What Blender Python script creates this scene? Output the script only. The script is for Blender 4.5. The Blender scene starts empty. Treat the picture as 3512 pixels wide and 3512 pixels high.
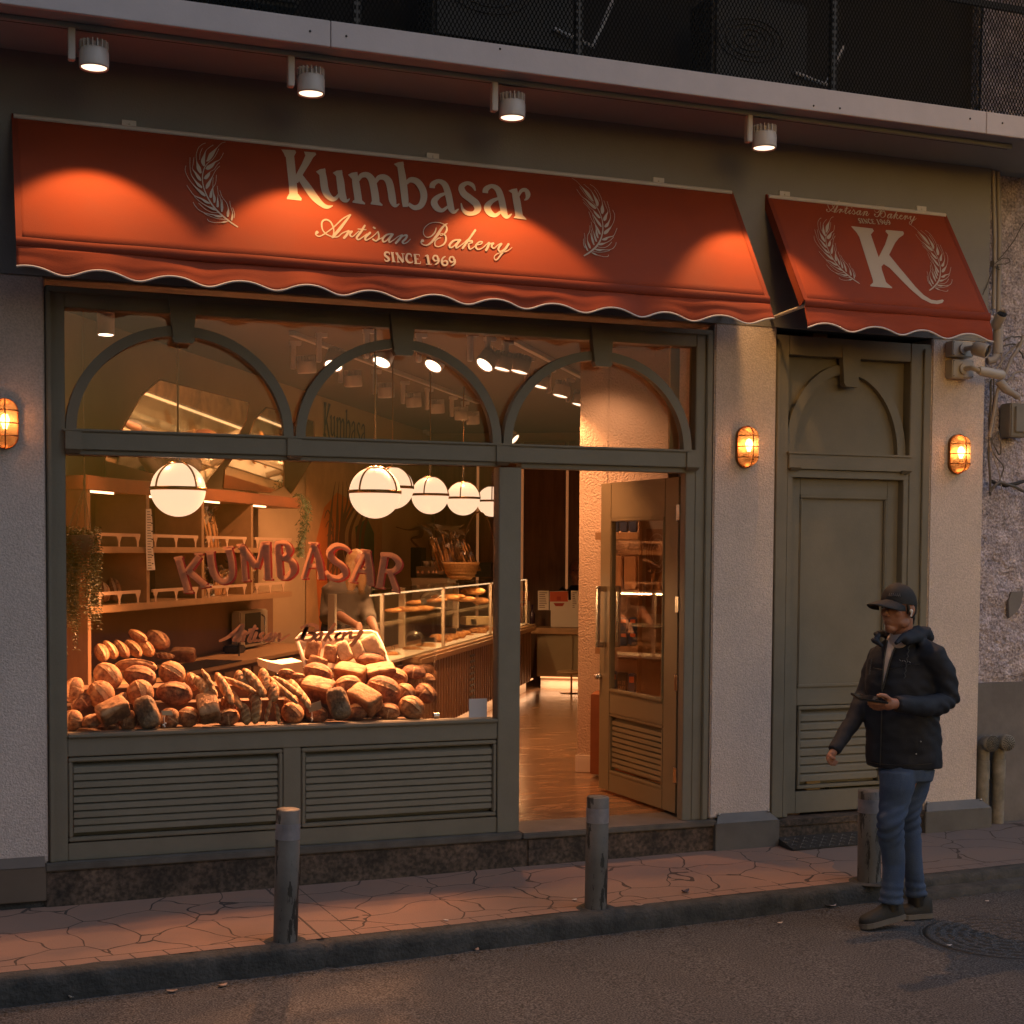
import bpy, bmesh, math, random
from mathutils import Vector, Matrix, noise, geometry
random.seed(7)
SC = bpy.context.scene
COL = SC.collection
R = math.radians
# ------------------------------------------------------------------ camera
FPX, CY, YAW, PIT, ROLL = 4993.21, 2114.577, .364, -.0451, .00667
CAM = Vector((0, -7.7, 1.765))
_rg = Vector((math.cos(YAW), -math.sin(YAW), 0)); _fw = Vector((math.sin(YAW), math.cos(YAW), 0)); _up = Vector((0, 0, 1))
_F = _fw*math.cos(PIT) + _up*math.sin(PIT); _U = -_fw*math.sin(PIT) + _up*math.cos(PIT)
_R2 = _rg*math.cos(ROLL) + _U*math.sin(ROLL); _U2 = -_rg*math.sin(ROLL) + _U*math.cos(ROLL)
cd = bpy.data.cameras.new('camera'); cam = bpy.data.objects.new('camera', cd); COL.objects.link(cam)
M = Matrix((_R2, _U2, -_F)).transposed().to_4x4(); M.translation = CAM; cam.matrix_world = M
cd.sensor_width = 36; cd.lens = FPX/3512*36; cd.shift_y = (CY-1756)/3512; cd.clip_end = 300; cd.clip_start = .05
SC.camera = cam
# ------------------------------------------------------------------ world, sun, exposure
w = bpy.data.worlds.new('World'); SC.world = w; w.use_nodes = True
nt = w.node_tree; nt.nodes.clear()
sky = nt.nodes.new('ShaderNodeTexSky'); sky.sky_type = 'NISHITA'; sky.sun_disc = False
sky.sun_elevation = R(4); sky.sun_rotation = R(200); sky.air_density = 1.3; sky.dust_density = 3.0; sky.ozone_density = 1.0
mixc = nt.nodes.new('ShaderNodeMix'); mixc.data_type = 'RGBA'; mixc.blend_type = 'MULTIPLY'
mixc.inputs['Factor'].default_value = 1.0; mixc.inputs['B'].default_value = (.80, .93, 1.32, 1)
bg = nt.nodes.new('ShaderNodeBackground'); bg.inputs['Strength'].default_value = .15
wo = nt.nodes.new('ShaderNodeOutputWorld')
nt.links.new(sky.outputs[0], mixc.inputs['A']); nt.links.new(mixc.outputs['Result'], bg.inputs['Color']); nt.links.new(bg.outputs[0], wo.inputs[0])
sd = bpy.data.lights.new('sun', 'SUN'); sd.energy = .25; sd.angle = R(40); sd.color = (.95, .93, 1)
sun = bpy.data.objects.new('sun', sd); COL.objects.link(sun)
sun.rotation_euler = Vector((-.56, .42, -.72)).to_track_quat('-Z', 'Y').to_euler()
vs = SC.view_settings; vs.view_transform = 'Standard'; vs.look = 'None'; vs.exposure = .95; vs.gamma = 1.0
cy = SC.cycles; cy.use_denoising = True; cy.max_bounces = 7; cy.diffuse_bounces = 4; cy.glossy_bounces = 4
cy.transmission_bounces = 6; cy.transparent_max_bounces = 16; cy.caustics_reflective = False; cy.caustics_refractive = False
cy.sample_clamp_indirect = 4.0; cy.use_adaptive_sampling = True; cy.adaptive_threshold = .02
# ------------------------------------------------------------------ unprojection: a photograph pixel met with a plane of the place
def ray(px, py): return _F + _R2*((px-1756)/FPX) + _U2*((CY-py)/FPX)
def hit(px, py, p0, n):
    d = ray(px, py); return CAM + d*((Vector(p0)-CAM).dot(n)/d.dot(n))
def at(px, py, y): return hit(px, py, (0, y, 0), Vector((0, 1, 0)))
UU = Vector((.524, .852, 0)); VV = Vector((.852, -.524, 0))       # the shop's own axes: depth and width
def atT(px, py, t): return hit(px, py, VV*t, VV)
def atS(px, py, s): return hit(px, py, UU*s, UU)
def atD(px, py, d): return CAM + ray(px, py)*d
def W(s, t, z): return UU*s + VV*t + Vector((0, 0, z))
def zp(x, y): return -.058 + .0092*x + .012*y                      # pavement
def zr(x): return -.195 + .0165*x                                  # carriageway
# ------------------------------------------------------------------ materials
MATS = {}
def mat(name, col, rough=.7, metal=0., bump=0., bscale=60., var=0., vscale=4., col2=None, emit=None, es=0., spec=.5, alpha=1., coat=0., bdist=.004):
    if name in MATS: return MATS[name]
    m = bpy.data.materials.new(name); m.use_nodes = True; n = m.node_tree.nodes; l = m.node_tree.links
    b = n['Principled BSDF']; b.inputs['Roughness'].default_value = rough; b.inputs['Metallic'].default_value = metal
    b.inputs['Specular IOR Level'].default_value = spec; b.inputs['Coat Weight'].default_value = coat
    c = (*col, 1); b.inputs['Base Color'].default_value = c
    tc = n.new('ShaderNodeTexCoord')
    if var > 0:
        nz = n.new('ShaderNodeTexNoise'); nz.inputs['Scale'].default_value = vscale; nz.inputs['Detail'].default_value = 8; nz.inputs['Roughness'].default_value = .65
        l.new(tc.outputs['Object'], nz.inputs['Vector'])
        rp = n.new('ShaderNodeValToRGB'); rp.color_ramp.elements[0].position = .35; rp.color_ramp.elements[1].position = .68
        c2 = col2 or tuple(x*(1-var) for x in col)
        rp.color_ramp.elements[0].color = (*c2, 1); rp.color_ramp.elements[1].color = c
        l.new(nz.outputs['Fac'], rp.inputs['Fac']); l.new(rp.outputs['Color'], b.inputs['Base Color'])
        mr = n.new('ShaderNodeMapRange'); mr.inputs['To Min'].default_value = max(0, rough-.12); mr.inputs['To Max'].default_value = min(1, rough+.12)
        l.new(nz.outputs['Fac'], mr.inputs['Value']); l.new(mr.outputs[0], b.inputs['Roughness'])
    if bump > 0:
        nb = n.new('ShaderNodeTexNoise'); nb.inputs['Scale'].default_value = bscale; nb.inputs['Detail'].default_value = 6
        l.new(tc.outputs['Object'], nb.inputs['Vector'])
        bp = n.new('ShaderNodeBump'); bp.inputs['Strength'].default_value = bump; bp.inputs['Distance'].default_value = bdist
        l.new(nb.outputs['Fac'], bp.inputs['Height']); l.new(bp.outputs[0], b.inputs['Normal'])
    if emit: b.inputs['Emission Color'].default_value = (*emit, 1); b.inputs['Emission Strength'].default_value = es
    MATS[name] = m; return m
def speckle(m, scale, lo, hi, a=.38, b_=.62):
    n, l = m.node_tree.nodes, m.node_tree.links; b = n['Principled BSDF']; old = b.inputs['Base Color'].links[0].from_socket
    tc = n.new('ShaderNodeTexCoord'); g = n.new('ShaderNodeTexNoise'); g.inputs['Scale'].default_value = scale; g.inputs['Detail'].default_value = 5; l.new(tc.outputs['Object'], g.inputs['Vector'])
    rp = n.new('ShaderNodeValToRGB'); rp.color_ramp.elements[0].position = a; rp.color_ramp.elements[0].color = (lo, lo, lo, 1); rp.color_ramp.elements[1].position = b_; rp.color_ramp.elements[1].color = (hi, hi, hi, 1); l.new(g.outputs['Fac'], rp.inputs['Fac'])
    mx = n.new('ShaderNodeMix'); mx.data_type = 'RGBA'; mx.blend_type = 'MULTIPLY'; mx.inputs['Factor'].default_value = 1; l.new(old, mx.inputs['A']); l.new(rp.outputs[0], mx.inputs['B']); l.new(mx.outputs['Result'], b.inputs['Base Color'])
def nodes(m): return m.node_tree.nodes, m.node_tree.links
def glassmat(name, tint=(1, 1, 1), refl=1.0, rough=0.0):
    m = bpy.data.materials.new(name); m.use_nodes = True; n, l = nodes(m); n.clear()
    o = n.new('ShaderNodeOutputMaterial'); t = n.new('ShaderNodeBsdfTransparent'); t.inputs[0].default_value = (*tint, 1)
    g = n.new('ShaderNodeBsdfGlossy'); g.inputs['Roughness'].default_value = rough
    f = n.new('ShaderNodeFresnel'); f.inputs[0].default_value = 1.35
    mx = n.new('ShaderNodeMixShader'); ml = n.new('ShaderNodeMath'); ml.operation = 'MULTIPLY'; ml.inputs[1].default_value = refl
    l.new(f.outputs[0], ml.inputs[0]); l.new(ml.outputs[0], mx.inputs[0]); l.new(t.outputs[0], mx.inputs[1]); l.new(g.outputs[0], mx.inputs[2]); l.new(mx.outputs[0], o.inputs[0])
    MATS[name] = m; return m
paint = mat('green_grey_paint', (.205, .186, .143), .45, bump=.2, bscale=90, var=.16, vscale=4)
doorpaint = mat('ochre_green_door_paint', (.26, .215, .125), .42, bump=.1, bscale=140, var=.12, vscale=3)
stucco = mat('fine_stucco', (.72, .62, .57), .92, bump=.8, bscale=120, var=.16, vscale=1.2, bdist=.009); speckle(stucco, 110, .84, 1.05)
plaster_in = mat('textured_plaster', (.62, .47, .33), .9, bump=.9, bscale=75, var=.08, bdist=.012)
slabm = mat('fascia_panel', (.60, .53, .53), .6, bump=.15, bscale=80, var=.10, vscale=5)
soffit = mat('soffit_paint', (.34, .40, .42), .8, bump=.1, bscale=60, var=.08)
wallup = mat('upper_wall_shaded', (.27, .27, .27), .9, bump=.5, bscale=120, var=.08)  # light grey wall, with the shade under the canopy put into its base colour
whitep = mat('white_powder_coat', (.62, .58, .56), .4, bump=.05)
dark = mat('dark_metal', (.03, .028, .027), .5, bump=.1)
zinc = mat('zinc_sheet', (.17, .165, .16), .45, metal=.3, bump=.1, bscale=30, var=.25, vscale=5)
bronze = mat('bronze', (.30, .16, .07), .28, metal=1.0)
copper = mat('copper_wire', (.42, .15, .05), .35, metal=.9)
chrome = mat('brushed_steel', (.55, .52, .48), .25, metal=1.0)
black = mat('black_plastic', (.012, .012, .013), .4)
white = mat('white_laminate', (.75, .68, .58), .4)
glass = glassmat('window_glass', refl=.8)
glass_in = glassmat('door_glass', refl=.35)
clear = glassmat('clear_case_glass', tint=(.97, .98, .96), refl=.32)
mirror = mat('mirror_glass', (.85, .80, .72), .03, metal=1.0)
# ------------------------------------------------------------------ mesh builder and objects
class MB:
    def __init__(s): s.v = []; s.f = []; s.sm = []
    def add(s, v, f, smooth=False):
        o = len(s.v); s.v += [Vector(p) for p in v]; s.f += [tuple(i+o for i in q) for q in f]; s.sm += [smooth]*len(f); return s
    def box(s, a, b, mtx=None, bev=0.):
        x0, y0, z0 = [min(a[i], b[i]) for i in range(3)]; x1, y1, z1 = [max(a[i], b[i]) for i in range(3)]
        if bev > 0:
            bm = bmesh.new(); bmesh.ops.create_cube(bm, size=1)
            bmesh.ops.scale(bm, vec=(x1-x0, y1-y0, z1-z0), verts=bm.verts); bmesh.ops.translate(bm, vec=((x0+x1)/2, (y0+y1)/2, (z0+z1)/2), verts=bm.verts)
            bmesh.ops.bevel(bm, geom=bm.edges[:], offset=min(bev, (x1-x0)*.45, (y1-y0)*.45, (z1-z0)*.45), segments=2, affect='EDGES')
            bm.verts.index_update(); v = [q.co.copy() for q in bm.verts]; f = [[q.index for q in g.verts] for g in bm.faces]; bm.free()
        else:
            v = [Vector(p) for p in ((x0, y0, z0), (x1, y0, z0), (x1, y1, z0), (x0, y1, z0), (x0, y0, z1), (x1, y0, z1), (x1, y1, z1), (x0, y1, z1))]
            f = [(0, 3, 2, 1), (4, 5, 6, 7), (0, 1, 5, 4), (1, 2, 6, 5), (2, 3, 7, 6), (3, 0, 4, 7)]
        if mtx: v = [mtx @ q for q in v]
        return s.add(v, f)
    def tube(s, pts, r, n=10, caps=True, smooth=True):
        P = [Vector(p) for p in pts]; rs = r if isinstance(r, (list, tuple)) else [r]*len(P); v = []; f = []
        ref = None
        for i, p in enumerate(P):
            d = (P[min(i+1, len(P)-1)]-P[max(i-1, 0)]).normalized()
            if ref is None: ref = d.orthogonal().normalized()
            ref = (ref-d*ref.dot(d)).normalized(); b = d.cross(ref)
            for k in range(n):
                a = 2*math.pi*k/n; v.append(p+(ref*math.cos(a)+b*math.sin(a))*rs[i])
        for i in range(len(P)-1):
            for k in range(n): f.append((i*n+k, i*n+(k+1) % n, (i+1)*n+(k+1) % n, (i+1)*n+k))
        s.add(v, f, smooth)
        if caps: s.add(v[:n], [tuple(range(n))[::-1]]); s.add(v[-n:], [tuple(range(n))])
        return s
    def cyl(s, a, b, r, n=24, r2=None): return s.tube([a, b], [r, r if r2 is None else r2], n)
    def lathe(s, prof, o=(0, 0, 0), n=32, mtx=None):
        o = Vector(o); v = []; f = []
        for (r, z) in prof:
            for k in range(n):
                a = 2*math.pi*k/n; q = Vector((r*math.cos(a), r*math.sin(a), z)); v.append((mtx @ q if mtx else q)+o)
        for i in range(len(prof)-1):
            for k in range(n): f.append((i*n+k, i*n+(k+1) % n, (i+1)*n+(k+1) % n, (i+1)*n+k))
        return s.add(v, f, True)
    def sphere(s, c, r, n=16, sc=(1, 1, 1), mtx=None):
        pr = [(math.sin(math.pi*i/n)*1.0+1e-5, -math.cos(math.pi*i/n)) for i in range(n+1)]
        m = (mtx.to_3x3() if mtx else Matrix.Identity(3)) @ Matrix.Diagonal(Vector(sc)*r)
        return s.lathe(pr, c, n*2, m)
    def prism(s, pts, off):
        """polygon in space thickened by the vector off"""
        P = [Vector(p) for p in pts]; off = Vector(off); n = len(P)
        tri = geometry.tessellate_polygon([P])
        s.add(P+[p+off for p in P], [t for t in tri]+[tuple(i+n for i in t[::-1]) for t in tri]+[(i, (i+1) % n, (i+1) % n+n, i+n) for i in range(n)])
        return s
    def build(s, name, m, parent=None, label=None):
        me = bpy.data.meshes.new(name); me.from_pydata([tuple(p) for p in s.v], [], s.f); me.validate()
        if len(me.polygons) == len(s.sm): me.polygons.foreach_set('use_smooth', s.sm)
        bm = bmesh.new(); bm.from_mesh(me); bmesh.ops.recalc_face_normals(bm, faces=bm.faces); bm.to_mesh(me); bm.free()
        me.materials.append(m); o = bpy.data.objects.new(name, me); COL.objects.link(o)
        if parent is not None:
            o.parent = parent; bpy.context.view_layer.update() if False else None
            o.matrix_parent_inverse = parent.matrix_basis.inverted() if parent.parent is None else (parent.parent.matrix_basis @ parent.matrix_parent_inverse @ parent.matrix_basis).inverted()
        if label: o['label'] = label
        return o
def tag(o, label, cat, group=None, kind=None):
    o['label'] = label; o['category'] = cat
    if group: o['group'] = group
    if kind: o['kind'] = kind
    return o
def thing(name, label, cat, loc=(0, 0, 0), group=None):
    o = bpy.data.objects.new(name, None); o.empty_display_size = .1; COL.objects.link(o); o.location = loc; return tag(o, label, cat, group)
def dup(root, mtx, label, group=None):
    """copy a thing with parts and sub-parts, moved by mtx"""
    def cp(o, par):
        c = o.copy(); COL.objects.link(c)
        if par is not None: c.parent = par
        for ch in o.children: cp(ch, c)
        return c
    r = cp(root, None); r.matrix_basis = mtx @ root.matrix_basis; r['label'] = label
    if group: r['group'] = group
    return r
def T(v): return Matrix.Translation(Vector(v))
def frame(o, x, z):
    """matrix with columns x, z x x, z at o"""
    x = Vector(x).normalized(); z = Vector(z).normalized(); y = z.cross(x).normalized(); x = y.cross(z)
    m = Matrix((x, y, z)).transposed().to_4x4(); m.translation = Vector(o); return m
SHOP = frame((0, 0, 0), VV, (0, 0, 1))     # x = width t, y = depth s
def struct(name, mb, m, label=None):
    o = mb.build(name, m); o['kind'] = 'structure'
    if label: o['label'] = label
    return o
# ------------------------------------------------------------------ flat lettering: strokes of varying width laid on a surface
def catmull(P, k=6):
    if len(P) < 3: return [tuple(p) for p in P]
    Q = [P[0]]+list(P)+[P[-1]]; out = []
    for i in range(1, len(Q)-2):
        for j in range(k):
            t = j/k; out.append(tuple(.5*((2*Q[i][c])+(-Q[i-1][c]+Q[i+1][c])*t+(2*Q[i-1][c]-5*Q[i][c]+4*Q[i+1][c]-Q[i+2][c])*t*t+(-Q[i-1][c]+3*Q[i][c]-3*Q[i+1][c]+Q[i+2][c])*t**3) for c in range(3)))
    out.append(tuple(P[-1])); return out
class Flat:
    def __init__(s, fn, nrm): s.fn = fn; s.n = Vector(nrm); s.mb = MB(); s.k = 0
    def stroke(s, P, ws=1., rnd=True):
        P = catmull([(p[0], p[1], max(1, p[2]*ws)) for p in P]); L = []; Rr = []
        for i, p in enumerate(P):
            a = P[max(i-1, 0)]; b = P[min(i+1, len(P)-1)]; dx = b[0]-a[0]; dy = b[1]-a[1]; q = math.hypot(dx, dy) or 1; dx /= q; dy /= q
            L.append((p[0]-dy*p[2]/2, p[1]+dx*p[2]/2)); Rr.append((p[0]+dy*p[2]/2, p[1]-dx*p[2]/2))
            if rnd and i in (0, len(P)-1) :
                g = -1 if i == 0 else 1
                cap = [(p[0]+g*dx*p[2]*.42*math.cos(t)-dy*p[2]/2*math.sin(t), p[1]+g*dy*p[2]*.42*math.cos(t)+dx*p[2]/2*math.sin(t)) for t in (math.pi/2, 1.0, .5, 0, -.5, -1.0, -math.pi/2)]
                s._poly(cap)
        s.k += 1; off = s.n*(s.k*.00006); n = len(L)
        s.mb.add([s.fn(*q)+off for q in L+Rr], [(i, i+1, n+i+1, n+i) for i in range(n-1)])
    def _poly(s, P):
        s.k += 1; off = s.n*(s.k*.00006); V = [s.fn(*q)+off for q in P]
        s.mb.add(V, list(geometry.tessellate_polygon([V])))
    def poly(s, P): s._poly(P)
def crop(x0, y0, sc, fn): return lambda x, y: fn(x0+x*sc, y0+y*sc)
# ================================================================== GROUND
def ground_mats():
    m = mat('asphalt', (.098, .096, .099), .85, bump=1.0, bscale=120, var=.35, vscale=1.6, col2=(.070, .070, .074), bdist=.008)
    n, l = nodes(m); b = n['Principled BSDF']; old = b.inputs['Base Color'].links[0].from_socket
    tc = n.new('ShaderNodeTexCoord'); g = n.new('ShaderNodeTexNoise'); g.inputs['Scale'].default_value = 120; g.inputs['Detail'].default_value = 4
    l.new(tc.outputs['Object'], g.inputs['Vector']); rp = n.new('ShaderNodeValToRGB'); rp.color_ramp.elements[0].position = .40; rp.color_ramp.elements[0].color = (.30, .30, .30, 1)
    rp.color_ramp.elements[1].position = .66; rp.color_ramp.elements[1].color = (1.8, 1.75, 1.7, 1); l.new(g.outputs['Fac'], rp.inputs['Fac'])
    mx = n.new('ShaderNodeMix'); mx.data_type = 'RGBA'; mx.blend_type = 'MULTIPLY'; mx.inputs['Factor'].default_value = 1
    l.new(old, mx.inputs['A']); l.new(rp.outputs[0], mx.inputs['B']); l.new(mx.outputs['Result'], b.inputs['Base Color'])
    # stamped concrete pavement: irregular flagstone joints, a brick edging by the kerb, worn red pigment
    p = mat('stamped_pavement', (.34, .19, .13), .8, bump=.35, bscale=120, var=.3, vscale=1.3, col2=(.25, .165, .13))
    n, l = nodes(p); b = n['Principled BSDF']; old = b.inputs['Base Color'].links[0].from_socket
    tc = n.new('ShaderNodeTexCoord'); nz = n.new('ShaderNodeTexNoise'); nz.inputs['Scale'].default_value = 2.2; nz.inputs['Detail'].default_value = 2
    l.new(tc.outputs['Object'], nz.inputs['Vector'])
    ma = n.new('ShaderNodeMix'); ma.data_type = 'RGBA'; ma.blend_type = 'LINEAR_LIGHT'; ma.inputs['Factor'].default_value = .16
    l.new(tc.outputs['Object'], ma.inputs['A']); l.new(nz.outputs['Color'], ma.inputs['B'])
    vo = n.new('ShaderNodeTexVoronoi'); vo.feature = 'DISTANCE_TO_EDGE'; vo.inputs['Scale'].default_value = 3.1; l.new(ma.outputs['Result'], vo.inputs['Vector'])
    def mth(op, a, bb=None):
        q = n.new('ShaderNodeMath'); q.operation = op
        for i, x in enumerate((a, bb)):
            if x is None: continue
            if isinstance(x, (int, float)): q.inputs[i].default_value = x
            else: l.new(x, q.inputs[i])
        return q.outputs[0]
    nb = n.new('ShaderNodeTexNoise'); nb.inputs['Scale'].default_value = 9; l.new(tc.outputs['Object'], nb.inputs['Vector'])
    worn = mth('MULTIPLY', nb.outputs['Fac'], .022)
    flag = mth('LESS_THAN', vo.outputs['Distance'], worn)
    sp = n.new('ShaderNodeSeparateXYZ'); l.new(tc.outputs['Object'], sp.inputs[0]); x, y = sp.outputs[0], sp.outputs[1]
    yk = mth('SUBTRACT', y, mth('MULTIPLY', x, .026))                       # 0 follows the kerb
    edge = mth('LESS_THAN', yk, -1.03)
    line = mth('LESS_THAN', mth('ABSOLUTE', mth('ADD', yk, 1.03)), .0035)
    fr = mth('FRACT', mth('DIVIDE', mth('ADD', x, mth('MULTIPLY', y, .25)), .15)); tick = mth('MULTIPLY', mth('LESS_THAN', fr, .045), edge)
    inner = mth('MULTIPLY', flag, mth('SUBTRACT', 1, edge))
    j1 = mth('LESS_THAN', mth('ABSOLUTE', mth('SUBTRACT', mth('SUBTRACT', x, mth('MULTIPLY', y, -.06)), 1.52)), .006)
    j2 = mth('LESS_THAN', mth('ABSOLUTE', mth('SUBTRACT', mth('SUBTRACT', x, mth('MULTIPLY', y, -.06)), 1.68)), .003)
    tot = mth('MINIMUM', mth('ADD', mth('ADD', mth('ADD', inner, line), tick), mth('ADD', j1, j2)), 1)
    grit = mth('GREATER_THAN', nb.outputs['Fac'], .33); tot = mth('MULTIPLY', tot, grit)
    mx = n.new('ShaderNodeMix'); mx.data_type = 'RGBA'; l.new(tot, mx.inputs['Factor']); mx.inputs['B'].default_value = (.075, .050, .040, 1)
    # the wedge of bare grey concrete in front of the side door
    gz = n.new('ShaderNodeTexNoise'); gz.inputs['Scale'].default_value = 1.1; l.new(tc.outputs['Object'], gz.inputs['Vector'])
    gm = mth('GREATER_THAN', mth('ADD', x, mth('MULTIPLY', gz.outputs['Fac'], 1.2)), 5.25)
    mg = n.new('ShaderNodeMix'); mg.data_type = 'RGBA'; l.new(mth('MULTIPLY', gm, .75), mg.inputs['Factor']); l.new(old, mg.inputs['A']); mg.inputs['B'].default_value = (.17, .14, .13, 1)
    l.new(mg.outputs['Result'], mx.inputs['A']); l.new(mx.outputs['Result'], b.inputs['Base Color'])
    bp = n.new('ShaderNodeBump'); bp.inputs['Strength'].default_value = .8; bp.inputs['Distance'].default_value = .006; bp.invert = True
    l.new(tot, bp.inputs['Height']); ob = b.inputs['Normal'].links[0].from_socket; l.new(ob, bp.inputs['Normal']); l.new(bp.outputs[0], b.inputs['Normal'])
    return m, p
asphalt, paving = ground_mats()
def sheet(x0, x1, y0, y1, nx, ny, fz):
    v = []; f = []
    for j in range(ny+1):
        for i in range(nx+1):
            x = x0+(x1-x0)*i/nx; y = y0+(y1-y0)*j/ny; v.append((x, y, fz(x, y)))
    for j in range(ny):
        for i in range(nx): a = j*(nx+1)+i; f.append((a, a+1, a+nx+2, a+nx+1))
    return MB().add(v, f, True)
rd = sheet(-12, 18, -26, -.7, 120, 100, lambda x, y: zr(x)-.006*abs(noise.noise(Vector((x*.7, y*.7, 0))))-.003)
struct('road', rd, asphalt)
def ky(x): return -1.215+.026*x
pv = MB(); v = []; f = []; NX = 220
for i in range(NX+1):
    x = -10+26*i/NX
    for j in range(9):
        y = ky(x)+.10+(0.02-ky(x)-.10)*j/8; v.append((x, y, zp(x, y)+.004*noise.noise(Vector((x*2, y*2, 3)))))
for i in range(NX):
    for j in range(8): a = i*9+j; f.append((a, a+9, a+10, a+1))
struct('pavement', pv.add(v, f, True), paving)
kerbm = mat('kerb_concrete', (.085, .082, .078), .9, bump=.8, bscale=60, var=.55, vscale=9, col2=(.030, .031, .030), bdist=.010)
kb = MB(); v = []; f = []; NX = 700; prof = [(.11, -.002), (.05, .004), (.018, .001), (.003, -.014), (0, -.05), (-.004, -.10), (-.006, -.16), (-.006, -.3)]
for i in range(NX+1):
    x = -10+26*i/NX
    chip = max(0, noise.noise(Vector((x*5, 0, 1)))-.25)*.05+max(0, .9-abs(x-1.22)/.16)*.028*abs(noise.noise(Vector((x*30, 2, 2))))*2+max(0, .9-abs(x-3.0)/.2)*.03*abs(noise.noise(Vector((x*30, 2, 2))))*2
    gap = .03 if abs(x-1.60) < .02 or abs(x-(4.80)) < .012 else (.008 if abs((x+.35) % 1.02-.5) < .009 else 0)
    for k, (dy, dz) in enumerate(prof):
        y = ky(x)+dy; r_ = noise.noise(Vector((x*11, k*.9, 0)))*.006+noise.noise(Vector((x*3, 5, 0)))*.008
        v.append((x, y+(chip+gap if 2 <= k <= 6 else 0)+r_*(k > 1), zp(x, y)+dz-(chip*.6+gap if k in (1, 2, 3) else 0)+noise.noise(Vector((x*8, 7, k)))*.0025))
n_ = len(prof)
for i in range(NX):
    for k in range(n_-1): a = i*n_+k; f.append((a, a+1, a+n_+1, a+n_))
struct('kerb', kb.add(v, f, True), kerbm)
# second low step at the right end of the gutter
gs = MB(); v = []; f = []
for i in range(81):
    x = 4.85+8*i/80; y = ky(x)-.015
    for k, (dy, dz) in enumerate([(.03, -.045), (-.05, -.05), (-.085, -.062), (-.09, -.2)]):
        v.append((x, y+dy+noise.noise(Vector((x*9, k, 0)))*.006, zp(x, y)+dz+noise.noise(Vector((x*9, k, 4)))*.004))
for i in range(80):
    for k in range(3): a = i*4+k; f.append((a, a+1, a+5, a+4))
struct('kerb_step', gs.add(v, f, True), kerbm)
# gutter grit: crumbs of leaf and dirt along the kerb
gr = MB()
for i in range(1500):
    x = random.uniform(-.6, 7); y = ky(x)-.02-abs(random.gauss(0, .07)); s_ = random.uniform(.002, .009); a = random.uniform(0, 6.3); z = zr(x)-.002
    p = Vector((x, y, z)); d = Vector((math.cos(a), math.sin(a), 0))*s_; e = Vector((-math.sin(a), math.cos(a), 0))*s_*.45; h = Vector((0, 0, s_*.4))
    gr.add([p-d-e, p+d-e, p+d*.7+e, p-d*.8+e, p+h], [(0, 1, 4), (1, 2, 4), (2, 3, 4), (3, 0, 4)])
tag(gr.build('gutter_grit', mat('leaf_crumbs', (.11, .085, .06), .9, var=.6, vscale=30)), 'dry leaf crumbs and grit gathered in the gutter by the kerb', 'grit', kind='stuff')
# manhole cover
mp = at(3455, 3230, 0); mc = hit(3452, 3212, (0, 0, zr(0)-.004), Vector((-.0165, 0, 1)))
mh = thing('manhole_cover', 'round cast iron manhole cover with ring pattern set in the asphalt', 'manhole cover', mc)
iron = mat('cast_iron', (.06, .058, .056), .55, metal=.4, bump=.4, bscale=60, var=.4, vscale=12)
MH = T(mc) @ Matrix.Rotation(-.0165, 4, 'Y')
b = MB(); b.lathe([(.40, -.02), (.40, .0), (.375, .001), (.37, -.003), (0.001, -.003)], (0, 0, 0), 64, None); b.v = [MH @ p for p in b.v]; b.build('plate', iron, mh)
b = MB()
for r_ in (.34, .285, .23, .175, .12, .065):
    nseg = int(r_*60)
    for k in range(nseg):
        a0 = 2*math.pi*k/nseg; a1 = a0+2*math.pi/nseg*.72; P = []
        for a, rr in ((a0, r_), (a1, r_), (a1, r_-.022), (a0, r_-.022)): P.append(MH @ Vector((rr*math.cos(a), rr*math.sin(a), -.002)))
        b.prism(P, (0, 0, .003))
b.build('tread', iron, mh)
b = MB(); b.lathe([(.44, -.02), (.437, -.003), (.41, .001), (.403, -.01)], (0, 0, 0), 64); b.v = [MH @ p for p in b.v]; b.build('surround', iron, mh)
# litter
def crumple(c, r, seed, flat=1.):
    b = MB(); b.sphere((0, 0, 0), r, 7, (1, 1, flat)); b.v = [p*(1+.5*noise.noise(p/r*1.7+Vector((seed, 0, 0)))) + Vector(c) for p in b.v]; b.sm = [False]*len(b.sm); return b
def on_road(px, py): return hit(px, py, (0, 0, zr(0)), Vector((-.0165, 0, 1)).normalized())
def on_pav(px, py): return hit(px, py, (0, 0, zp(0, 0)), Vector((-.0092, -.012, 1)).normalized())
p = on_road(90, 3430); tag(crumple(p+Vector((0, 0, .022)), .03, 3, .9).build('crumpled_foil', mat('foil', (.6, .57, .55), .35, metal=.7)), 'crumpled ball of foil lying in the gutter at far left', 'litter')
leafm = mat('dry_leaf', (.42, .30, .24), .8, var=.3, vscale=40)
paper = mat('paper_scrap', (.62, .55, .50), .8)
def leaf(px, py, L, a, m, name, lab, where=on_road, curl=.25, cat='leaf'):
    c = where(px, py); d = Vector((math.cos(a), math.sin(a), 0)); e = Vector((-math.sin(a), math.cos(a), 0)); V = []; n = 7
    for i in range(n+1):
        t = i/n; wd = math.sin(math.pi*min(1, t*1.02))**.7*L*.28*(1+.3*math.sin(t*17+px))
        for q, k in ((-1, 0), (0, 1), (1, 0)): V.append(c+d*(t-.5)*L+e*wd*q+Vector((0, 0, .004+L*curl*(abs(t-.5)**2*1.6+(.14 if q else 0)))))
    F = []
    for i in range(n):
        for k in range(2): a0 = i*3+k; F.append((a0, a0+1, a0+4, a0+3))
    b = MB().add(V, F, True); o = b.build(name, m); tag(o, lab, cat); s = o.modifiers.new('thick', 'SOLIDIFY'); s.thickness = .0008; return o
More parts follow.
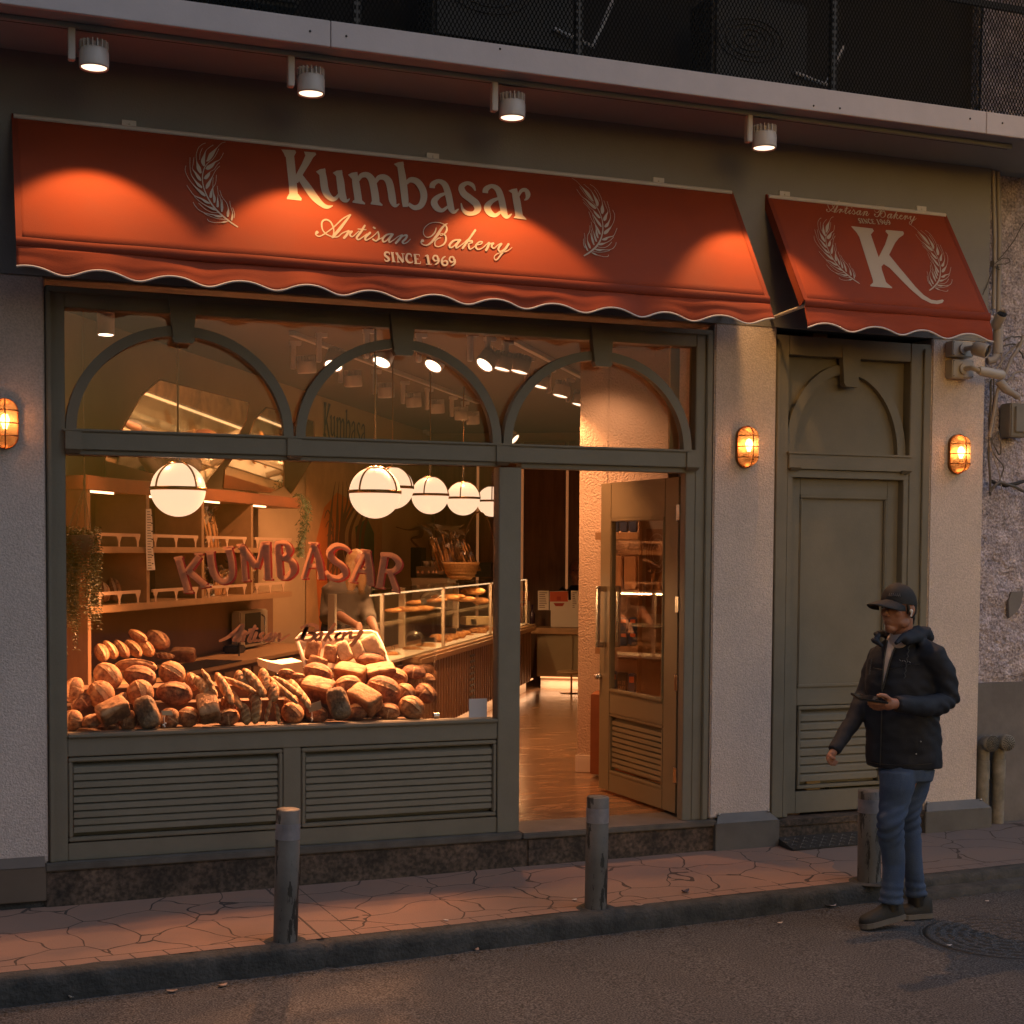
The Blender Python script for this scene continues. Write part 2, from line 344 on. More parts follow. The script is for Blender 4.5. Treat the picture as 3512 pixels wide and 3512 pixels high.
leaf(2850, 3108, .085, .3, mat('pale_leaf', (.36, .29, .27), .8), 'fallen_leaf', 'largest pale dry leaf against the kerb near the walking man')
leaf(765, 3382, .05, .5, leafm, 'fallen_leaf', 'pinkish leaf on the asphalt just left of the nearest bollard')
leaf(245, 3425, .04, 1.0, paper, 'fallen_leaf', 'small upright white leaf beside the crumpled foil', curl=.8)
leaf(590, 3402, .05, -.2, leafm, 'fallen_leaf', 'brown curled leaf midway between the foil and the nearest bollard')
leaf(1635, 3262, .035, .8, leafm, 'fallen_leaf', 'curled leaf in the gutter below the doorway', curl=.6)
leaf(2675, 3168, .035, .1, paper, 'paper_scrap', 'white paper scrap on asphalt left of the walking man', cat='litter')
leaf(2350, 3062, .06, .4, mat('blue_wrapper', (.06, .06, .10), .4), 'wrapper', 'dark crumpled wrapper on the pavement right of the middle bollard', on_pav, .5, 'litter')
leaf(1970, 3088, .04, .6, paper, 'paper_scrap', 'white cigarette paper on the pavement joint left of the middle bollard', on_pav, .1, 'litter')
leaf(1530, 3158, .03, -.8, paper, 'paper_scrap', 'tiny white scrap on the brick edging between the two near bollards', on_pav, .1, 'litter')
leaf(3255, 3245, .035, .0, paper, 'paper_scrap', 'white scrap on asphalt between the walking man and the manhole', cat='litter')
leaf(3385, 3093, .03, .2, paper, 'paper_scrap', 'tiny white scrap near the kerb right of the walking man', cat='litter')
leaf(2192, 3107, .05, .1, leafm, 'fallen_leaf', 'flattened leaf on the edging at the right of the middle bollard', on_pav, .1)
# ================================================================== BUILDING
bk = thing('bakery_building', 'stuccoed ground floor of the bakery building with white canopy slab', 'building', (3, 0, 0))
def pilaster(name, x0, x1, z0, z1, mm=stucco):
    b = MB(); b.box((x0, -.012, z0), (x1, .45, z1), bev=.008); return b.build(name, mm, bk)
pilaster('pilaster', -3.5, .417, .165, 3.12)
pilaster('pilaster', 4.205, 4.625, .165, 3.12)
pilaster('pilaster', 5.75, 6.16, .12, 3.12)
b = MB(); b.box((-3.5, -.014, 3.12), (6.17, .45, 4.213)); b.build('upper_wall', wallup, bk)
b = MB(); b.box((.417, .35, 3.075), (4.205, .44, 3.3)); b.build('lintel', wallup, bk)
b = MB()
for x0, x1 in ((-3.5, 1.72), (1.723, 5.615), (5.618, 7.6)):
    b.box((x0, -.652, 4.208), (x1, -.63, 4.334), bev=.003)
b.build('fascia', slabm, bk)
for x, z in ((1.62, 4.27), (1.80, 4.27), (5.5, 4.28), (5.73, 4.28), (2.6, 4.31), (4.45, 4.235), (4.62, 4.24)): MB().sphere((x, -.652, z), .006, 6).build('screw', dark, bk)
b = MB(); b.box((-3.5, -.63, 4.213), (6.55, .45, 4.33)); b.build('soffit', soffit, bk)
# plinth
marble = mat('worn_dark_marble', (.14, .095, .07), .5, bump=.4, bscale=30, var=.8, vscale=5, col2=(.022, .020, .020))
b = MB()
for x0, x1 in ((.40, 1.70), (1.702, 3.02), (3.022, 4.235)): b.box((x0, -.045, -.4), (x1, .3, .125), bev=.006)
b.build('plinth', marble, bk)
b = MB(); b.box((.40, -.055, .127), (2.985, .3, .165), bev=.006); b.box((2.987, -.06, .127), (4.235, .3, .162), bev=.006); b.build('plinth_ledge', mat('ledge_stone', (.14, .125, .11), .6, bump=.3, bscale=40, var=.4, vscale=8), bk)
b = MB(); b.box((4.64, -.05, -.3), (5.73, .3, .095), bev=.006); b.box((4.64, -.06, .097), (5.73, .3, .135), bev=.004); b.build('side_step', marble, bk)
for x0, x1, z1 in ((4.215, 4.655, .145), (5.72, 6.235, .13)):
    b = MB(); b.box((x0, -.075, -.2), (x1, .1, z1), bev=.004); b.prism([(x0+.01, -.075, z1), (x1-.01, -.075, z1), (x1-.05, -.016, z1+.045), (x0+.05, -.016, z1+.045)], (0, .003, .003)); b.build('base_cover', zinc, bk)
    for x in (x0+.05, x1-.05): MB().sphere((x, -.025, z1+.045), .008, 6).build('screw', chrome, bk)
b = MB(); b.box((-3.5, -.05, -.02), (.405, .1, .155), bev=.004); b.prism([(-3.5, -.05, .155), (.40, -.05, .155), (.40, -.014, .20), (-3.5, -.014, .20)], (0, .003, .003)); b.build('base_cover', mat('brown_sheet', (.15, .115, .09), .5, var=.2), bk)
b = MB(); b.box((-3.5, -.03, -.3), (.40, .1, -.02)); b.build('footing', kerbm, bk)
speckle(marble, 40, .5, 1.3)
# unseen house across the street, added and sized to block sky at the left
ob_ = thing('opposite_building', 'unseen plain plastered house across the street, shaped to block sky at the left', 'building', (-4, -12.5, 0)); opm = mat('opposite_plaster', (.22, .20, .19), .9, var=.2)
b = MB(); b.box((-16, -11.6, -.4), (1.2, -11.0, 15)); b.build('wall', opm, ob_)
for i in range(5):
    for j in range(3): b = MB(); b.box((-15+i*3.2, -11.0, 1.2+j*2.8), (-13.6+i*3.2, -10.96, 2.9+j*2.8)); b.build('window', dark, ob_)
# storey above: dark wall, unseen slab added above to shade it, expanded-metal screen, air conditioners
upd = mat('upper_dark_wall', (.055, .05, .048), .9, bump=.3, bscale=20, var=.3)
b = MB(); b.box((-3.5, .2, 4.33), (6.6, .45, 7.2)); b.box((-3.5, -.63, 6.3), (7.6, .2, 6.5)); b.box((7.2, -.6, 4.33), (7.3, .2, 6.3)); b.build('upper_wall_and_shade_slab', upd, bk)
scr = bpy.data.materials.new('expanded_mesh'); scr.use_nodes = True; n, l = nodes(scr); n.clear()
o_ = n.new('ShaderNodeOutputMaterial'); tb = n.new('ShaderNodeBsdfTransparent'); df = n.new('ShaderNodeBsdfDiffuse'); df.inputs[0].default_value = (.014, .014, .0135, 1); mx = n.new('ShaderNodeMixShader')
tc = n.new('ShaderNodeTexCoord'); sp = n.new('ShaderNodeSeparateXYZ'); l.new(tc.outputs['Object'], sp.inputs[0])
def mth2(op, a, bb=None):
    q = n.new('ShaderNodeMath'); q.operation = op
    for i, x in enumerate((a, bb)):
        if x is None: continue
        if isinstance(x, (int, float)): q.inputs[i].default_value = x
        else: l.new(x, q.inputs[i])
    return q.outputs[0]
sx = mth2('SINE', mth2('MULTIPLY', sp.outputs[0], 2*math.pi/.022)); sz = mth2('SINE', mth2('MULTIPLY', sp.outputs[2], 2*math.pi/.040))
cut = mth2('GREATER_THAN', mth2('ABSOLUTE', mth2('ADD', sx, sz)), .75); l.new(cut, mx.inputs[0]); l.new(df.outputs[0], mx.inputs[1]); l.new(tb.outputs[0], mx.inputs[2]); l.new(mx.outputs[0], o_.inputs[0])
ms = thing('balcony_screen', 'dark expanded metal screen above the white canopy fascia', 'screen', (2, -.6, 4.34))
b = MB()
for x0, x1 in ((-3.5, .55), (.56, 1.86), (1.87, 3.05), (3.06, 4.60), (4.61, 7.6)): b.add([(x0, -.615, 4.336), (x1, -.615, 4.336), (x1, -.615, 6.28), (x0, -.615, 6.28)], [(0, 1, 2, 3)])
b.build('mesh_panel', scr, ms)
b = MB()
for x in (.555, 1.865, 3.055, 4.605, 7.0): b.box((x-.02, -.612, 4.335), (x+.02, -.58, 6.28))
b.box((-3.5, -.61, 4.95), (7.6, -.585, 4.985)); b.build('screen_frame', dark, ms)
acw = mat('ac_casing', (.075, .072, .07), .6)
def ac(x, z, w_, h_, lab):
    t = thing('air_conditioner', lab, 'air conditioner', (x, -.2, z), 'air conditioners behind the screen')
    b = MB(); b.box((x, -.32, z), (x+w_, -.02, z+h_), bev=.02); b.build('casing', acw, t)
    b = MB(); c = Vector((x+w_*.38, -.322, z+h_*.5)); rr = h_*.42
    for k in range(4): b.tube([c+Vector((math.cos(a)*rr*(k+1)/4, 0, math.sin(a)*rr*(k+1)/7)) for a in [i*math.pi/12 for i in range(25)]], .004, 5)
    b.build('fan_grille', acw, t)
    b = MB(); b.tube([(x+w_*.85, -.33, z+h_*.2), (x+w_+.1, -.35, z+.05), (x+w_+.25, -.3, z+h_*.6)], .012, 6); b.build('pipe', whitep, t)
ac(4.0, 4.42, .62, .5, 'air conditioner behind the screen above the side awning'); ac(2.35, 4.45, .8, .6, 'air conditioner behind the screen above the main awning'); ac(.9, 4.5, .75, .55, 'air conditioner behind the screen at upper left')
# ================================================================== NEIGHBOUR
rough = mat('rough_plaster', (.80, .72, .80), .95, bump=1.0, bscale=34, var=.35, vscale=11, col2=(.40, .36, .42), bdist=.05)
nb_ = thing('neighbour_building', 'neighbouring house wall with rough peeling plaster', 'building', (8, .1, 0))
b = MB(); v = []; f = []; NX = 90; NZ = 150
for j in range(NZ+1):
    for i in range(NX+1):
        x = 6.17+3.2*i/NX; z = -.3+6.5*j/NZ; q = Vector((x*9, 0, z*9)); d = .028*noise.noise(q)+.016*noise.noise(q*2.7) if .95 < z < 2.05 or z > 2.9 else .004*noise.noise(q)
        if z > 2.9: d *= .35
        if z < .93+.1*noise.noise(Vector((x*3, 0, 0))): d = -.03
        v.append((x, .10-d, z))
for j in range(NZ):
    for i in range(NX): a = j*(NX+1)+i; f.append((a, a+1, a+NX+2, a+NX+1))
b.add(v, f, True).build('plaster_face', rough, nb_)
b = MB(); b.box((6.17, .14, -.3), (9.4, .5, 6.2)); b.build('wall', rough, nb_)
b = MB(); b.box((6.19, .085, -.3), (9.4, .125, .92)); b.build('dado', mat('grey_dado', (.19, .18, .18), .9, bump=.5, bscale=30, var=.3), nb_)
b = MB(); p = at(3425, 2010, .09); b.prism([at(3470, 2030, .075), at(3512, 2028, .075), at(3500, 2080, .075), at(3485, 2100, .075), at(3462, 2120, .075), at(3460, 2060, .075)], (0, .02, 0)); b.build('mortar_patch', mat('mortar', (.2, .19, .19), .9, var=.2), nb_)
speckle(rough, 70, .55, 1.08)
# vent pipes
ventm = mat('dirty_pvc', (.30, .28, .24), .6, bump=.3, bscale=20, var=.5, vscale=9, col2=(.13, .12, .10))
for (cx, cy_, r_, lab) in ((3387, 2547, 27.5, 'left soil vent pipe with densely perforated round cap'), (3441, 2545, 26.5, 'right soil vent pipe with sparsely perforated round cap')):
    c = at(cx, cy_, -.01); t = thing('vent_pipe', lab, 'pipe', (c.x, .03, 0), 'vent pipes beside the corner pilaster'); RR = r_/FPX*(c-CAM).dot(_F)
    b = MB(); b.tube([(c.x, .03, zp(c.x, 0)-.05), (c.x, .03, c.z-.05), (c.x, .02, c.z-.01), (c.x, .0, c.z), (c.x, -.05, c.z)], [.040, .040, .041, .044, RR], 24); b.tube([(c.x, .03, .30), (c.x, .03, .42)], .044, 24); b.build('pipe', ventm, t)
    b = MB(); b.lathe([(0.001, 0), (RR*1.03, 0), (RR*1.05, .01), (RR*1.05, .03)], (c.x, -.062, c.z), 32, Matrix.Rotation(-math.pi/2, 3, 'X')); b.build('cap', ventm, t)
    b = MB(); dense = cx < 3400
    for k, n_ in enumerate((1, 6, 12, 18, 24, 32) if dense else (1, 5, 9, 14, 17)):
        for j in range(n_):
            a = 2*math.pi*j/n_+k*.3; rr = RR*.93*k/(5 if dense else 4.3); q = Vector((c.x+rr*math.cos(a), -.0635, c.z+rr*math.sin(a)))
            b.prism([q+Vector((math.cos(g)*.0042, 0, math.sin(g)*.0042)) for g in [i*math.pi/3 for i in range(6)]], (0, .001, 0))
    b.build('perforations', black, t)
# conduits and cables
pvc = mat('grey_conduit', (.38, .35, .34), .5, var=.2)
b = MB(); P = [at(3412, 560, .02), at(3418, 900, .02), at(3405, 1075, .02)]
b.tube([at(3406, 585, .0), at(3412, 830, .0), at(3408, 1060, .0)], .014, 8); tag(b.build('conduit', pvc), 'slim left conduit running down the neighbour wall edge', 'conduit', 'conduits at the corner')
b = MB(); b.tube([at(3422, 585, .03), at(3428, 830, .03), at(3424, 1070, .03)], .016, 8); b.box(at(3412, 905, 0)-Vector((.02, .02, .02)), at(3412, 905, 0)+Vector((.02, .02, .02))); tag(b.build('conduit', pvc), 'thicker right conduit with clip beside the slim one', 'conduit', 'conduits at the corner')
b = MB(); c = at(3422, 1180, -.02); b.tube([c+Vector((0, 0, .12)), c+Vector((0, 0, -.06))], [.03, .033], 16); b.tube([c+Vector((0, 0, -.06)), c+Vector((-.03, 0, -.10)), c+Vector((-.07, .01, -.11))], .026, 12); tag(b.build('conduit_elbow', pvc), 'grey conduit elbow joint under the upper bullet camera', 'conduit')
cabm = mat('cable_sheath', (.13, .12, .11), .6, var=.3); cabm2 = mat('pale_cable', (.34, .30, .27), .6)
def cable(P, r, m, lab, n=40, slack=.04):
    pts = catmull([tuple(at(px, py, y)) for px, py, y in P], 10); b = MB()
    b.tube([Vector(q)+Vector((0, .004*math.sin(i*.7), slack*.12*noise.noise(Vector((i*.35, P[0][0], 0))))) for i, q in enumerate(pts)], r, 6)
    return tag(b.build('cable', m), lab, 'cable', 'loose cables on the neighbour wall')
cable([(3512, 765, .0), (3460, 850, 0), (3412, 905, -.02), (3392, 960, -.02), (3372, 1010, -.02)], .003, cabm, 'thin wire slanting from the right edge down to the side awning')
cable([(3412, 905, -.03), (3440, 885, -.03), (3465, 893, -.03), (3450, 905, -.03), (3420, 908, -.03), (3428, 925, -.03), (3412, 915, -.03)], .003, cabm, 'small knotted wire loop tied at the conduit')
cable([(3390, 1310, 0), (3450, 1220, 0), (3512, 1160, 0)], .006, cabm2, 'pale cable arching above the cable bundle to the right edge')
cable([(3395, 1500, 0), (3420, 1350, -.02), (3470, 1230, -.02), (3495, 1190, -.02), (3512, 1150, -.02)], .012, cabm2, 'thickest cable sweeping from the corner up to the right edge')
cable([(3430, 1175, 0), (3470, 1155, 0), (3512, 1158, 0)], .005, cabm, 'dark cable running level above the bullet camera')
cable([(3432, 1190, 0), (3475, 1180, 0), (3495, 1200, 0), (3512, 1230, 0)], .005, cabm, 'dark cable dipping at the right edge near the bullet camera')
cable([(3410, 1290, 0), (3405, 1400, 0), (3400, 1500, 0), (3430, 1560, 0), (3425, 1480, 0), (3400, 1540, 0), (3440, 1600, 0), (3425, 1660, 0)], .005, cabm, 'tangled cable looping beside the junction box')
cable([(3400, 1300, .01), (3395, 1420, .01), (3392, 1560, .01), (3398, 1700, .01)], .008, cabm, 'dark cable following the building corner downwards')
cable([(3440, 1200, 0), (3425, 1300, 0), (3415, 1430, 0), (3395, 1520, 0), (3420, 1600, 0), (3440, 1690, 0)], .004, cabm2, 'pale thin cable hanging left of the junction box')
cable([(3447, 1320, -.03), (3480, 1280, -.03), (3512, 1275, -.03)], .006, cabm2, 'short ribbed cable arching beside the sheathed cable end')
cable([(3395, 1690, 0), (3430, 1655, 0), (3512, 1685, 0)], .010, cabm, 'black cable sagging under the junction box')
cable([(3400, 1650, .02), (3450, 1665, .02), (3512, 1650, .02)], .012, mat('rubber', (.03, .03, .03), .7), 'fat black hose running level under the junction box')
b = MB(); b.tube([at(3425, 1305, -.03), at(3450, 1335, -.04), at(3475, 1350, -.05), at(3490, 1360, -.05)], [.03, .03, .02, .022], 12)
for k in range(4): b.tube([at(3488, 1352+k*4, -.05), at(3500, 1358+k*5, -.06)], .005, 6)
tag(b.build('cable_boot', pvc), 'grey rubber cable boot with splayed wires hanging by the corner', 'cable boot')
# junction box
t = thing('junction_box', 'weathered grey junction box on the neighbour wall', 'junction box', at(3470, 1450, .0))
p0 = at(3440, 1500, .05); p1 = at(3508, 1388, .05); b = MB(); b.box((p0.x, -.02, p0.z), (p1.x, .09, p1.z), bev=.008); b.build('case', mat('box_grey', (.25, .24, .22), .6, var=.3), t)
b = MB(); b.box((p0.x+.03, -.035, p0.z+.03), (p1.x-.01, -.02, p1.z-.02), bev=.005); b.build('lid', mat('box_grey', (.25, .24, .22)), t)
# security cameras
camw = mat('camera_shell', (.46, .43, .40), .4)
def bullet(a, bb, r, lab, box=None, face=None):
    t = thing('security_camera', lab, 'security camera', a, 'security cameras by the corner'); a = Vector(a); bb = Vector(bb); d = (bb-a).normalized()
    b = MB(); b.tube([a, a+(bb-a)*.12, bb], [r*.7, r, r], 24); b.tube([bb, bb+d*.012], [r*1.02, r*.96], 24, caps=False); b.build('housing', camw, t)
    b = MB(); b.tube([bb+d*.001, bb+d*.004], [r*.86, r*.86], 24); b.tube([bb+d*.004, bb+d*.010], [r*.45, r*.35], 16); b.build('lens', black, t)
    if box:
        x0, z0, x1, z1 = box; b = MB(); b.box((x0, -.09, z0), (x1, -.012, z1), bev=.006); b.build('back_box', camw, t)
        c = Vector(((x0+x1)/2, -.095, (z0+z1)/2)); b = MB(); b.cyl(c, c+Vector((0, -.012, 0)), .035, 20); b.tube([c, c+Vector((.02, -.05, 0)), a-d*.01, a+d*.02], [.018, .016, .014, .016], 10); b.build('bracket', camw, t)
        for x in (x0+.01, x1-.01):
            for z in (z0+.01, z1-.01): MB().sphere((x, -.091, z), .003, 5).build('screw', black, t)
def bx(px0, py0, px1, py1): a = at(px0, py0, -.09); c = at(px1, py1, -.09); return (a.x, c.z, c.x, a.z)
bullet(at(3336, 1193, -.20), at(3382, 1204, -.27), .043, 'short bullet security camera facing out under the side awning', bx(3268, 1167, 3340, 1226))
bullet(at(3356, 1270, -.20), at(3432, 1286, -.17), .031, 'long white bullet security camera pointing right along the street', bx(3268, 1231, 3340, 1298))
bullet(at(3412, 1122, -.02), at(3434, 1080, -.10), .034, 'upper bullet security camera tilted upwards on the conduit')
# ================================================================== SHOPFRONT
G = {}
sf = thing('shopfront', 'green grey timber shopfront with three arched transom lights', 'shopfront', (2.3, 0, .165))
Y0 = 0.0; ZT = 2.363; ZB = .813
b = MB()
b.box((.42, -.002, .166), (.515, .09, 3.078), bev=.004)                   # left stile
b.box((.515, .0, 2.975), (4.088, .09, 3.078), bev=.004)                   # head
b.box((.43, -.018, 3.045), (4.19, .0, 3.075), bev=.004)
b.box((4.088, -.002, .163), (4.195, .09, 3.078), bev=.004)                # right stile
b.box((.425, -.02, .166), (.452, .0, 3.045), bev=.005)                   # outer mouldings
b.box((4.150, -.02, .163), (4.19, .0, 3.045), bev=.005)
b.box((2.85, -.004, .163), (2.984, .09, 2.235), bev=.004)                 # post between window and door
b.box((.515, .002, .70), (2.85, .09, .795), bev=.004)                      # rail under window
b.box((.515, .003, .166), (2.85, .09, .255), bev=.004)                     # bottom rail
b.box((1.625, .003, .255), (1.722, .09, .70), bev=.004)                    # mullion between louvres
b.box((4.028, .0, .163), (4.088, .07, 2.235), bev=.003)                    # door jamb
b.box((2.984, .001, 2.182+.05), (4.088, .08, 2.262), bev=.003)
b.build('frame', paint, sf)
b = MB()
b.box((.512, -.024, 2.262), (4.09, .085, 2.352), bev=.004); b.box((.50, -.034, 2.352), (4.10, .085, 2.366), bev=.004)
b.box((.515, -.008, 2.238), (2.85, .05, 2.262), bev=.004)
for x0 in (.512, 1.64, 2.822, 4.015): b.box((x0, -.036, 2.262), (x0+.082, -.024, 2.352), bev=.002); b.prism([(x0, -.045, 2.262), (x0+.082, -.045, 2.262), (x0+.072, -.024, 2.244), (x0+.01, -.024, 2.244)], (0, .02, 0))
b.build('transom', paint, sf)
b = MB(); b.box((.515, -.012, .795), (2.852, .12, .815), bev=.006); b.build('window_sill', paint, sf)
# arches with spandrel-free bars and keystones
def arch(x0, x1, zb, zt, y0, y1, wd, mb, half=False):
    cx = (x0+x1)/2; a = (x1-x0)/2; h = zt-zb; N = 40; ang = [math.pi*i/N for i in range(N+1)]
    o_ = [Vector((cx-math.cos(t)*a, y0, zb+math.sin(t)*h)) for t in ang]; i_ = [Vector((cx-math.cos(t)*(a-wd), y0, zb+math.sin(t)*(h-wd))) for t in ang]
    V = o_+i_+[p+Vector((0, y1-y0, 0)) for p in o_+i_]; n_ = N+1; F = []
    for k in range(N): F += [(k, k+1, n_+k+1, n_+k), (2*n_+k, 2*n_+k+1, 3*n_+k+1, 3*n_+k), (k, k+1, 2*n_+k+1, 2*n_+k), (n_+k, n_+k+1, 3*n_+k+1, 3*n_+k)]
    mb.add(V, F, False)
def keystone(cx, zt, zb, y, mb, w1=.075, w2=.048):
    mb.prism([(cx-w1, y, zt), (cx+w1, y, zt), (cx+w2, y, zb), (cx-w2, y, zb)], (0, .05, 0)); mb.prism([(cx-w2-.012, y-.012, zb+.014), (cx+w2+.012, y-.012, zb+.014), (cx+w2-.002, y-.012, zb-.012), (cx-w2+.002, y-.012, zb-.012)], (0, .05, 0))
for x0, x1 in ((.514, 1.686), (1.690, 2.868), (2.872, 4.067)):
    b = MB(); arch(x0+.004, x1-.004, 2.366, 2.915, .0, .055, .052, b); b.build('arch', paint, sf)
    b = MB(); keystone((x0+x1)/2, 3.062, 2.835, -.03, b); b.build('keystone', paint, sf)
def pane(x0, x1, z0, z1, y, nm='pane', par=None, m=glass):
    return MB().box((x0, y, z0), (x1, y+.006, z1)).build(nm, m, par)
pane(.515, 4.088, 2.366, 2.975, .062, 'transom_glass', sf)
wg_ = pane(.515, 2.85, .815, 2.238, .062, 'window_glass', sf)
def louvre(x0, x1, z0, z1, n_, par, mm=paint, y=0.0, mtx=None, nm='louvre'):
    b = MB()
    for a, c in (((x0, z0), (x1, z0+.022)), ((x0, z1-.022), (x1, z1)), ((x0, z0+.022), (x0+.022, z1-.022)), ((x1-.022, z0+.022), (x1, z1-.022))): b.box((a[0], y-.012, a[1]), (c[0], y+.03, c[1]), bev=.005)
    b.box((x0+.02, y+.05, z0+.02), (x1-.02, y+.055, z1-.02)); zz0 = z0+.045; zz1 = z1-.04; st = (zz1-zz0)/n_
    for k in range(n_):
        z = zz0+k*st; b.prism([(x0+.026, y-.004, z), (x0+.026, y-.002, z+st*.68), (x0+.026, y+.030, z+st*1.22), (x0+.026, y+.034, z+st*.70)], (x1-x0-.052, 0, 0))
    if mtx: b.v = [mtx @ p for p in b.v]
    return b.build(nm, mm, par)
louvre(.518, 1.622, .262, .694, 9, sf, y=.012); louvre(1.725, 2.846, .262, .694, 9, sf, y=.012)
# window lettering (painted on the glass)
wmap = lambda px, py: at(px, py, .060)
WL = crop(580, 1830, .4244, wmap)
def translucent(m, f, col):
    n, l = nodes(m); b = n['Principled BSDF']; o = [q for q in n if q.type == 'OUTPUT_MATERIAL'][0]; t = n.new('ShaderNodeBsdfTranslucent'); t.inputs[0].default_value = (*col, 1); x = n.new('ShaderNodeMixShader'); x.inputs[0].default_value = f
    l.new(b.outputs[0], x.inputs[1]); l.new(t.outputs[0], x.inputs[2]); l.new(x.outputs[0], o.inputs[0])
KUM = [[(70,200,50),(145,460,50)],[(240,180,40),(140,310,45)],[(150,300,45),(290,420,50)],[(35,200,16),(105,185,16)],[(110,470,16),(190,470,16)],[(200,165,14),(270,160,14)],[(240,435,14),(325,420,14)],
[(325,150,50),(345,290,50),(390,370,45),(450,385,40),(500,340,42),(500,230,45),(470,110,50)],[(290,150,14),(360,140,14)],[(430,115,14),(515,105,14)],
[(590,100,40),(610,375,40)],[(570,95,50),(700,270,50)],[(760,80,45),(705,280,30)],[(780,70,50),(790,360,48)],[(580,380,14),(650,375,14)],[(755,365,14),(830,365,14)],[(540,95,14),(600,85,14)],[(740,75,14),(810,65,14)],
[(870,80,48),(890,350,48)],[(850,75,20),(930,75,40),(965,130,50),(930,185,40),(890,195,30)],[(900,195,30),(980,220,50),(1000,290,55),(950,350,40),(880,358,20)],
[(1160,80,30),(1110,250,38),(1080,355,34)],[(1160,80,40),(1205,230,50),(1225,360,48)],[(1110,260,30),(1190,260,30)],[(1055,358,14),(1115,358,14)],[(1190,362,14),(1255,362,14)],[(1120,75,16),(1200,80,16)],
[(1450,150,30),(1410,110,36),(1340,100,44),(1290,150,50),(1320,210,50),(1390,260,50),(1415,320,50),(1360,360,44),(1290,345,40),(1260,300,24)],
[(1580,140,30),(1510,290,36),(1470,385,34)],[(1590,135,40),(1610,280,50),(1620,410,48)],[(1520,300,26),(1600,310,26)],[(1440,382,14),(1510,392,14)],[(1590,405,14),(1650,418,14)],[(1540,130,14),(1620,140,14)],
[(1730,180,45),(1690,430,45)],[(1700,165,24),(1800,180,40),(1850,240,46),(1810,300,38),(1730,300,28)],[(1770,300,36),(1830,460,40)],[(1660,428,14),(1730,438,14)],[(1790,455,14),(1850,468,14)]]
WSC = [[(405,865,14),(480,830,22),(590,740,26),(520,860,26)],[(590,740,24),(575,800,22),(555,865,24)],[(490,815,14),(580,820,14)],[(610,790,22),(590,865,22)],[(600,820,12),(650,790,18)],[(690,745,18),(640,860,22),(665,865,14)],[(640,775,12),(710,765,12)],[(700,800,20),(680,860,20),(705,860,12)],[(755,800,16),(730,820,18),(745,850,20),(715,865,14)],[(820,805,16),(775,835,20),(780,865,18),(810,840,14)],[(825,805,18),(805,860,18)],[(855,805,18),(835,865,18)],[(845,840,12),(890,808,18),(880,865,18),(940,830,12),(965,815,10)],
[(1020,860,16),(1060,840,18),(1110,745,26),(1070,850,24)],[(1060,760,12),(1130,735,18),(1190,750,22),(1170,790,20),(1120,800,14),(1170,815,24),(1140,855,20),(1080,862,12)],[(1220,800,16),(1175,830,20),(1185,860,18),(1215,835,14)],[(1230,800,18),(1210,858,18)],[(1330,730,20),(1250,860,22)],[(1320,785,16),(1280,815,14),(1300,860,18)],[(1330,835,12),(1380,800,16),(1345,820,18),(1345,858,18),(1390,845,12)],[(1410,800,18),(1390,855,18)],[(1400,830,12),(1450,795,16)],[(1465,795,20),(1455,840,20),(1500,830,14)],[(1545,790,30),(1500,860,24),(1465,900,24)]]
goldm = mat('faded_copper_lettering', (.60, .22, .09), .45, var=.35, vscale=45); redm = mat('dark_red_letter_shade', (.16, .018, .008), .5)
translucent(goldm, .30, (.75, .36, .18)); translucent(redm, .25, (.35, .03, .01))
fl = Flat(WL, (0, -1, 0))
for s_ in KUM: fl.stroke([(x+20, y+9, w_) for x, y, w_ in s_], 1.16, False)
fl.mb.build('lettering_shade', redm, wg_); fl = Flat(WL, (0, -1, 0)); fl.k = 48
for s_ in WSC: fl.stroke([(x+6, y+5, w_) for x, y, w_ in s_], .8)
WG = fl.mb.build('lettering_shade', redm, wg_)
fl2 = Flat(WL, (0, -1, 0)); fl2.k = 260
for s_ in KUM: fl2.stroke(s_, 1.16, False)
fl2.mb.build('name_lettering', goldm, wg_); k2_ = fl2.k; fl2 = Flat(WL, (0, -1, 0)); fl2.k = k2_
for s_ in WSC: fl2.stroke(s_, 1.35)
fl2.mb.build('window_lettering', goldm, wg_)
# blank square sticker frame where the code was
b = MB(); p0 = at(1608, 2462, .058); p1 = at(1670, 2395, .058); b.box((p0.x, .056, p0.z), (p1.x, .059, p1.z)); tag(b.build('window_sticker', mat('sticker_paper', (.55, .50, .50), .5)), 'small square white sticker at the lower right of the window', 'sticker')
b = MB(); P = [(p0.x+.008, p0.z+.008), (p1.x-.008, p0.z+.008), (p1.x-.008, p1.z-.008), (p0.x+.008, p1.z-.008)]
# ------------------------------------------------------------------ side door panel
sd_ = thing('side_door', 'closed green grey panelled side door under a blind arch', 'door', (5.18, 0, .14))
b = MB(); b.box((4.627, .0, .14), (4.72, .12, 3.08), bev=.004); b.box((5.60, .0, .14), (5.748, .12, 3.08), bev=.004); b.box((4.72, .002, 2.965), (5.60, .12, 3.08), bev=.004)
b.box((4.72, -.015, 2.275), (5.60, .10, 2.365), bev=.003); b.box((4.71, -.024, 2.365), (5.61, .1, 2.378), bev=.002); b.box((4.632, -.015, .14), (4.655, 0, 3.05), bev=.004); b.box((5.69, -.015, .14), (5.742, 0, 3.05), bev=.004)
b.box((4.72, .004, 2.225), (5.60, .09, 2.272), bev=.003); b.box((4.72, .004, .14), (4.758, .09, 2.225), bev=.003); b.box((5.562, .004, .14), (5.60, .09, 2.225), bev=.003)
for x0 in (4.722, 5.525): b.prism([(x0, -.035, 2.282), (x0+.075, -.035, 2.282), (x0+.065, -.015, 2.264), (x0+.01, -.015, 2.264)], (0, .02, 0))
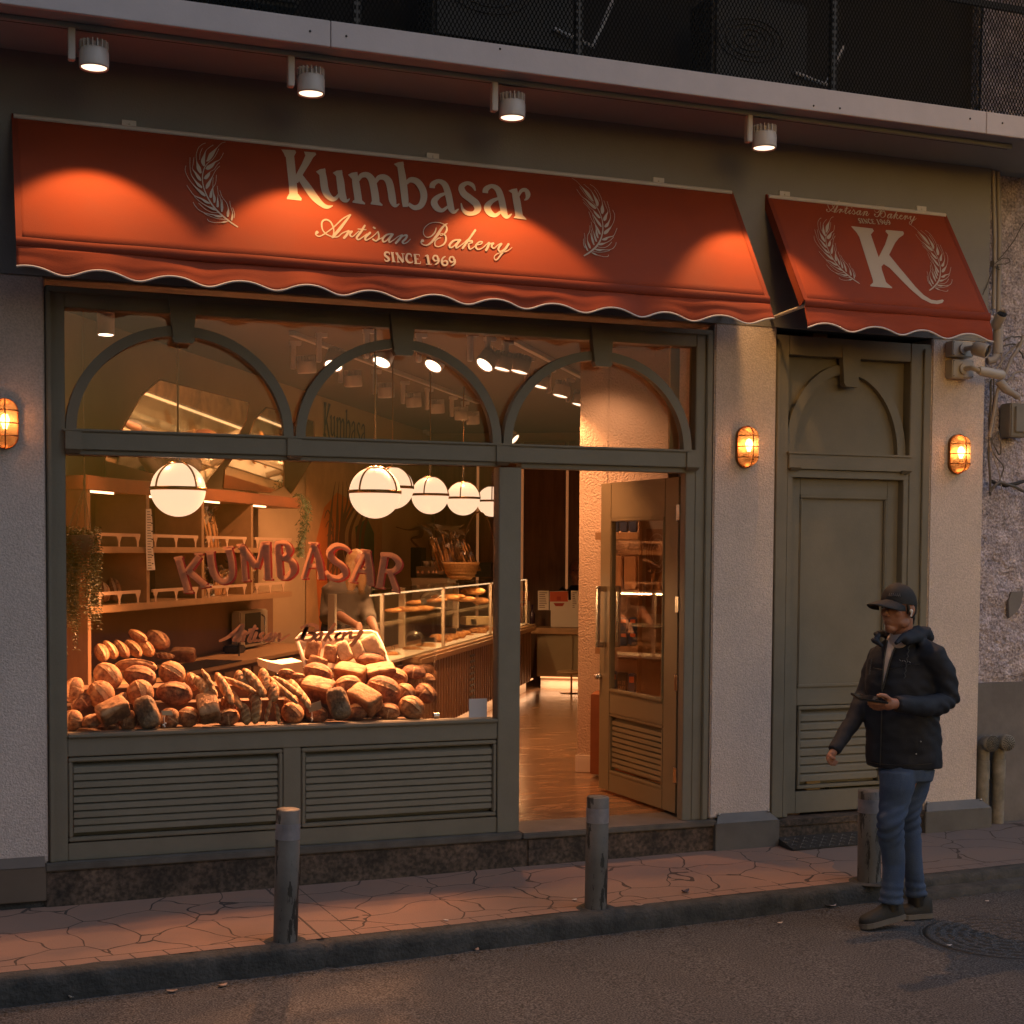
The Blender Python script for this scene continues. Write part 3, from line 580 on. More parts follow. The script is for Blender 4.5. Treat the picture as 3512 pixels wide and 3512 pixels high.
b.build('frame', paint, sd_)
b = MB(); b.box((4.72, .075, 2.378), (5.60, .09, 2.965)); b.build('blind_panel', paint, sd_)
b = MB(); arch(4.724, 5.596, 2.378, 2.93, .035, .075, .06, b); keystone(5.16, 3.04, 2.80, -.005, b, .07, .05); b.build('blind_arch', paint, sd_)
b = MB(); X0, X1 = 4.758, 5.562
b.box((X0, .055, .15), (4.842, .085, 2.225), bev=.003); b.box((5.478, .055, .15), (X1, .085, 2.225), bev=.003); b.box((4.842, .055, 2.12), (5.478, .085, 2.225), bev=.003); b.box((4.842, .055, .82), (5.478, .085, .93), bev=.003); b.box((4.842, .055, .15), (5.478, .085, .285), bev=.003)
for a, c in (((4.842, 2.10), (5.478, 2.12)), ((4.842, .93), (5.478, .95)), ((4.842, .95), (4.862, 2.10)), ((5.458, .95), (5.478, 2.10))): b.box((a[0], .047, a[1]), (c[0], .08, c[1]), bev=.006)
b.box((4.862, .070, .95), (5.458, .080, 2.10)); b.build('leaf', paint, sd_)
louvre(4.85, 5.47, .30, .815, 8, sd_, y=.06)
# ------------------------------------------------------------------ open shop door
hz = Vector((3.995, .10, 0)); fr_ = Vector((3.85, 1.13, 0))
hb = hit(2316, 2797, (0, 0, .17), Vector((0, 0, 1))); fb = hit(2052, 2706, (0, 0, .17), Vector((0, 0, 1)))
hb.z = fb.z = 0; dd = (fb-hb); DW = dd.length; dd.normalize(); dn = Vector((-dd.y, dd.x, 0));
if dn.x > 0: dn = -dn
DM = Matrix((dd, Vector((0, 0, 1)).cross(dd), Vector((0, 0, 1)))).transposed().to_4x4(); DM.translation = hb
ysgn = 1 if (Vector((0, 0, 1)).cross(dd)).dot(dn) > 0 else -1       # side facing the street
door = thing('shop_door', 'open glazed shop door with louvred bottom panel folded inwards', 'door', hb)
def dbox(b, x0, x1, z0, z1, y0, y1, bev=.004): b.box((x0, min(y0*ysgn, y1*ysgn), z0), (x1, max(y0*ysgn, y1*ysgn), z1), DM, bev)
DT = 2.215
b = MB(); gx0, gx1, gz0, gz1 = .17, DW-.15, .84, 1.98
dbox(b, 0, gx0, .18, DT, -.04, 0); dbox(b, gx1, DW, .18, DT, -.04, 0); dbox(b, gx0, gx1, gz1, DT, -.04, 0); dbox(b, gx0, gx1, .70, gz0, -.04, 0); dbox(b, gx0, gx1, .18, .30, -.04, 0)
for a, c in (((gx0, gz0-.0), (gx1, gz0+.022)), ((gx0, gz1-.02), (gx1, gz1)), ((gx0, gz0+.02), (gx0+.018, gz1-.02)), ((gx1-.018, gz0+.02), (gx1, gz1-.02))): dbox(b, a[0], c[0], a[1], c[1], -.03, .008, .006)
b.build('leaf', doorpaint, door)
b = MB(); dbox(b, gx0+.01, gx1-.01, gz0+.01, gz1-.01, -.022, -.016, 0); b.build('pane', glass_in, door)
mm_ = DM @ Matrix.Diagonal((1, -ysgn, 1, 1)); louvre(gx0, gx1, .30, .70, 9, door, doorpaint, y=.012, mtx=mm_)
for s_ in (1, -1):
    b = MB(); yo = .045 if s_ > 0 else -.085; x0 = DW-.10
    for (a, c) in (((x0, 1.13), (x0+.035, 1.165)), ((x0, 1.50), (x0+.035, 1.535))): dbox(b, a[0], c[0], a[1], c[1], 0 if s_ > 0 else -.04, yo+.02*s_, .003)
    dbox(b, x0, x0+.035, 1.13, 1.535, yo, yo+.02*s_, .004); b.build('handle', chrome, door)
b = MB(); c = DM @ Vector((DW-.02, .03*ysgn, .93)); b.sphere(c, .018, 8); c = DM @ Vector((DW-.02, .012*ysgn, .93)); b.sphere(c, .022, 8, (1, 1, 1)); b.build('lock', chrome, door)
for z in (.42, .98, 1.45, 2.0):
    b = MB(); b.box((-.028, -.006, z-.045), (.012, .006, z+.045), DM, .002); b.cyl(DM @ Vector((-.008, .012*ysgn, z-.05)), DM @ Vector((-.008, .012*ysgn, z+.05)), .009, 12); b.box((4.022, .07, z-.045), (4.03, .11, z+.045)); b.build('hinge', chrome, door)
# ================================================================== AWNINGS
AW0 = Vector((0, -.022, 3.900)); AW1 = Vector((0, -.462, 3.205)); AS = (AW1-AW0); ASL = AS.length; AS.normalize(); AN = Vector((1, 0, 0)).cross(AS).normalized()
if AN.y > 0: AN = -AN
def amap(px, py): return hit(px, py, AW0+AN*.0016, AN)
def a2(P): return (P.x, (P-AW0).dot(AS))
def a3(x, s): return Vector((x, 0, 0))+AW0+AS*s+AN*.0016
canvas = mat('terracotta_canvas', (.31, .045, .010), .85, bump=.35, bscale=350, var=.14, vscale=3)
canvas2 = mat('terracotta_canvas_hem', (.24, .034, .009), .85, bump=.25, bscale=500, var=.1, vscale=3)
cream = mat('cream_print', (.50, .39, .29), .7, bump=.1, bscale=300); piping = mat('white_piping', (.66, .60, .58), .6)
CANV = []
def awning(x0, x1, lab, sag, flap, nsc, ph):
    t = thing('awning', lab, 'awning', ((x0+x1)/2, -.02, 3.9))
    NX = int((x1-x0)*24); NS = 14; v = []; f = []
    for i in range(NX+1):
        x = x0+(x1-x0)*i/NX
        for j in range(NS+1):
            s = ASL*j/NS; bow = -.003*math.sin(math.pi*j/NS)*(1+.3*math.sin(x*3+ph))
            p = Vector((x, 0, 0))+AW0+AS*s+AN*(bow*.3); v.append(p)
    for i in range(NX):
        for j in range(NS): a = i*(NS+1)+j; f.append((a, a+1, a+NS+2, a+NS+1))
    b = MB().add(v, f, True); o = b.build('canvas', canvas, t); CANV.append(o); m = o.modifiers.new('thick', 'SOLIDIFY'); m.thickness = .003; m.offset = -1
    # folded seam over the front bar
    b = MB(); N2 = int((x1-x0)*30); pr = [(-.456, 3.214), (-.466, 3.208), (-.470, 3.196), (-.470, 3.172), (-.462, 3.163)]
    v = []; f = []
    for i in range(N2+1):
        x = x0+(x1-x0)*i/N2
        for y, z in pr: v.append((x, y-.004+.003*noise.noise(Vector((x*6, z*9, ph))), z+.004*noise.noise(Vector((x*2.5, 0, ph)))))
    for i in range(N2):
        for j in range(4): a = i*5+j; f.append((a, a+1, a+6, a+5))
    b.add(v, f, True); b.build('seam', canvas2, t)
    # scalloped valance
    v = []; f = []; NV = 9; N3 = int((x1-x0)*60); low = []
    for i in range(N3+1):
        x = x0+(x1-x0)*i/N3; c = math.cos(2*math.pi*(x-x0-ph)/.332); zb = 3.062-.019*(-c)+(-.004*c*c)+.006*noise.noise(Vector((x*1.3, 4, 0)))
        for j in range(NV+1):
            k = j/NV; z = 3.170+(zb-3.170)*k
            y = -.466-.040*k+.010*k*math.sin(x*7+ph)+.014*noise.noise(Vector((x*3.3, k*1.5, ph+2)))*k+.010*noise.noise(Vector((x*1.1, k*3, 9)))
            v.append((x, y, z))
        low.append(v[-1])
    for i in range(N3):
        for j in range(NV): a = i*(NV+1)+j; f.append((a, a+1, a+NV+2, a+NV+1))
    b = MB().add(v, f, True); o = b.build('valance', canvas, t); val = o; m = o.modifiers.new('thick', 'SOLIDIFY'); m.thickness = .002
    b = MB(); b.tube([Vector(p)+Vector((0, -.001, -.002)) for p in low], .0052, 6); b.build('piping', piping, val)
    # side hems, frame and arms
    for x, d in ((x0, 1), (x1, -1)):
        b = MB(); P = [AW0+AN*.0012, AW1+AN*.0012, AW1+AN*.0012+Vector((.028*d, 0, 0)), AW0+AN*.0012+Vector((.028*d, 0, 0))]; b.add([p+Vector((x, 0, 0)) for p in P], [(0, 1, 2, 3)])
        if flap: P = [AW0, AW1, AW1-AN*.055, AW0-AN*.055]; b.prism([p+Vector((x, 0, 0)) for p in P], (.003*d, 0, 0))
        b.build('side_hem', canvas2, t)
        xa = x+.05*d; b = MB(); b.tube([(xa, -.01, 3.17), (xa, -.44, 3.19)], .011, 8); b.tube([(xa, -.02, 3.88), (xa, -.45, 3.19)], .010, 8); b.build('arm', whitep, t)
    b = MB(); b.tube([(x0+.02, -.452, 3.19), (x1-.02, -.452, 3.19)], .012, 8); b.build('front_bar', whitep, t)
    b = MB(); b.tube([(x0+.01, -.03, 3.885), (x1-.01, -.03, 3.885)], .014, 8); b.build('wall_bar', whitep, t)
    for fx in ([.14, .54, .88] if x1-x0 > 2 else [.10, .86]):
        x = x0+(x1-x0)*fx; b = MB(); b.box((x-.035, -.024, 3.89), (x+.035, -.012, 3.928)); b.sphere((x, -.025, 3.91), .006, 6); b.build('wall_bracket', whitep, t)
    return t
awA = awning(.270, 4.299, 'wide terracotta shop awning with cream bakery lettering over the window', 0, False, 12, .05)
awB = awning(4.527, 5.820, 'small terracotta awning with a large cream letter above the side door', 0, True, 4, .13)
# --- main lettering, traced as strokes
ft = Flat(crop(940, 490, .2381, amap), AN)
POLY1 = [[(105,95),(300,105),(318,135),(285,200),(160,200),(140,150)],[(215,735),(350,740),(398,800),(392,832),(188,812),(184,792)],[(430,125),(595,140),(607,168),(560,215),(500,320),(430,430),(345,580),(290,560),(320,450),(400,300),(452,180)],
[(603,415),(660,380),(735,368),(745,410),(650,462)],[(845,432),(900,400),(978,392),(988,440),(895,482)],[(1065,460),(1120,430),(1198,420),(1208,475),(1115,515)],[(1145,825),(1270,830),(1312,870),(1308,888),(1130,862),(1128,848)],[(1405,845),(1520,850),(1563,890),(1560,908),(1390,885),(1392,868)],
[(1725,305),(1788,280),(1860,270),(1872,320),(1775,350)]]
for p in POLY1: ft.poly(p)
ST1 = [[(222,130,124),(245,350,124),(270,600,120),(285,800,128)],[(360,470,90),(480,640,112),(580,780,108),(690,890,72),(770,925,52),(845,905,14)],
[(692,400,88),(710,520,108),(730,660,110),(770,750,100),(840,810,72),(900,790,52),(945,720,30)],[(930,420,90),(955,560,112),(975,720,110),(1000,800,100),(1045,835,52),(1090,805,14)],
[(1160,450,86),(1180,600,108),(1205,760,110),(1215,850,112)],[(1200,560,40),(1255,475,70),(1340,465,86),(1405,530,105),(1437,650,110),(1458,780,112),(1465,870,112)],[(1450,590,40),(1505,505,70),(1590,498,86),(1655,565,105),(1687,700,108),(1708,830,106),(1745,905,58),(1805,880,14)],
[(1818,320,95),(1848,500,108),(1873,700,108),(1888,850,100),(1890,925,74)],[(1900,590,40),(1965,535,78),(2065,565,96),(2140,680,104),(2155,800,100),(2110,905,88),(2020,935,70),(1935,880,50)]]
for s_ in ST1: ft.stroke(s_, .97, False)
ft.fn = crop(1380, 530, .2381, amap)
AA = [[(428,485,78),(440,430,80),(520,385,58),(605,430,84),(652,540,94),(683,680,94),(703,780,90),(745,830,52),(810,785,14)],[(645,555,34),(530,600,60),(458,680,94),(490,765,90),(570,808,55),(650,755,38)]]
for s_ in AA: ft.stroke(s_, 1, False); ft.stroke([(x+765, y+71, w_) for x, y, w_ in s_], 1, False)
for s_ in [[(1050,525,18),(1010,445,56),(930,415,54),(852,470,84),(880,560,98),(980,640,100),(1060,710,104),(1085,790,98),(1025,848,62),(930,845,62),(868,790,42),(845,702,16)],[(1612,520,76),(1640,640,104),(1668,800,104),(1682,900,108)],[(1670,600,35),(1712,525,50),(1775,515,56),(1808,575,72),(1792,635,44),(1755,660,14)]]: ft.stroke(s_, 1, False)
for p in [[(1527,525),(1580,500),(1650,490),(1662,545),(1580,562)],[(1632,880),(1737,880),(1785,930),(1782,942),(1605,918),(1606,905)]]: ft.poly(p)
ft.mb.build('name_lettering', cream, CANV[0])
SCR3 = [[(140,390,60),(118,430,24),(180,462,22),(280,410,22),(430,300,22),(580,160,22),(700,90,22),(730,85,12)],[(722,90,25),(620,220,45),(520,350,55),(410,475,45)],[(400,480,18),(430,400,20),(420,300,24),(370,205,26),(290,170,28),(225,215,30),(230,330,24),(290,415,22),(400,465,20),(500,468,20),(580,405,20),(680,365,20)],
[(690,365,35),(660,430,45),(610,490,42)],[(625,460,18),(690,390,25),(750,375,28)],[(745,378,38),(712,430,35),(750,470,20),(820,415,18),(870,370,18)],[(970,275,34),(900,390,42),(832,480,38),(860,520,26),(930,480,18),(1010,420,16)],[(850,335,14),(920,342,22),(995,350,14)],[(1065,400,40),(985,480,40),(990,530,26),(1060,500,18),(1130,450,16),(1200,380,20)],[(1122,308,30),(1148,325,30)],[(1200,385,24),(1215,450,30),(1208,510,32),(1160,545,24),(1110,515,30)],[(1210,520,18),(1290,480,16),(1340,440,18)],[(1440,420,22),(1350,440,30),(1285,505,36),(1295,560,28),(1350,540,20),(1430,440,22)],[(1460,430,36),(1400,510,40),(1400,570,24),(1470,530,16),(1550,470,16),(1620,440,18)],[(1625,450,36),(1560,530,42),(1510,585,40)],[(1530,560,16),(1630,465,24),(1700,450,34),(1685,505,38),(1630,560,38),(1650,592,24),(1710,570,18),(1765,515,12)]]
SCR4 = [[(250,440,56),(222,475,22),(270,516,20),(340,515,28),(420,450,40),(500,350,50),(570,240,44),(640,165,28),(680,145,14)],[(485,215,14),(460,300,26),(390,370,22),(310,378,14),(262,310,12),(285,215,12),(380,140,12),(500,122,12),(600,145,14),(660,190,26),(668,260,34),(630,320,24),(570,350,14),(552,330,12),(592,316,12),(642,350,28),(655,430,34),(615,505,28),(530,545,18),(470,525,20),(465,460,20),(515,405,20),(565,390,14)],[(890,425,22),(795,440,34),(718,515,38),(735,565,26),(800,530,20),(880,440,22)],[(905,430,36),(840,520,40),(842,570,24),(920,520,18),(1010,445,18),(1060,400,18)],[(1165,260,38),(1090,370,36),(1020,470,40),(945,575,38)],[(1040,455,18),(1105,448,28),(1108,480,22),(1060,492,20),(1052,545,36),(1080,590,22),(1160,540,16),(1220,470,18)],[(1180,520,16),(1265,500,20),(1288,465,22),(1230,470,26),(1175,535,36),(1205,592,26),(1285,575,18),(1360,510,18),(1400,475,20)],[(1410,480,34),(1390,540,42),(1355,610,40)],[(1370,570,16),(1420,502,20),(1480,488,24)],[(1480,490,36),(1450,540,34),(1490,577,20),(1560,520,18),(1615,492,20)],[(1620,500,38),(1570,580,38),(1592,632,24),(1660,600,20),(1740,510,34)],[(1745,505,40),(1690,590,38),(1610,690,32),(1550,770,22),(1505,772,18),(1500,720,18),(1560,668,16),(1680,640,16),(1760,600,14),(1805,560,10)]]
SI3 = [[(1400,790,20),(1385,752,20),(1330,755,36),(1320,800,38),(1375,850,40),(1385,890,34),(1335,902,24),(1310,865,12)],[(1445,755,40),(1470,910,40)],[(1420,752,14),(1475,758,14)],[(1440,912,14),(1505,918,14)],[(1535,770,18),(1548,915,16)],[(1515,765,34),(1640,925,42)],[(1628,780,16),(1642,920,16)],[(1498,760,12),(1550,765,12)],[(1605,775,12),(1665,780,12)],[(1525,920,12),(1580,922,12)],[(1782,832,16),(1768,788,22),(1712,785,34),(1690,860,40),(1730,925,34),(1798,925,16),(1802,900,10)]]
SI4 = [[(110,685,38),(130,840,38)],[(90,685,14),(190,690,14)],[(188,688,10),(195,725,10)],[(120,765,14),(175,768,12)],[(100,845,14),(210,848,16)],[(208,848,12),(213,808,10)],[(330,700,40),(355,855,40)],[(285,720,16),(335,695,20)],[(305,858,14),(405,862,14)]]
NINE = [[(515,775,32),(500,718,28),(452,710,26),(430,755,32),(462,798,26),(512,788,22)],[(520,750,34),(525,810,36),(490,852,28),(455,865,12)]]
SIX = [[(645,722,16),(597,755,30),(580,820,38),(610,873,32),(662,870,32),(680,822,34),(642,796,24),(597,820,20)]]
T3 = (1060, 720, .19669); T4 = (1400, 740, .19669)
def both(flat, fn, what):
    if what != 'since':
        flat.fn = crop(*T3, fn)
        for s_ in SCR3: flat.stroke(s_)
        flat.fn = crop(*T4, fn)
        for s_ in SCR4: flat.stroke(s_)
    if what != 'script':
        flat.fn = crop(*T3, fn)
        for s_ in SI3: flat.stroke(s_, 1, False)
        flat.fn = crop(*T4, fn)
        for s_ in SI4+NINE+SIX+[[(x+283, y+22, w_) for x, y, w_ in q] for q in NINE]: flat.stroke(s_, 1, False)
fs = Flat(amap, AN); both(fs, amap, 'all'); fs.mb.build('script_lettering', cream, CANV[0])
# --- wheat ear emblem
WH = [[(1300,1860,26),(1150,1760,32),(950,1600,36),(800,1440,32),(690,1270,28),(610,1090,24),(570,900,20),(580,740,20),(620,620,18),(690,530,16),(780,460,12),(850,360,10),(910,240,8)],
[(650,500,10),(690,470,60),(750,370,100),(830,270,40),(880,210,12),(960,130,10),(1045,100,8)],[(640,650,20),(680,640,90),(760,590,80),(830,520,30),(920,470,12),(970,400,10),(1005,325,8)],[(600,850,20),(640,840,80),(700,770,60),(730,720,12),(810,670,10),(880,570,8),(925,530,8)],[(650,1060,40),(680,1000,80),(735,900,40),(780,810,12),(850,680,10),(930,600,8)],[(740,1240,60),(750,1170,60),(780,1060,20),(840,960,10),(860,790,8)],[(815,1350,40),(815,1270,60),(795,1150,20),(785,1000,10),(790,840,8)],[(885,1440,50),(885,1370,50),(885,1250,14),(895,1180,10),(875,1020,8)],[(970,1540,40),(975,1460,55),(975,1370,30),(970,1290,8)],[(1095,1640,50),(1100,1570,60),(1105,1490,20),(1070,1370,10),(980,1250,10),(930,1110,8)],[(1175,1720,40),(1190,1650,45),(1190,1560,14),(1150,1430,10),(1135,1330,8)],[(1225,1680,14),(1235,1600,12),(1195,1470,8)],[(925,1210,8),(950,1350,10),(950,1480,10)],
[(600,590,50),(580,500,90),(610,380,40),(640,290,14),(700,230,10),(790,170,8)],[(530,740,50),(490,650,90),(450,520,20),(440,380,10),(480,240,10),(560,160,10),(630,130,8)],[(530,900,40),(490,850,70),(430,760,40),(360,660,10),(375,560,8),(390,430,8)],[(550,1050,40),(490,1000,60),(430,930,30),(340,790,12),(310,620,10),(310,430,8)],[(620,1220,40),(560,1170,65),(470,1090,40),(380,1000,12),(270,850,10),(210,700,10),(225,600,8)],[(715,1380,30),(640,1350,55),(550,1290,30),(400,1220,12),(320,1120,10),(245,1010,8)],[(840,1520,30),(770,1490,50),(680,1450,20),(560,1380,12),(470,1310,10),(400,1240,8)],[(965,1655,30),(880,1650,50),(780,1620,20),(640,1590,12),(510,1530,10),(420,1440,10),(375,1360,8)],[(1085,1755,20),(1020,1770,45),(950,1780,14),(800,1780,10),(700,1750,10),(670,1710,8)],[(920,1580,10),(760,1570,10),(620,1500,8),(490,1380,8)],[(1050,1720,12),(880,1700,10),(700,1640,10),(600,1590,8)],[(510,480,10),(520,350,8),(565,240,8)]]
TW = (600, 470, .16567)
w0 = a2(amap(TW[0]+1300*TW[2], TW[1]+1860*TW[2])); w1 = a2(amap(TW[0]+1045*TW[2], TW[1]+100*TW[2]))
def wheat(par, base, tip, flip):
    """the same ear placed by its base and tip on the slope (similarity, optionally mirrored)"""
    b_ = a2(amap(*base)); t_ = a2(amap(*tip)); src = complex(w1[0]-w0[0], w1[1]-w0[1]); dst = complex(t_[0]-b_[0], t_[1]-b_[1])
    if flip: src = complex(-src.real, src.imag)
    k = dst/src
    def fn(px, py):
        q = a2(amap(px, py)); z = complex(q[0]-w0[0], q[1]-w0[1])
        if flip: z = complex(-z.real, z.imag)
        z *= k; return a3(b_[0]+z.real, b_[1]+z.imag)
    fw_ = Flat(crop(*TW, fn), AN)
    for s_ in WH: fw_.stroke([(x, y, max(w_*.92, 10)) for x, y, w_ in s_])
    fw_.mb.build('wheat_emblem', cream, CANV[0] if par is awA else CANV[1])
wheat(awA, (815, 778), (773, 487), False); wheat(awA, (2003, 877), (1962, 612), True)
wheat(awB, (2720+720*.3157, 690+893*.3157), (2720+438*.3157, 690+170*.3157), False); wheat(awB, (2720+1482*.3157, 690+968*.3157), (2720+1280*.3157, 690+262*.3157), True)
# --- big initial and small lines on the side awning
fk = Flat(crop(2720, 690, .3157, amap), AN)
fk.poly([(632,275),(640,272),(862,297),(878,322),(845,362),(930,608),(1000,470),(1035,365),(1005,330),(1010,312),(1195,328),(1205,350),(1195,370),(1150,400),(1110,450),(1043,583),(1130,690),(1330,930),(1420,1020),(1500,1070),(1560,1080),(1625,1068),(1638,1080),(1620,1105),(1570,1118),(1500,1110),(1400,1060),(1280,960),(1180,860),(1050,725),(985,683),(960,710),(965,745),(1010,880),(1075,935),(1078,946),(840,925),(838,912),(868,885),(868,860),(720,390),(690,340)])
fk.mb.build('initial_letter', cream, CANV[1])
def remap(s0, s1, d0, d1):
    s0 = a2(amap(*s0)); s1 = a2(amap(*s1)); d0 = a2(amap(*d0)); d1 = a2(amap(*d1)); k = complex(d1[0]-d0[0], d1[1]-d0[1])/complex(s1[0]-s0[0], s1[1]-s0[1])
    def fn(px, py): q = a2(amap(px, py)); z = complex(q[0]-s0[0], q[1]-s0[1])*k; return a3(d0[0]+z.real, d0[1]+z.imag)
    return fn
fz = Flat(amap, AN); both(fz, remap((1082, 797), (1755, 850), (2720+360*.3157, 690+93*.3157), (2720+1335*.3157, 690+190*.3157)), 'script')
both(fz, remap((1316, 880), (1562, 905), (2720+705*.3157, 690+215*.3157), (2720+1052*.3157, 690+247*.3157)), 'since'); fz.mb.build('script_lettering', cream, CANV[1])
# ================================================================== CANOPY LIGHT TRACK AND SPOTS
tk = thing('light_track', 'slim white light track fixed under the canopy', 'light track', (2.5, -.45, 4.2))
b = MB(); b.box((-3.4, -.515, 4.188), (5.92, -.465, 4.212), bev=.003); b.build('rail', soffit, tk)
b = MB(); b.box((-3.4, -.492, 4.1865), (5.90, -.486, 4.189)); b.build('groove', black, tk)
warm = (1.0, .50, .20)
lens_m = mat('spot_lens', (.9, .7, .5), .3, emit=(1.0, .72, .48), es=1.2)
def spot_parts(t, c, tilt=None, s=1., brk=True, side=-1, lensm=None, drop=.085):
    """track spotlight: c is the middle of the lens, tilt the beam direction"""
    d = Vector(tilt or (0, 0, -1)).normalized(); m = frame(c, (1, 0, .001) if abs(d.x) < .8 else (0, 1, 0), -d)
    b = MB(); r = .066*s
    b.lathe([(r*.90, .006), (r*1.0, 0), (r*1.04, .01), (r*1.04, .075*s), (r*.98, .082*s), (r*.98, .088*s), (.001, .088*s)], (0, 0, 0), 32); b.v = [m @ p for p in b.v]; b.build('housing', whitep, t)
    b = MB()
    for k in range(18):
        a = 2*math.pi*k/18; q = Matrix.Rotation(a, 4, 'Z'); bb_ = MB().box((r*.55, -.0022, .086*s), (r*1.02, .0022, .125*s)); b.add([m @ (q @ p) for p in bb_.v], bb_.f)
    bb_ = MB().cyl((0, 0, .086*s), (0, 0, .118*s), r*.62, 16); b.add([m @ p for p in bb_.v], bb_.f); b.build('heat_sink', whitep, t)
    b = MB(); b.lathe([(.001, .012*s), (r*.5, .013*s), (r*.88, .007*s)], (0, 0, 0), 24); b.v = [m @ p for p in b.v]; b.build('lens', lensm or lens_m, t)
    if brk:
        x = c[0]+side*(r+.035*s); b = MB(); z0 = c[2]+.055*s; b.box((x-.016*s, c[1]-.022*s, z0-.03*s), (x+.016*s, c[1]+.022*s, z0+.15*s), bev=.004); b.box((x-.02, c[1]-.024, z0+.14*s), (x+.05, c[1]+.024, z0+.168*s)); b.build('bracket', whitep, t)
def spotlight(name, c, d, energy, ang, blend=.12, col=warm, r=.03, par=None):
    l_ = bpy.data.lights.new(name, 'SPOT'); l_.energy = energy; l_.spot_size = R(ang); l_.spot_blend = blend; l_.color = col; l_.shadow_soft_size = r
    o = bpy.data.objects.new(name, l_); COL.objects.link(o); d = Vector(d).normalized(); o.rotation_euler = d.to_track_quat('-Z', 'Y').to_euler(); o.location = Vector(c)+d*.02
    if par is not None: o.parent = par; o.matrix_parent_inverse = par.matrix_basis.inverted()
    return o
for i, (px, py, lab) in enumerate(((320, 240, 'canopy spotlight at far left of the track'), (1060, 330, 'second canopy spotlight from the left above the wheat and letter K'), (1747, 415, 'third canopy spotlight above the end of the shop name'), (2608, 515, 'rightmost canopy spotlight above the gap between the awnings'))):
    c = at(px, py+8, -.45); c.z = 4.018; c.y = -.49; t = thing('spotlight', lab, 'spotlight', c, 'spotlights on the canopy track'); spot_parts(t, c)
    spotlight('lamp', c, (0, -.02, -1), 25, 80, .42, (1, .50, .16), .03, t); spotlight('beam', c, (.04, -.48, -1), 85, 50, 1.0, (1, .48, .22), .022, t)
# ================================================================== WALL LAMPS
amber = glassmat('amber_glass', (1.0, .70, .44), .9, .02)
# pressed amber glass glows where the bulb lights it
n, l = nodes(amber); tb = [q for q in n if q.type == 'BSDF_TRANSPARENT'][0]; tr = n.new('ShaderNodeBsdfTranslucent'); tr.inputs[0].default_value = (.9, .5, .24, 1); ms_ = n.new('ShaderNodeMixShader'); ms_.inputs[0].default_value = .3
mxn = [q for q in n if q.type == 'MIX_SHADER' and q != ms_][0]; l.new(tb.outputs[0], ms_.inputs[1]); l.new(tr.outputs[0], ms_.inputs[2]); l.new(ms_.outputs[0], mxn.inputs[1])
bulbm = mat('bulb_glow', (1, .8, .5), .3, emit=(1.0, .62, .25), es=8)
def wall_lamp(c, lab):
    t = thing('bulkhead_lamp', lab, 'wall lamp', c, 'caged wall lamps'); cx, cz = c.x, c.z; a, h = .058, .118; D0 = -.014
    def stad(k, y, r_=1.0, n_=14):
        P = []; rr = a*r_; hh = h-a+ (a-rr)*0
        for i in range(n_+1): t_ = math.pi*i/n_; P.append(Vector((cx+math.cos(t_)*rr, y, cz+hh+math.sin(t_)*rr)))
        for i in range(n_+1): t_ = math.pi+math.pi*i/n_; P.append(Vector((cx+math.cos(t_)*rr, y, cz-hh+math.sin(t_)*rr)))
        return P
    b = MB(); b.prism(stad(0, D0, 1.12), (0, -.018, 0)); b.build('base', bronze, t)
    rings = [(1.0, -.034), (.99, -.06), (.93, -.082), (.78, -.098), (.45, -.106)]; V = []; F = []
    for r_, y in rings: V += stad(0, y, r_)
    n_ = 30
    for i in range(len(rings)-1):
        for k in range(n_): F.append((i*n_+k, i*n_+(k+1) % n_, (i+1)*n_+(k+1) % n_, (i+1)*n_+k))
    F.append(tuple(range(4*n_, 5*n_))); MB().add(V, F, True).build('amber_glass', amber, t)
    b = MB(); P = stad(0, -.036, 1.07); b.tube(P+[P[0]], .0035, 6)
    vv = [Vector((cx, y, cz+z)) for z, y in [(h+.006, -.034), (h*.98, -.075), (h*.7, -.108), (0, -.113), (-h*.7, -.108), (-h*.98, -.075), (-h-.006, -.034)]]; b.tube([Vector(q) for q in catmull([tuple(p) for p in vv], 5)], .0035, 6)
    for z in (.062, 0, -.062): b.tube([Vector(q) for q in catmull([(cx-a*1.08, -.034, cz+z), (cx-a*1.03, -.075, cz+z), (cx-a*.6, -.105, cz+z), (cx, -.113, cz+z), (cx+a*.6, -.105, cz+z), (cx+a*1.03, -.075, cz+z), (cx+a*1.08, -.034, cz+z)], 4)], .0032, 6)
    b.build('cage', copper, t)
    b = MB(); b.lathe([(.001, .048), (.014, .042), (.022, .022), (.022, .006), (.012, -.02), (.010, -.03)], (cx, -.062, cz), 16); b.build('bulb', bulbm, t)
    b = MB(); b.cyl((cx, -.062, cz-.03), (cx, -.062, cz-.065), .014, 12); b.build('socket', dark, t)
    l_ = bpy.data.lights.new('glow', 'POINT'); l_.energy = .65; l_.color = (1, .50, .22); l_.shadow_soft_size = .02; o = bpy.data.objects.new('glow', l_); COL.objects.link(o); o.location = (cx, -.085, cz+.01); o.parent = t; o.matrix_parent_inverse = t.matrix_basis.inverted()
wall_lamp(Vector((4.413, -.06, 2.394)), 'caged amber wall lamp on the pilaster between the shop door and the side door')
wall_lamp(Vector((5.944, -.06, 2.397)), 'caged amber wall lamp on the corner pilaster below the security cameras')
wall_lamp(Vector((.226, -.06, 2.378)), 'caged amber wall lamp cut by the left edge of the picture')
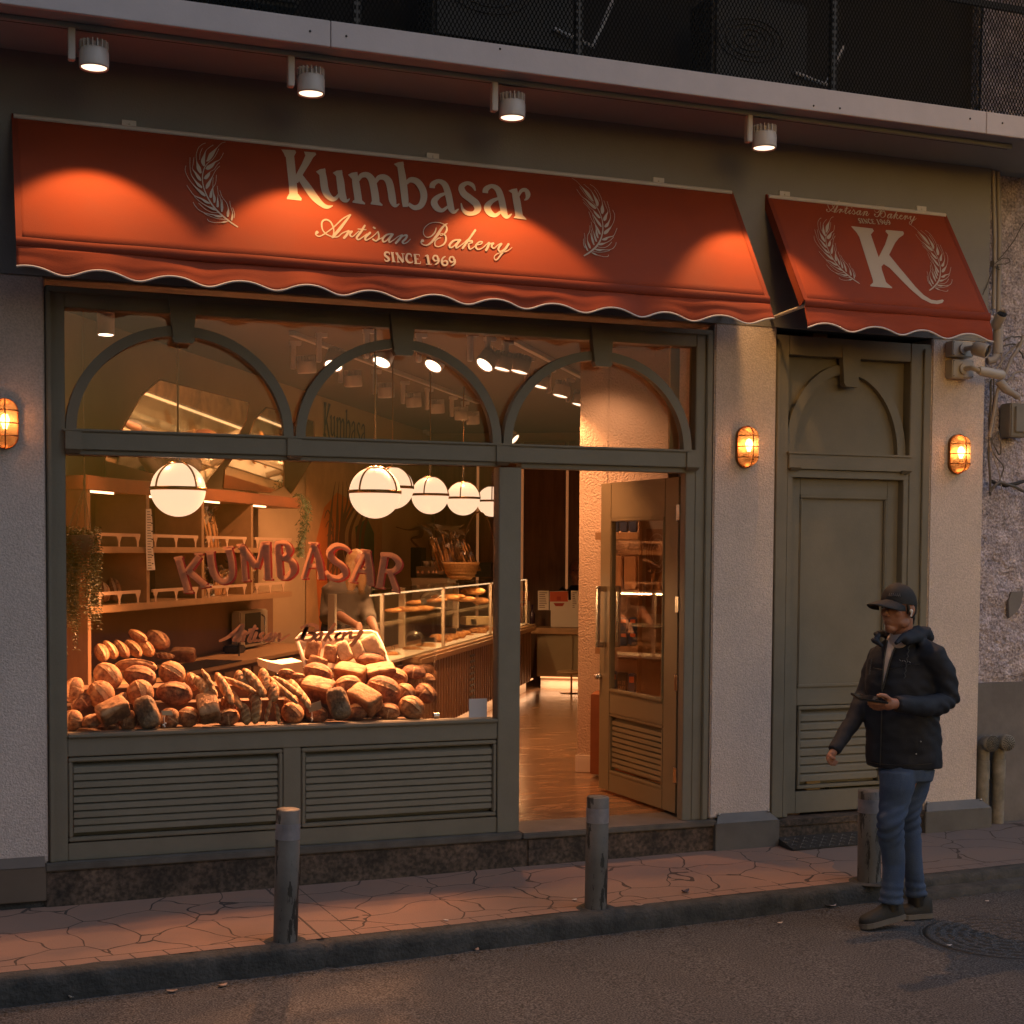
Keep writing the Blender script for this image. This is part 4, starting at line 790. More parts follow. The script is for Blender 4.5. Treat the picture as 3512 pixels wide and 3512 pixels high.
# ================================================================== BOLLARDS
bolm = mat('bollard_grey', (.15, .14, .13), .6, bump=.3, bscale=60, var=.3, vscale=6)
n, l = nodes(bolm); b_ = n['Principled BSDF']; old = b_.inputs['Base Color'].links[0].from_socket
tc = n.new('ShaderNodeTexCoord'); mp_ = n.new('ShaderNodeMapping'); mp_.inputs['Scale'].default_value = (16, 16, 3.2); l.new(tc.outputs['Object'], mp_.inputs[0]); nz = n.new('ShaderNodeTexNoise'); nz.inputs['Scale'].default_value = 1.0; nz.inputs['Detail'].default_value = 6; nz.inputs['Roughness'].default_value = .75; l.new(mp_.outputs[0], nz.inputs['Vector'])
gt = n.new('ShaderNodeValToRGB'); gt.color_ramp.interpolation = 'EASE'; gt.color_ramp.elements[0].position = .53; gt.color_ramp.elements[1].position = .56; gt.color_ramp.elements[0].color = (0, 0, 0, 1); l.new(nz.outputs['Fac'], gt.inputs[0])
mx = n.new('ShaderNodeMix'); mx.data_type = 'RGBA'; l.new(gt.outputs[0], mx.inputs['Factor']); l.new(old, mx.inputs['A']); mx.inputs['B'].default_value = (.022, .02, .018, 1); l.new(mx.outputs['Result'], b_.inputs['Base Color'])
band = mat('grey_reflective_band', (.30, .28, .30), .4, var=.35, vscale=14)
def bollard(px, pyb, pyt, wpx, lab, tilt=0.):
    c = on_pav(px, pyb-4); dep = (c-CAM).dot(_F); r = wpx/2/FPX*dep; h = at(px, pyt, c.y).z-c.z; c.z -= .0
    t = thing('bollard', lab, 'bollard', c, 'grey steel bollards along the kerb'); m = Matrix.Rotation(tilt, 4, 'Y')
    b = MB(); b.lathe([(r, -.03), (r*1.003, h*.3), (r, h-.004), (r-.004, h), (.001, h-.001)], (0, 0, 0), 40); b.v = [m @ p for p in b.v]; o = b.build('post', bolm); o.parent = t
    b = MB(); b.lathe([(r+.0012, h*.84-.04), (r+.0012, h*.84+.035)], (0, 0, 0), 40); b.v = [m @ p for p in b.v]; o = b.build('band', band); o.parent = t
    b = MB(); b.lathe([(r*1.0, .001), (r*1.5, .006), (r*1.9, -.004)], (0, 0, 0), 24); b.v = [p*(1+.12*noise.noise(p*20)) for p in b.v]; o = b.build('footing', kerbm); o.parent = t
bollard(979, 3230, 2775, 83, 'nearest grey bollard with peeling black scuffs at the kerb crack', .022)
bollard(2043, 3117, 2732, 77, 'middle grey bollard scuffed dark down one side in front of the doorway', .012)
bollard(2980, 3025, 2710, 78, 'farthest grey bollard partly hidden by the walking man', -.01)
# checker plate ramp at the side door
rp_ = thing('metal_ramp', 'patterned metal wedge ramp lying below the side door', 'ramp', (5.1, -.1, 0))
P0 = on_pav(2648, 2892); P1 = on_pav(2950, 2850); b = MB(); z0 = zp(5, -.1)
x0, x1 = P0.x, P1.x+.15; b.prism([(x0, -.235, z0+.006), (x0, -.055, z0+.045), (x0, -.055, z0), (x0, -.235, z0)], (x1-x0, 0, .003)); b.build('plate', iron, rp_)
b = MB(); k = 0; x = x0+.02
while x < x1-.03:
    for j in range(4):
        y = -.215+j*.04; z = z0+.007+(y+.235)/.18*.039; s_ = 1 if (k+j) % 2 else -1
        b.tube([(x, y-.012, z-.001), (x+.022*s_, y+.012, z+.004)], .0028, 5)
    x += .034; k += 1
b.build('tread', zinc, rp_)
# ================================================================== INTERIOR SHELL
wood = mat('oak_panel', (.27, .14, .065), .5, bump=.1, bscale=30, var=.35, vscale=5)
n, l = nodes(wood); nz = [q for q in n if q.type == 'TEX_NOISE'][0]; tcq = [q for q in n if q.type == 'TEX_COORD'][0]; mp_ = n.new('ShaderNodeMapping'); mp_.inputs['Scale'].default_value = (3, 3, .25); l.new(tcq.outputs['Object'], mp_.inputs[0]); l.new(mp_.outputs[0], nz.inputs['Vector'])
woodl = mat('pale_oak', (.42, .25, .12), .45, var=.2, vscale=8); woodd = mat('dark_walnut_back', (.17, .09, .042), .6, var=.3, vscale=6)
redwood = mat('reddish_beam', (.36, .13, .05), .5, var=.2, vscale=6)
floorm = mat('brown_stone_floor', (.34, .19, .095), .22, var=.55, vscale=1.3, col2=(.14, .085, .05), bump=.03)
n, l = nodes(floorm); nz = [q for q in n if q.type == 'TEX_NOISE'][0]; nz.inputs['Distortion'].default_value = 2.5
tcq = [q for q in n if q.type == 'TEX_COORD'][0]; mp_ = n.new('ShaderNodeMapping'); mp_.inputs['Scale'].default_value = (1, 3.2, 1); l.new(tcq.outputs['Object'], mp_.inputs[0]); l.new(mp_.outputs[0], nz.inputs['Vector'])
creamw = mat('cream_wall', (.50, .36, .21), .85, bump=.2, bscale=60, var=.08); ceilm = mat('ceiling_paint', (.22, .165, .11), .85, var=.06); brownw = mat('brown_wall', (.24, .13, .07), .8, var=.15)
greenc = mat('sage_cabinet', (.30, .24, .14), .5, var=.08)
def S(b, t0, t1, s0, s1, z0, z1, bev=0.): return b.box((t0, s0, z0), (t1, s1, z1), SHOP, bev)
b = MB(); b.prism([(-.6, .09, .160), (4.9, .09, .160), (12, 8, .160), (7.5, 13, .160), (2, 11, .160)], (0, 0, -.05)); struct('floor', b, floorm)
b = MB(); b.prism([(-.8, .44, 3.22), (5.4, .44, 3.22), (12, 8, 3.22), (7.5, 13, 3.22), (2, 11, 3.22)], (0, 0, .05)); struct('ceiling', b, ceilm)
b = MB(); S(b, -.50, -.36, -.2, 11.3, .1, 3.22); struct('wall_side', b, creamw)
b = MB(); S(b, -.36, 5, 11.2, 11.35, .1, 3.22); struct('wall_back', b, creamw)
b = MB(); S(b, 2.543, 2.75, 3.884, 11.2, .16, 3.22, .006); S(b, 2.752, 6.5, 3.886, 4.1, .16, 3.22); struct('wall_nook', b, plaster_in)
b = MB(); b.box((4.95, .10, .16), (5.05, 2.2, 3.22)); struct('wall_right', b, creamw)
b = MB(); b.box((-.6, .10, .16), (.40, .30, 3.22)); b.box((4.15, .46, .16), (5.0, .48, 3.22)) ; struct('wall_front', b, creamw)
b = MB(); S(b, 2.53, 2.76, 3.868, 3.884, .16, .27, .005); S(b, 2.53, 2.75, 3.872, 3.884, .27, .285, .003); tag(b.build('skirting', white), 'cream skirting board at the foot of the textured wall inside the door', 'skirting board')
# wood panels on the back wall
pw = thing('wall_panelling', 'tall dark oak wall panels with glowing vertical gaps at the back', 'panelling', W(11.15, 1, 0))
t_ = -.30
k = 0
while t_ < 2.5:
    b = MB(); S(b, t_, t_+.52, 11.10, 11.15, .16, 3.1, .004); b.build('panel', wood, pw); t_ += .56
ledm = mat('warm_led', (1, .6, .3), .4, emit=(1.0, .42, .16), es=.9)
b = MB()
for k in range(5): S(b, -.30+.56*k+.525, -.30+.56*k+.553, 11.12, 11.14, .3, 3.0)
b.build('light_gap', mat('dim_led', (1, .5, .2), .4, emit=(1.0, .38, .13), es=.11), pw)
# mural on the side wall
def smap(px, py): return atT(px, py, -.352)
mu = thing('wall_mural', 'painted mural of wheat on orange and green bands on the side wall', 'mural', W(7.5, -.35, 1.5))
EC = lambda x, y: (1000+x*.5176, 1000+y*.5176)
def band_(pts, m, nm, k): 
    b = MB(); P = [smap(*EC(x, y))+VV*(.001*k) for x, y in pts]; b.add(P, list(geometry.tessellate_polygon([P]))); return b.build(nm, m, mu)
orange = mat('mural_orange', (.62, .17, .035), .8, var=.2, vscale=5); mgreen = mat('mural_green', (.10, .16, .09), .8, var=.3, vscale=5); mcream = mat('mural_cream', (.55, .33, .16), .8, var=.3, vscale=3); mbrown = mat('mural_brown', (.17, .08, .04), .8)
band_([(95, 2500), (95, 1150), (200, 1105), (560, 1120), (600, 1500), (590, 2500)], mcream, 'cream_field', 1)
band_([(200, 2500), (150, 1700), (215, 1430), (300, 1330), (420, 1400), (330, 1650), (350, 2500)], orange, 'orange_band', 2)
band_([(460, 2500), (440, 1900), (420, 1560), (500, 1500), (545, 1600), (550, 2500)], mgreen, 'green_band', 3)
fm = Flat(crop(1000, 1000, .5176, smap), VV); fm.k = 40
for q in range(9):
    x0 = 250+q*24; fm.stroke([(x0, 2300, 10), (x0-10+q*4, 1900, 14), (x0+30*math.sin(q), 1600, 26), (x0+20+q*9, 1380, 12), (x0+40, 1260, 4)], .8)
for q in range(6): fm.stroke([(215+q*8, 1500+q*60, 5), (240+q*10, 1450+q*70, 8), (275, 1560+q*60, 6), (240, 1640+q*60, 5)])
fm.stroke([(690, 1560, 6), (770, 1580, 8), (850, 1570, 30), (850, 1620, 26), (790, 1640, 12), (840, 1700, 18), (860, 1740, 8)])
fm.mb.build('wheat_strokes', mbrown, mu)
fb_ = MB(); P = [smap(*p)+VV*.001 for p in ((1195, 1590), (1290, 1580), (1250, 1700), (1205, 1720))]
s0 = a2(amap(940+603*.2381, 490+830*.2381)); s1 = a2(amap(1380+1785*.2381, 530+935*.2381)); d0 = smap(1128, 1497); d1 = smap(1262, 1534)
sc_ = ((d1-d0).dot(UU))/(s1[0]-s0[0])
def wallmap(px, py):
    q = a2(amap(px, py)); return d0+UU*((q[0]-s0[0])*sc_)-Vector((0, 0, (q[1]-s0[1])*sc_*.8))
ftw = Flat(crop(940, 490, .2381, wallmap), VV)
for p in POLY1: ftw.poly(p)
for s_ in ST1: ftw.stroke(s_, .8, False)
ftw.fn = crop(1380, 530, .2381, wallmap)
ftw.stroke([(1050,525,18),(1010,445,56),(930,415,54),(852,470,84),(880,560,98),(980,640,100),(1060,710,104),(1085,790,98),(1025,848,62),(930,845,62),(868,790,42),(845,702,16)], .8, False)
for s_ in AA: ftw.stroke(s_, .8, False); ftw.stroke([(x+765, y+71, w_) for x, y, w_ in s_], .8, False)
ftw.mb.build('wall_lettering', black, mu)
# ------------------------------------------------------------------ shelf unit
sh = thing('bread_shelf', 'oak bread shelving with a reddish top beam along the side wall', 'shelf', W(3.2, -.2, 1.4))
b = MB(); S(b, -.345, .018, 1.33, 5.09, 2.105, 2.19, .004); b.build('top_beam', redwood, sh)
b = MB(); S(b, -.34, .013, 1.36, 5.06, 1.735, 1.775, .004); b.build('shelf_board', woodl, sh)
b = MB(); S(b, -.34, .013, 1.36, 4.9, 1.375, 1.42, .004); b.build('shelf_board', woodl, sh)
for s_ in (2.14, 3.03, 3.98): b = MB(); S(b, -.34, .008, s_, s_+.045, 1.42, 1.735); S(b, -.34, .008, s_, s_+.045, 1.775, 2.105); b.build('divider', woodl, sh)
b = MB(); S(b, -.34, .013, 1.33, 1.375, .16, 2.105, .003); b.build('end_panel', wood, sh)
b = MB(); S(b, -.352, -.34, 1.38, 5.06, 1.42, 2.105); b.build('back_board', woodd, sh)
b = MB(); S(b, -.352, -.335, 1.38, 5.4, .96, 1.375); b.build('splash_board', brownw, sh)
for s_ in (1.42, 2.22, 3.10, 4.05):
    b = MB(); S(b, -.02, -.008, s_, s_+.30, 2.092, 2.104); b.build('led_strip', mat('shelf_led', (1, .7, .4), .4, emit=(1.0, .55, .26), es=2.5), sh)
    l_ = bpy.data.lights.new('shelf_glow', 'AREA'); l_.energy = .3; l_.shape = 'RECTANGLE'; l_.size = .3; l_.size_y = .02; l_.color = (1, .5, .2); o = bpy.data.objects.new('shelf_glow', l_); COL.objects.link(o); o.matrix_world = Matrix.Translation(W(s_+.15, -.03, 2.088)) @ SHOP.to_3x3().to_4x4() @ Matrix.Rotation(math.pi/2, 4, 'Z'); o.parent = sh; o.matrix_parent_inverse = sh.matrix_basis.inverted()
railm = mat('cream_rail', (.62, .42, .26), .5)
rails = [(1.47, 2.06), (2.24, 2.98), (3.12, 3.90), (4.08, 4.92)]
for z in (1.775, 1.42):
    for s0_, s1_ in rails:
        if z < 1.5: s1_ = min(s1_, 4.75)
        b = MB(); S(b, -.008, .004, s0_, s1_, z+.062, z+.082)
        for q in (0.06, .5, .94):
            s_ = s0_+(s1_-s0_)*q; b.prism([W(s_-.035, .0, z+.064), W(s_+.035, .0, z+.064), W(s_+.012, .0, z+.03), W(s_+.010, .0, z), W(s_-.010, .0, z), W(s_-.012, .0, z+.03)], VV*.004)
        b.build('guard_rail', railm, sh)
# side counter
sc2 = thing('side_counter', 'long oak side counter with small knobs under the bread shelves', 'counter', W(3.4, -.1, .5))
b = MB(); S(b, -.335, .16, 1.38, 5.4, .925, .955, .003); b.build('worktop', woodl, sc2)
b = MB(); S(b, -.335, .13, 1.38, 5.38, .16, .925); b.build('body', wood, sc2)
for k in range(7):
    b = MB(); S(b, .13, .145, 1.42+k*.56, 1.94+k*.56, .2, .90, .004); b.build('cabinet_door', wood, sc2)
    b = MB(); [b.sphere(W(1.9+k*.56+q, .155, .80), .012, 8) for q in (0, .07)]; b.build('knob', chrome, sc2)
b = MB(); S(b, -.12, .16, 1.9, 3.4, .957, .962); b.build('dark_mat', black, sc2)
# microwave
mc_ = hit(957, 2209, (0, 0, .958), Vector((0, 0, 1))); ms0 = mc_.dot(UU); mt0 = mc_.dot(VV)
mt0 = min(mt0, .12); ms0 = 4.35
mw = thing('microwave', 'silver microwave oven at the far end of the side counter', 'microwave', W(ms0, mt0-.2, .96))
steel = mat('dull_steel', (.42, .37, .28), .4, metal=.3)
b = MB(); S(b, -.30, mt0, ms0, ms0+.62, .975, 1.27, .01); b.build('body', steel, mw)
b = MB(); S(b, mt0, mt0+.006, ms0+.10, ms0+.44, 1.0, 1.25, .004); b.build('door', black, mw)
b = MB(); b.tube([W(ms0+.44, mt0+.01, 1.02), W(ms0+.44, mt0+.04, 1.04), W(ms0+.44, mt0+.04, 1.21), W(ms0+.44, mt0+.01, 1.23)], .007, 8); b.build('handle', chrome, mw)
for i in range(3):
    for j in range(5): b = MB(); S(b, -.16+i*.06, -.13+i*.06, ms0-.002, ms0, 1.03+j*.016, 1.036+j*.016); b.build('vent_slot', black, mw)
b = MB(); S(b, -.25, -.12, 4.05, 4.2, .958, 1.02, .01); b.tube([W(3.8, -.02, .96), W(3.8, -.02, 1.07), W(3.82, .02, 1.07)], .006, 6); tag(b.build('tap_rack', black), 'dark kettle base with small chrome taps on the side counter', 'kitchen tool')
# mirrors leaning over the shelf
def mirror_panel(poly, s0_, t0_, alpha, yaw, lab, m=mirror, edge=woodd):
    nrm = (Matrix.Rotation(yaw, 3, 'Z') @ VV)*math.cos(alpha)-Vector((0, 0, math.sin(alpha))); p0 = W(s0_, t0_, 2.195)
    P = [hit(x, y, p0, nrm) for x, y in poly]; t = thing('leaning_mirror', lab, 'mirror', P[0], 'faceted mirrors above the shelves')
    b = MB(); b.prism(P, -nrm*.012); b.build('glass', m, t)
    b = MB(); b.tube(P+[P[0]], .004, 5); b.build('edge', bronze, t)
DC = lambda pts: [(150+x*.5176, 1000+y*.5176) for x, y in pts]
mirror_panel(DC([(405, 1236), (405, 1105), (520, 915), (645, 695), (770, 585), (1362, 733), (1340, 860), (1210, 1100), (1065, 1285), (700, 1260)]), 1.9, -.10, .64, -.10, 'largest faceted mirror leaning over the shelves at left')
mirror_panel(DC([(1190, 1305), (1200, 1180), (1370, 935), (1400, 850), (1480, 770), (1575, 795), (1590, 940), (1588, 1290), (1500, 1335)]), 4.3, -.08, .66, -.10, 'middle narrow mirror leaning over the shelves')
mirror_panel(DC([(1592, 1290), (1590, 960), (1700, 830), (1790, 860), (1800, 1080), (1730, 1200), (1640, 1345)]), 4.9, -.1, .35, -.5, 'dark mirror at the right end of the shelves', mat('smoked_mirror', (.10, .075, .05), .15, metal=.9))
# the wall strip of the ceiling: tracks
ctk = thing('ceiling_track', 'long ceiling light track running into the shop at left', 'light track', W(3, .5, 3.2), 'ceiling light tracks')
def cz(px, py, z): return hit(px, py, (0, 0, z), Vector((0, 0, 1)))
a_ = cz(1000, 1150, 3.19); c_ = cz(1640, 1385, 3.19); dd_ = (c_-a_).normalized(); sd2 = dd_.cross(Vector((0, 0, 1)))*.02
b = MB(); b.prism([a_-sd2, a_+sd2, c_+sd2, c_-sd2], (0, 0, .028)); b.build('rail', whitep, ctk)
ctk2 = thing('ceiling_track', 'ceiling light track running into the shop at right', 'light track', W(3, 1.5, 3.2), 'ceiling light tracks')
a_ = cz(1740, 1165, 3.19); c_ = cz(2000, 1300, 3.19); dd_ = (c_-a_).normalized(); sd2 = dd_.cross(Vector((0, 0, 1)))*.02
b = MB(); b.prism([a_-sd2, a_+sd2, c_+sd2, c_-sd2], (0, 0, .028)); b.build('rail', whitep, ctk2)
lensw = mat('bright_lens', (1, .8, .6), .3, emit=(1.0, .74, .5), es=2.5)
tgt = Vector((1.5, .45, .95))
INS = [(1053, 1280, 0, 'first'), (1143, 1257, 1, ''), (1212, 1326, 0, ''), (1307, 1245, 1, ''), (1325, 1364, 0, ''), (1420, 1396, 0, ''), (1484, 1258, 1, ''), (1500, 1417, 0, ''), (1583, 1440, 0, ''), (1622, 1455, 0, ''), (1660, 1254, 1, ''), (1719, 1268, 2, ''), (1780, 1278, 2, ''), (1849, 1328, 2, ''), (1921, 1360, 2, ''), (1985, 1390, 2, ''), (1767, 1508, 3, '')]
W_ORD = ['first', 'second', 'third', 'fourth', 'fifth', 'sixth', 'seventh', 'eighth', 'ninth', 'tenth', 'eleventh', 'twelfth', 'thirteenth', 'fourteenth', 'fifteenth', 'sixteenth', 'seventeenth', 'eighteenth', 'nineteenth', 'twentieth']
for i, (px, py, kd, _) in enumerate(INS):
    c = cz(px, py, 2.93 if kd != 3 else 2.86); tl = {0: (.1, .15, -1), 1: tuple((tgt-c).normalized()), 2: (-.25, .0, -1), 3: (.5, -.5, -.6)}[kd]
    t = thing('spotlight', f'white track spotlight inside, {W_ORD[i]} from the left seen through the arched panes', 'spotlight', c, 'track spotlights inside the shop')
    spot_parts(t, c, tl, .92, lensm=lensw if kd == 1 else None)
    if kd == 1: spotlight('lamp', c, tgt-c, 290, 62, .5, (1, .42, .17), .04, t)
    elif i in (2, 5, 8): spotlight('lamp', c, (-.35, .1, -1), 58, 110, .6, (1, .42, .17), .05, t)
    elif i in (11, 13): spotlight('lamp', c, (.25, .2, -1), 58, 105, .6, (1, .42, .17), .05, t)
    elif i == 15: spotlight('lamp', c, (.35, .3, -1), 20, 80, .6, (1, .5, .22), .05, t)
# nook spotlight washing the textured wall
t = thing('downlight', 'white cylinder downlight inside at the upper left corner of the window', 'downlight', at(377, 1120, .9)); c = at(363, 1148, .9)
b = MB(); b.cyl(c, c+Vector((0, 0, .25)), .048, 24); b.build('tube', whitep, t); b = MB(); b.cyl(c-Vector((0, 0, .003)), c+Vector((0, 0, .001)), .040, 20); b.build('lens', lensw, t); spotlight('lamp', c-Vector((0, 0, .02)), (.25, -.12, -1), 60, 80, .7, (1, .42, .17), .03, t)
nk = thing('downlight', 'downlight over the nook wall behind the door', 'downlight', W(3.3, 3.0, 3.2)); c = W(3.45, 2.75, 3.16)
b = MB(); b.cyl(c, c+Vector((0, 0, .06)), .05, 20); b.build('tube', whitep, nk); spotlight('lamp', c-Vector((0, 0, .02)), (.1, .18, -1), 15, 110, .9, (1, .50, .28), .04, nk)
# ------------------------------------------------------------------ globe pendants
globem = mat('opal_globe', (.25, .2, .16), .3, emit=(1.0, .62, .38), es=.60)
GL = [(611, 1679, 93, 'nearest large opal globe pendant hanging alone at left'), (1286, 1690, 88, 'large opal globe pendant at the front of the row over the counter'), (1346, 1674, 72, 'opal globe pendant half hidden behind the large front one'), (1475, 1699, 64, 'third opal globe of the row with chain above'), (1588.5, 1710, 57.5, 'fourth opal globe of the row over the counter'), (1688, 1720, 52, 'farthest opal globe cut by the window frame')]
for i, (px, py, r_, lab) in enumerate(GL):
    c = atD(px, py, FPX*.15/r_); t = thing('globe_pendant', lab, 'pendant lamp', c, 'opal globe pendant lamps'); RR = .15
    b = MB(); b.sphere(c, RR, 24); b.build('globe', globem, t)
    rot = Matrix.Rotation(.55+.13*i, 4, 'Z')
    b = MB(); b.lathe([(RR*1.015, -.010), (RR*1.035, -.010), (RR*1.035, .010), (RR*1.015, .010)], c+Vector((0, 0, .004)), 48)
    for k in range(4):
        a = k*math.pi/2; P = [c+rot @ Vector((math.cos(a)*math.cos(e)*RR*1.02, math.sin(a)*math.cos(e)*RR*1.02, math.sin(e)*RR*1.02)) for e in [j*1.35/12 for j in range(13)]]; b.tube(P, .0055, 6)
    b.lathe([(.001, RR*1.03), (.05, RR*1.0), (.055, RR*.955)], c, 24); b.build('band', bronze, t)
    b = MB(); z = RR*1.03
    for k in range(6): m = T(c+Vector((0, 0, z+.012+k*.022))) @ Matrix.Rotation(k*math.pi/2+.4, 4, 'Z') @ Matrix.Rotation(math.pi/2, 4, 'X'); b.tube([m @ Vector((math.cos(a)*.009, math.sin(a)*.014, 0)) for a in [j*math.pi/4 for j in range(9)]], .003, 5, caps=False)
    b.build('chain', chrome, t)
    b = MB(); b.tube([c+Vector((0, 0, z+.14)), Vector((c.x, c.y, 3.22))], .006, 8); b.build('rod', bronze, t)
# ------------------------------------------------------------------ service counter with glass case
ctr = thing('service_counter', 'ribbed oak service counter running deep into the shop', 'counter', W(7, 1, .5))
b = MB(); S(b, .62, 1.22, 4.47, 9.85, .86, .93, .02); b.build('worktop_edge', woodl, ctr)
b = MB(); S(b, .64, 1.13, 4.6, 9.80, .28, .86); S(b, .64, 1.05, 2.9, 4.55, .2, .90); b.build('body', wood, ctr)
b = MB(); s_ = 4.62
while s_ < 9.8: S(b, 1.13, 1.155, s_, s_+.075, .28, .86, .006); s_ += .10
b.build('ribs', wood, ctr)
b = MB(); S(b, .64, 1.10, 4.6, 9.80, .16, .28); b.build('toe_kick', white, ctr)
b = MB(); S(b, 1.101, 1.112, 4.7, 10.2, .262, .276); b.build('led_strip', ledm, ctr)
b = MB()
for k in range(9): S(b, 1.156, 1.160, 6.55, 6.75, .34+k*.055, .362+k*.055)
b.build('vent_grille', black, ctr)
gc = thing('glass_case', 'glass pastry case with two levels on the service counter', 'display case', W(6, .9, 1.2))
q0 = cz(1123, 2054, 1.45); q1 = cz(1328, 2061, 1.45); gs = min((q0.dot(UU)+q1.dot(UU))/2, 4.4); gt0, gt1 = q0.dot(VV), q1.dot(VV)
gs = 3.3; gt0 = atS(1123, 2054, gs).dot(VV); gt1 = 1.16
zt = 1.45
b = MB(); S(b, gt0, gt1, gs, 9.7, zt, zt+.008); S(b, gt1-.006, gt1, gs, 9.7, .935, zt); S(b, gt0, gt1-.006, gs, gs+.006, .935, zt); b.build('glass', clear, gc)
b = MB(); S(b, gt0+.02, gt1-.04, gs+.1, 9.6, 1.185, 1.20); b.build('glass_shelf', clear, gc)
b = MB(); S(b, gt0, gt1-.01, gs, 9.7, .925, .945); b.build('deck', white, gc)
b = MB()
for s_ in (gs, gs+1.9, gs+3.9, gs+5.9):
    S(b, gt0, gt0+.05, s_+.01, s_+.06, .945, zt); S(b, gt0+.3, gt0+.325, s_+.30, s_+.325, .945, zt)
S(b, gt0, gt0+.04, gs, 9.7, 1.16, 1.185); b.build('posts', mat('cream_post', (.50, .40, .30), .5), gc)
b = MB(); S(b, gt1-.03, gt1-.012, gs+.05, 9.6, zt-.012, zt-.002); b.build('case_led', mat('case_led', (1, .7, .4), .4, emit=(1.0, .60, .30), es=.8), gc)
for k in range(4):
    l_ = bpy.data.lights.new('case_glow', 'AREA'); l_.energy = 6; l_.shape = 'RECTANGLE'; l_.size = .03; l_.size_y = 1.5; l_.color = (1, .52, .22); o = bpy.data.objects.new('case_glow', l_); COL.objects.link(o)
    o.matrix_world = Matrix.Translation(W(gs+.8+k*1.6, gt1-.10, zt-.02)) @ SHOP.to_3x3().to_4x4() @ Matrix.Rotation(R(-22), 4, 'Y'); o.parent = gc; o.matrix_parent_inverse = gc.matrix_basis.inverted()
# glass partition at the end of the window display
b = MB(); pa = at(1485, 2462, .16); pc = at(1485, 2080, .16); b.box((pa.x, .12, .825), (pa.x+.008, .75, pc.z)); tag(b.build('glass_partition', clear), 'upright glass partition closing the right end of the bread display', 'partition')
b = MB(); b.cyl((pa.x-.01, .12, .83), (pa.x+.02, .12, .83), .018, 12); tag(b.build('glass_clamp', chrome), 'small steel clamp holding the glass partition at the sill', 'clamp')
# back counter
bc = thing('back_counter', 'sage green back counter with pale top facing the door', 'counter', W(10.3, 2, .5))
b = MB(); S(b, 1.16, 2.54, 10.2, 10.6, .30, .80); b.build('body', greenc, bc)
for k in range(3): b = MB(); S(b, 1.20+k*.42, 1.58+k*.42, 10.18, 10.2, .32, .79, .004); b.build('cabinet_door', greenc, bc)
b = MB(); S(b, 1.0, 2.54, 10.14, 10.62, .80, .87, .004); b.build('worktop', woodl, bc)
b = MB(); S(b, 1.20, 2.54, 10.22, 10.6, .16, .30); b.build('toe_kick', white, bc)
b = MB(); S(b, 1.2, 2.54, 10.19, 10.2, .285, .298); b.build('led_strip', ledm, bc)
b = MB(); S(b, 1.28, 2.54, 10.42, 10.46, .87, 1.19, .003); b.build('upstand', white, bc)
def glow(p, s0_, s1_, t0_, t1_, e):
    l_ = bpy.data.lights.new('led_glow', 'AREA'); l_.energy = e; l_.shape = 'RECTANGLE'; l_.size = max(t1_-t0_, .05); l_.size_y = max(s1_-s0_, .05); l_.color = (1, .52, .26)
    o = bpy.data.objects.new('led_glow', l_); COL.objects.link(o); o.matrix_world = Matrix.Translation(W((s0_+s1_)/2, (t0_+t1_)/2, .262)) @ SHOP.to_3x3().to_4x4(); o.parent = p; o.matrix_parent_inverse = p.matrix_basis.inverted()
glow(ctr, 5, 10.1, 1.12, 1.17, 2.2); glow(bc, 10.10, 10.18, 1.2, 2.5, 1.8)
HC = lambda x, y: (1700+x*.4141, 1500+y*.4141)
def smap2(px, py): return atS(px, py, 10.415)
pm = thing('notice_sheet', 'orange and white notice sheet standing on the back counter', 'sign', smap2(*HC(525, 1350)))
b = MB(); P = [smap2(*HC(*q)) for q in ((447, 1275), (602, 1272), (602, 1432), (447, 1432))]; b.prism(P, -UU*.004); b.build('sheet', white, pm)
b = MB(); P = [smap2(*HC(*q))-UU*.005 for q in ((450, 1278), (599, 1275), (599, 1360), (450, 1360))]; b.prism(P, -UU*.002); b.build('orange_field', mat('notice_orange', (.60, .10, .03), .6), pm)
b = MB(); P = [smap2(*HC(*q))-UU*.008 for q in ((480, 1372), (572, 1372), (555, 1398), (497, 1398))]; b.prism(P, -UU*.002); P = [smap2(*HC(*q))-UU*.008 for q in ((507, 1318), (540, 1318), (540, 1350), (507, 1350))]; b.prism(P, -UU*.002); b.build('emblem', mat('notice_red', (.45, .05, .02), .6), pm)
for j, (x0, x1, lab) in enumerate(((350, 440, 'narrow menu sheet left of the orange notice'), (625, 685, 'narrow menu sheet right of the orange notice'))):
    t = thing('menu_sheet', lab, 'sign', smap2(*HC(x0, 1350))); b = MB(); b.prism([smap2(*HC(*q)) for q in ((x0, 1270), (x1, 1270), (x1, 1430), (x0, 1430))], -UU*.003); b.build('sheet', white, t)
    b = MB()
    for k in range(9): b.prism([smap2(*HC(*q))-UU*.0045 for q in ((x0+12, 1285+k*15), (x1-14-(k*37) % 20, 1285+k*15), (x1-14-(k*37) % 20, 1290+k*15), (x0+12, 1290+k*15))], -UU*.001)
    b.build('print', mbrown, t)
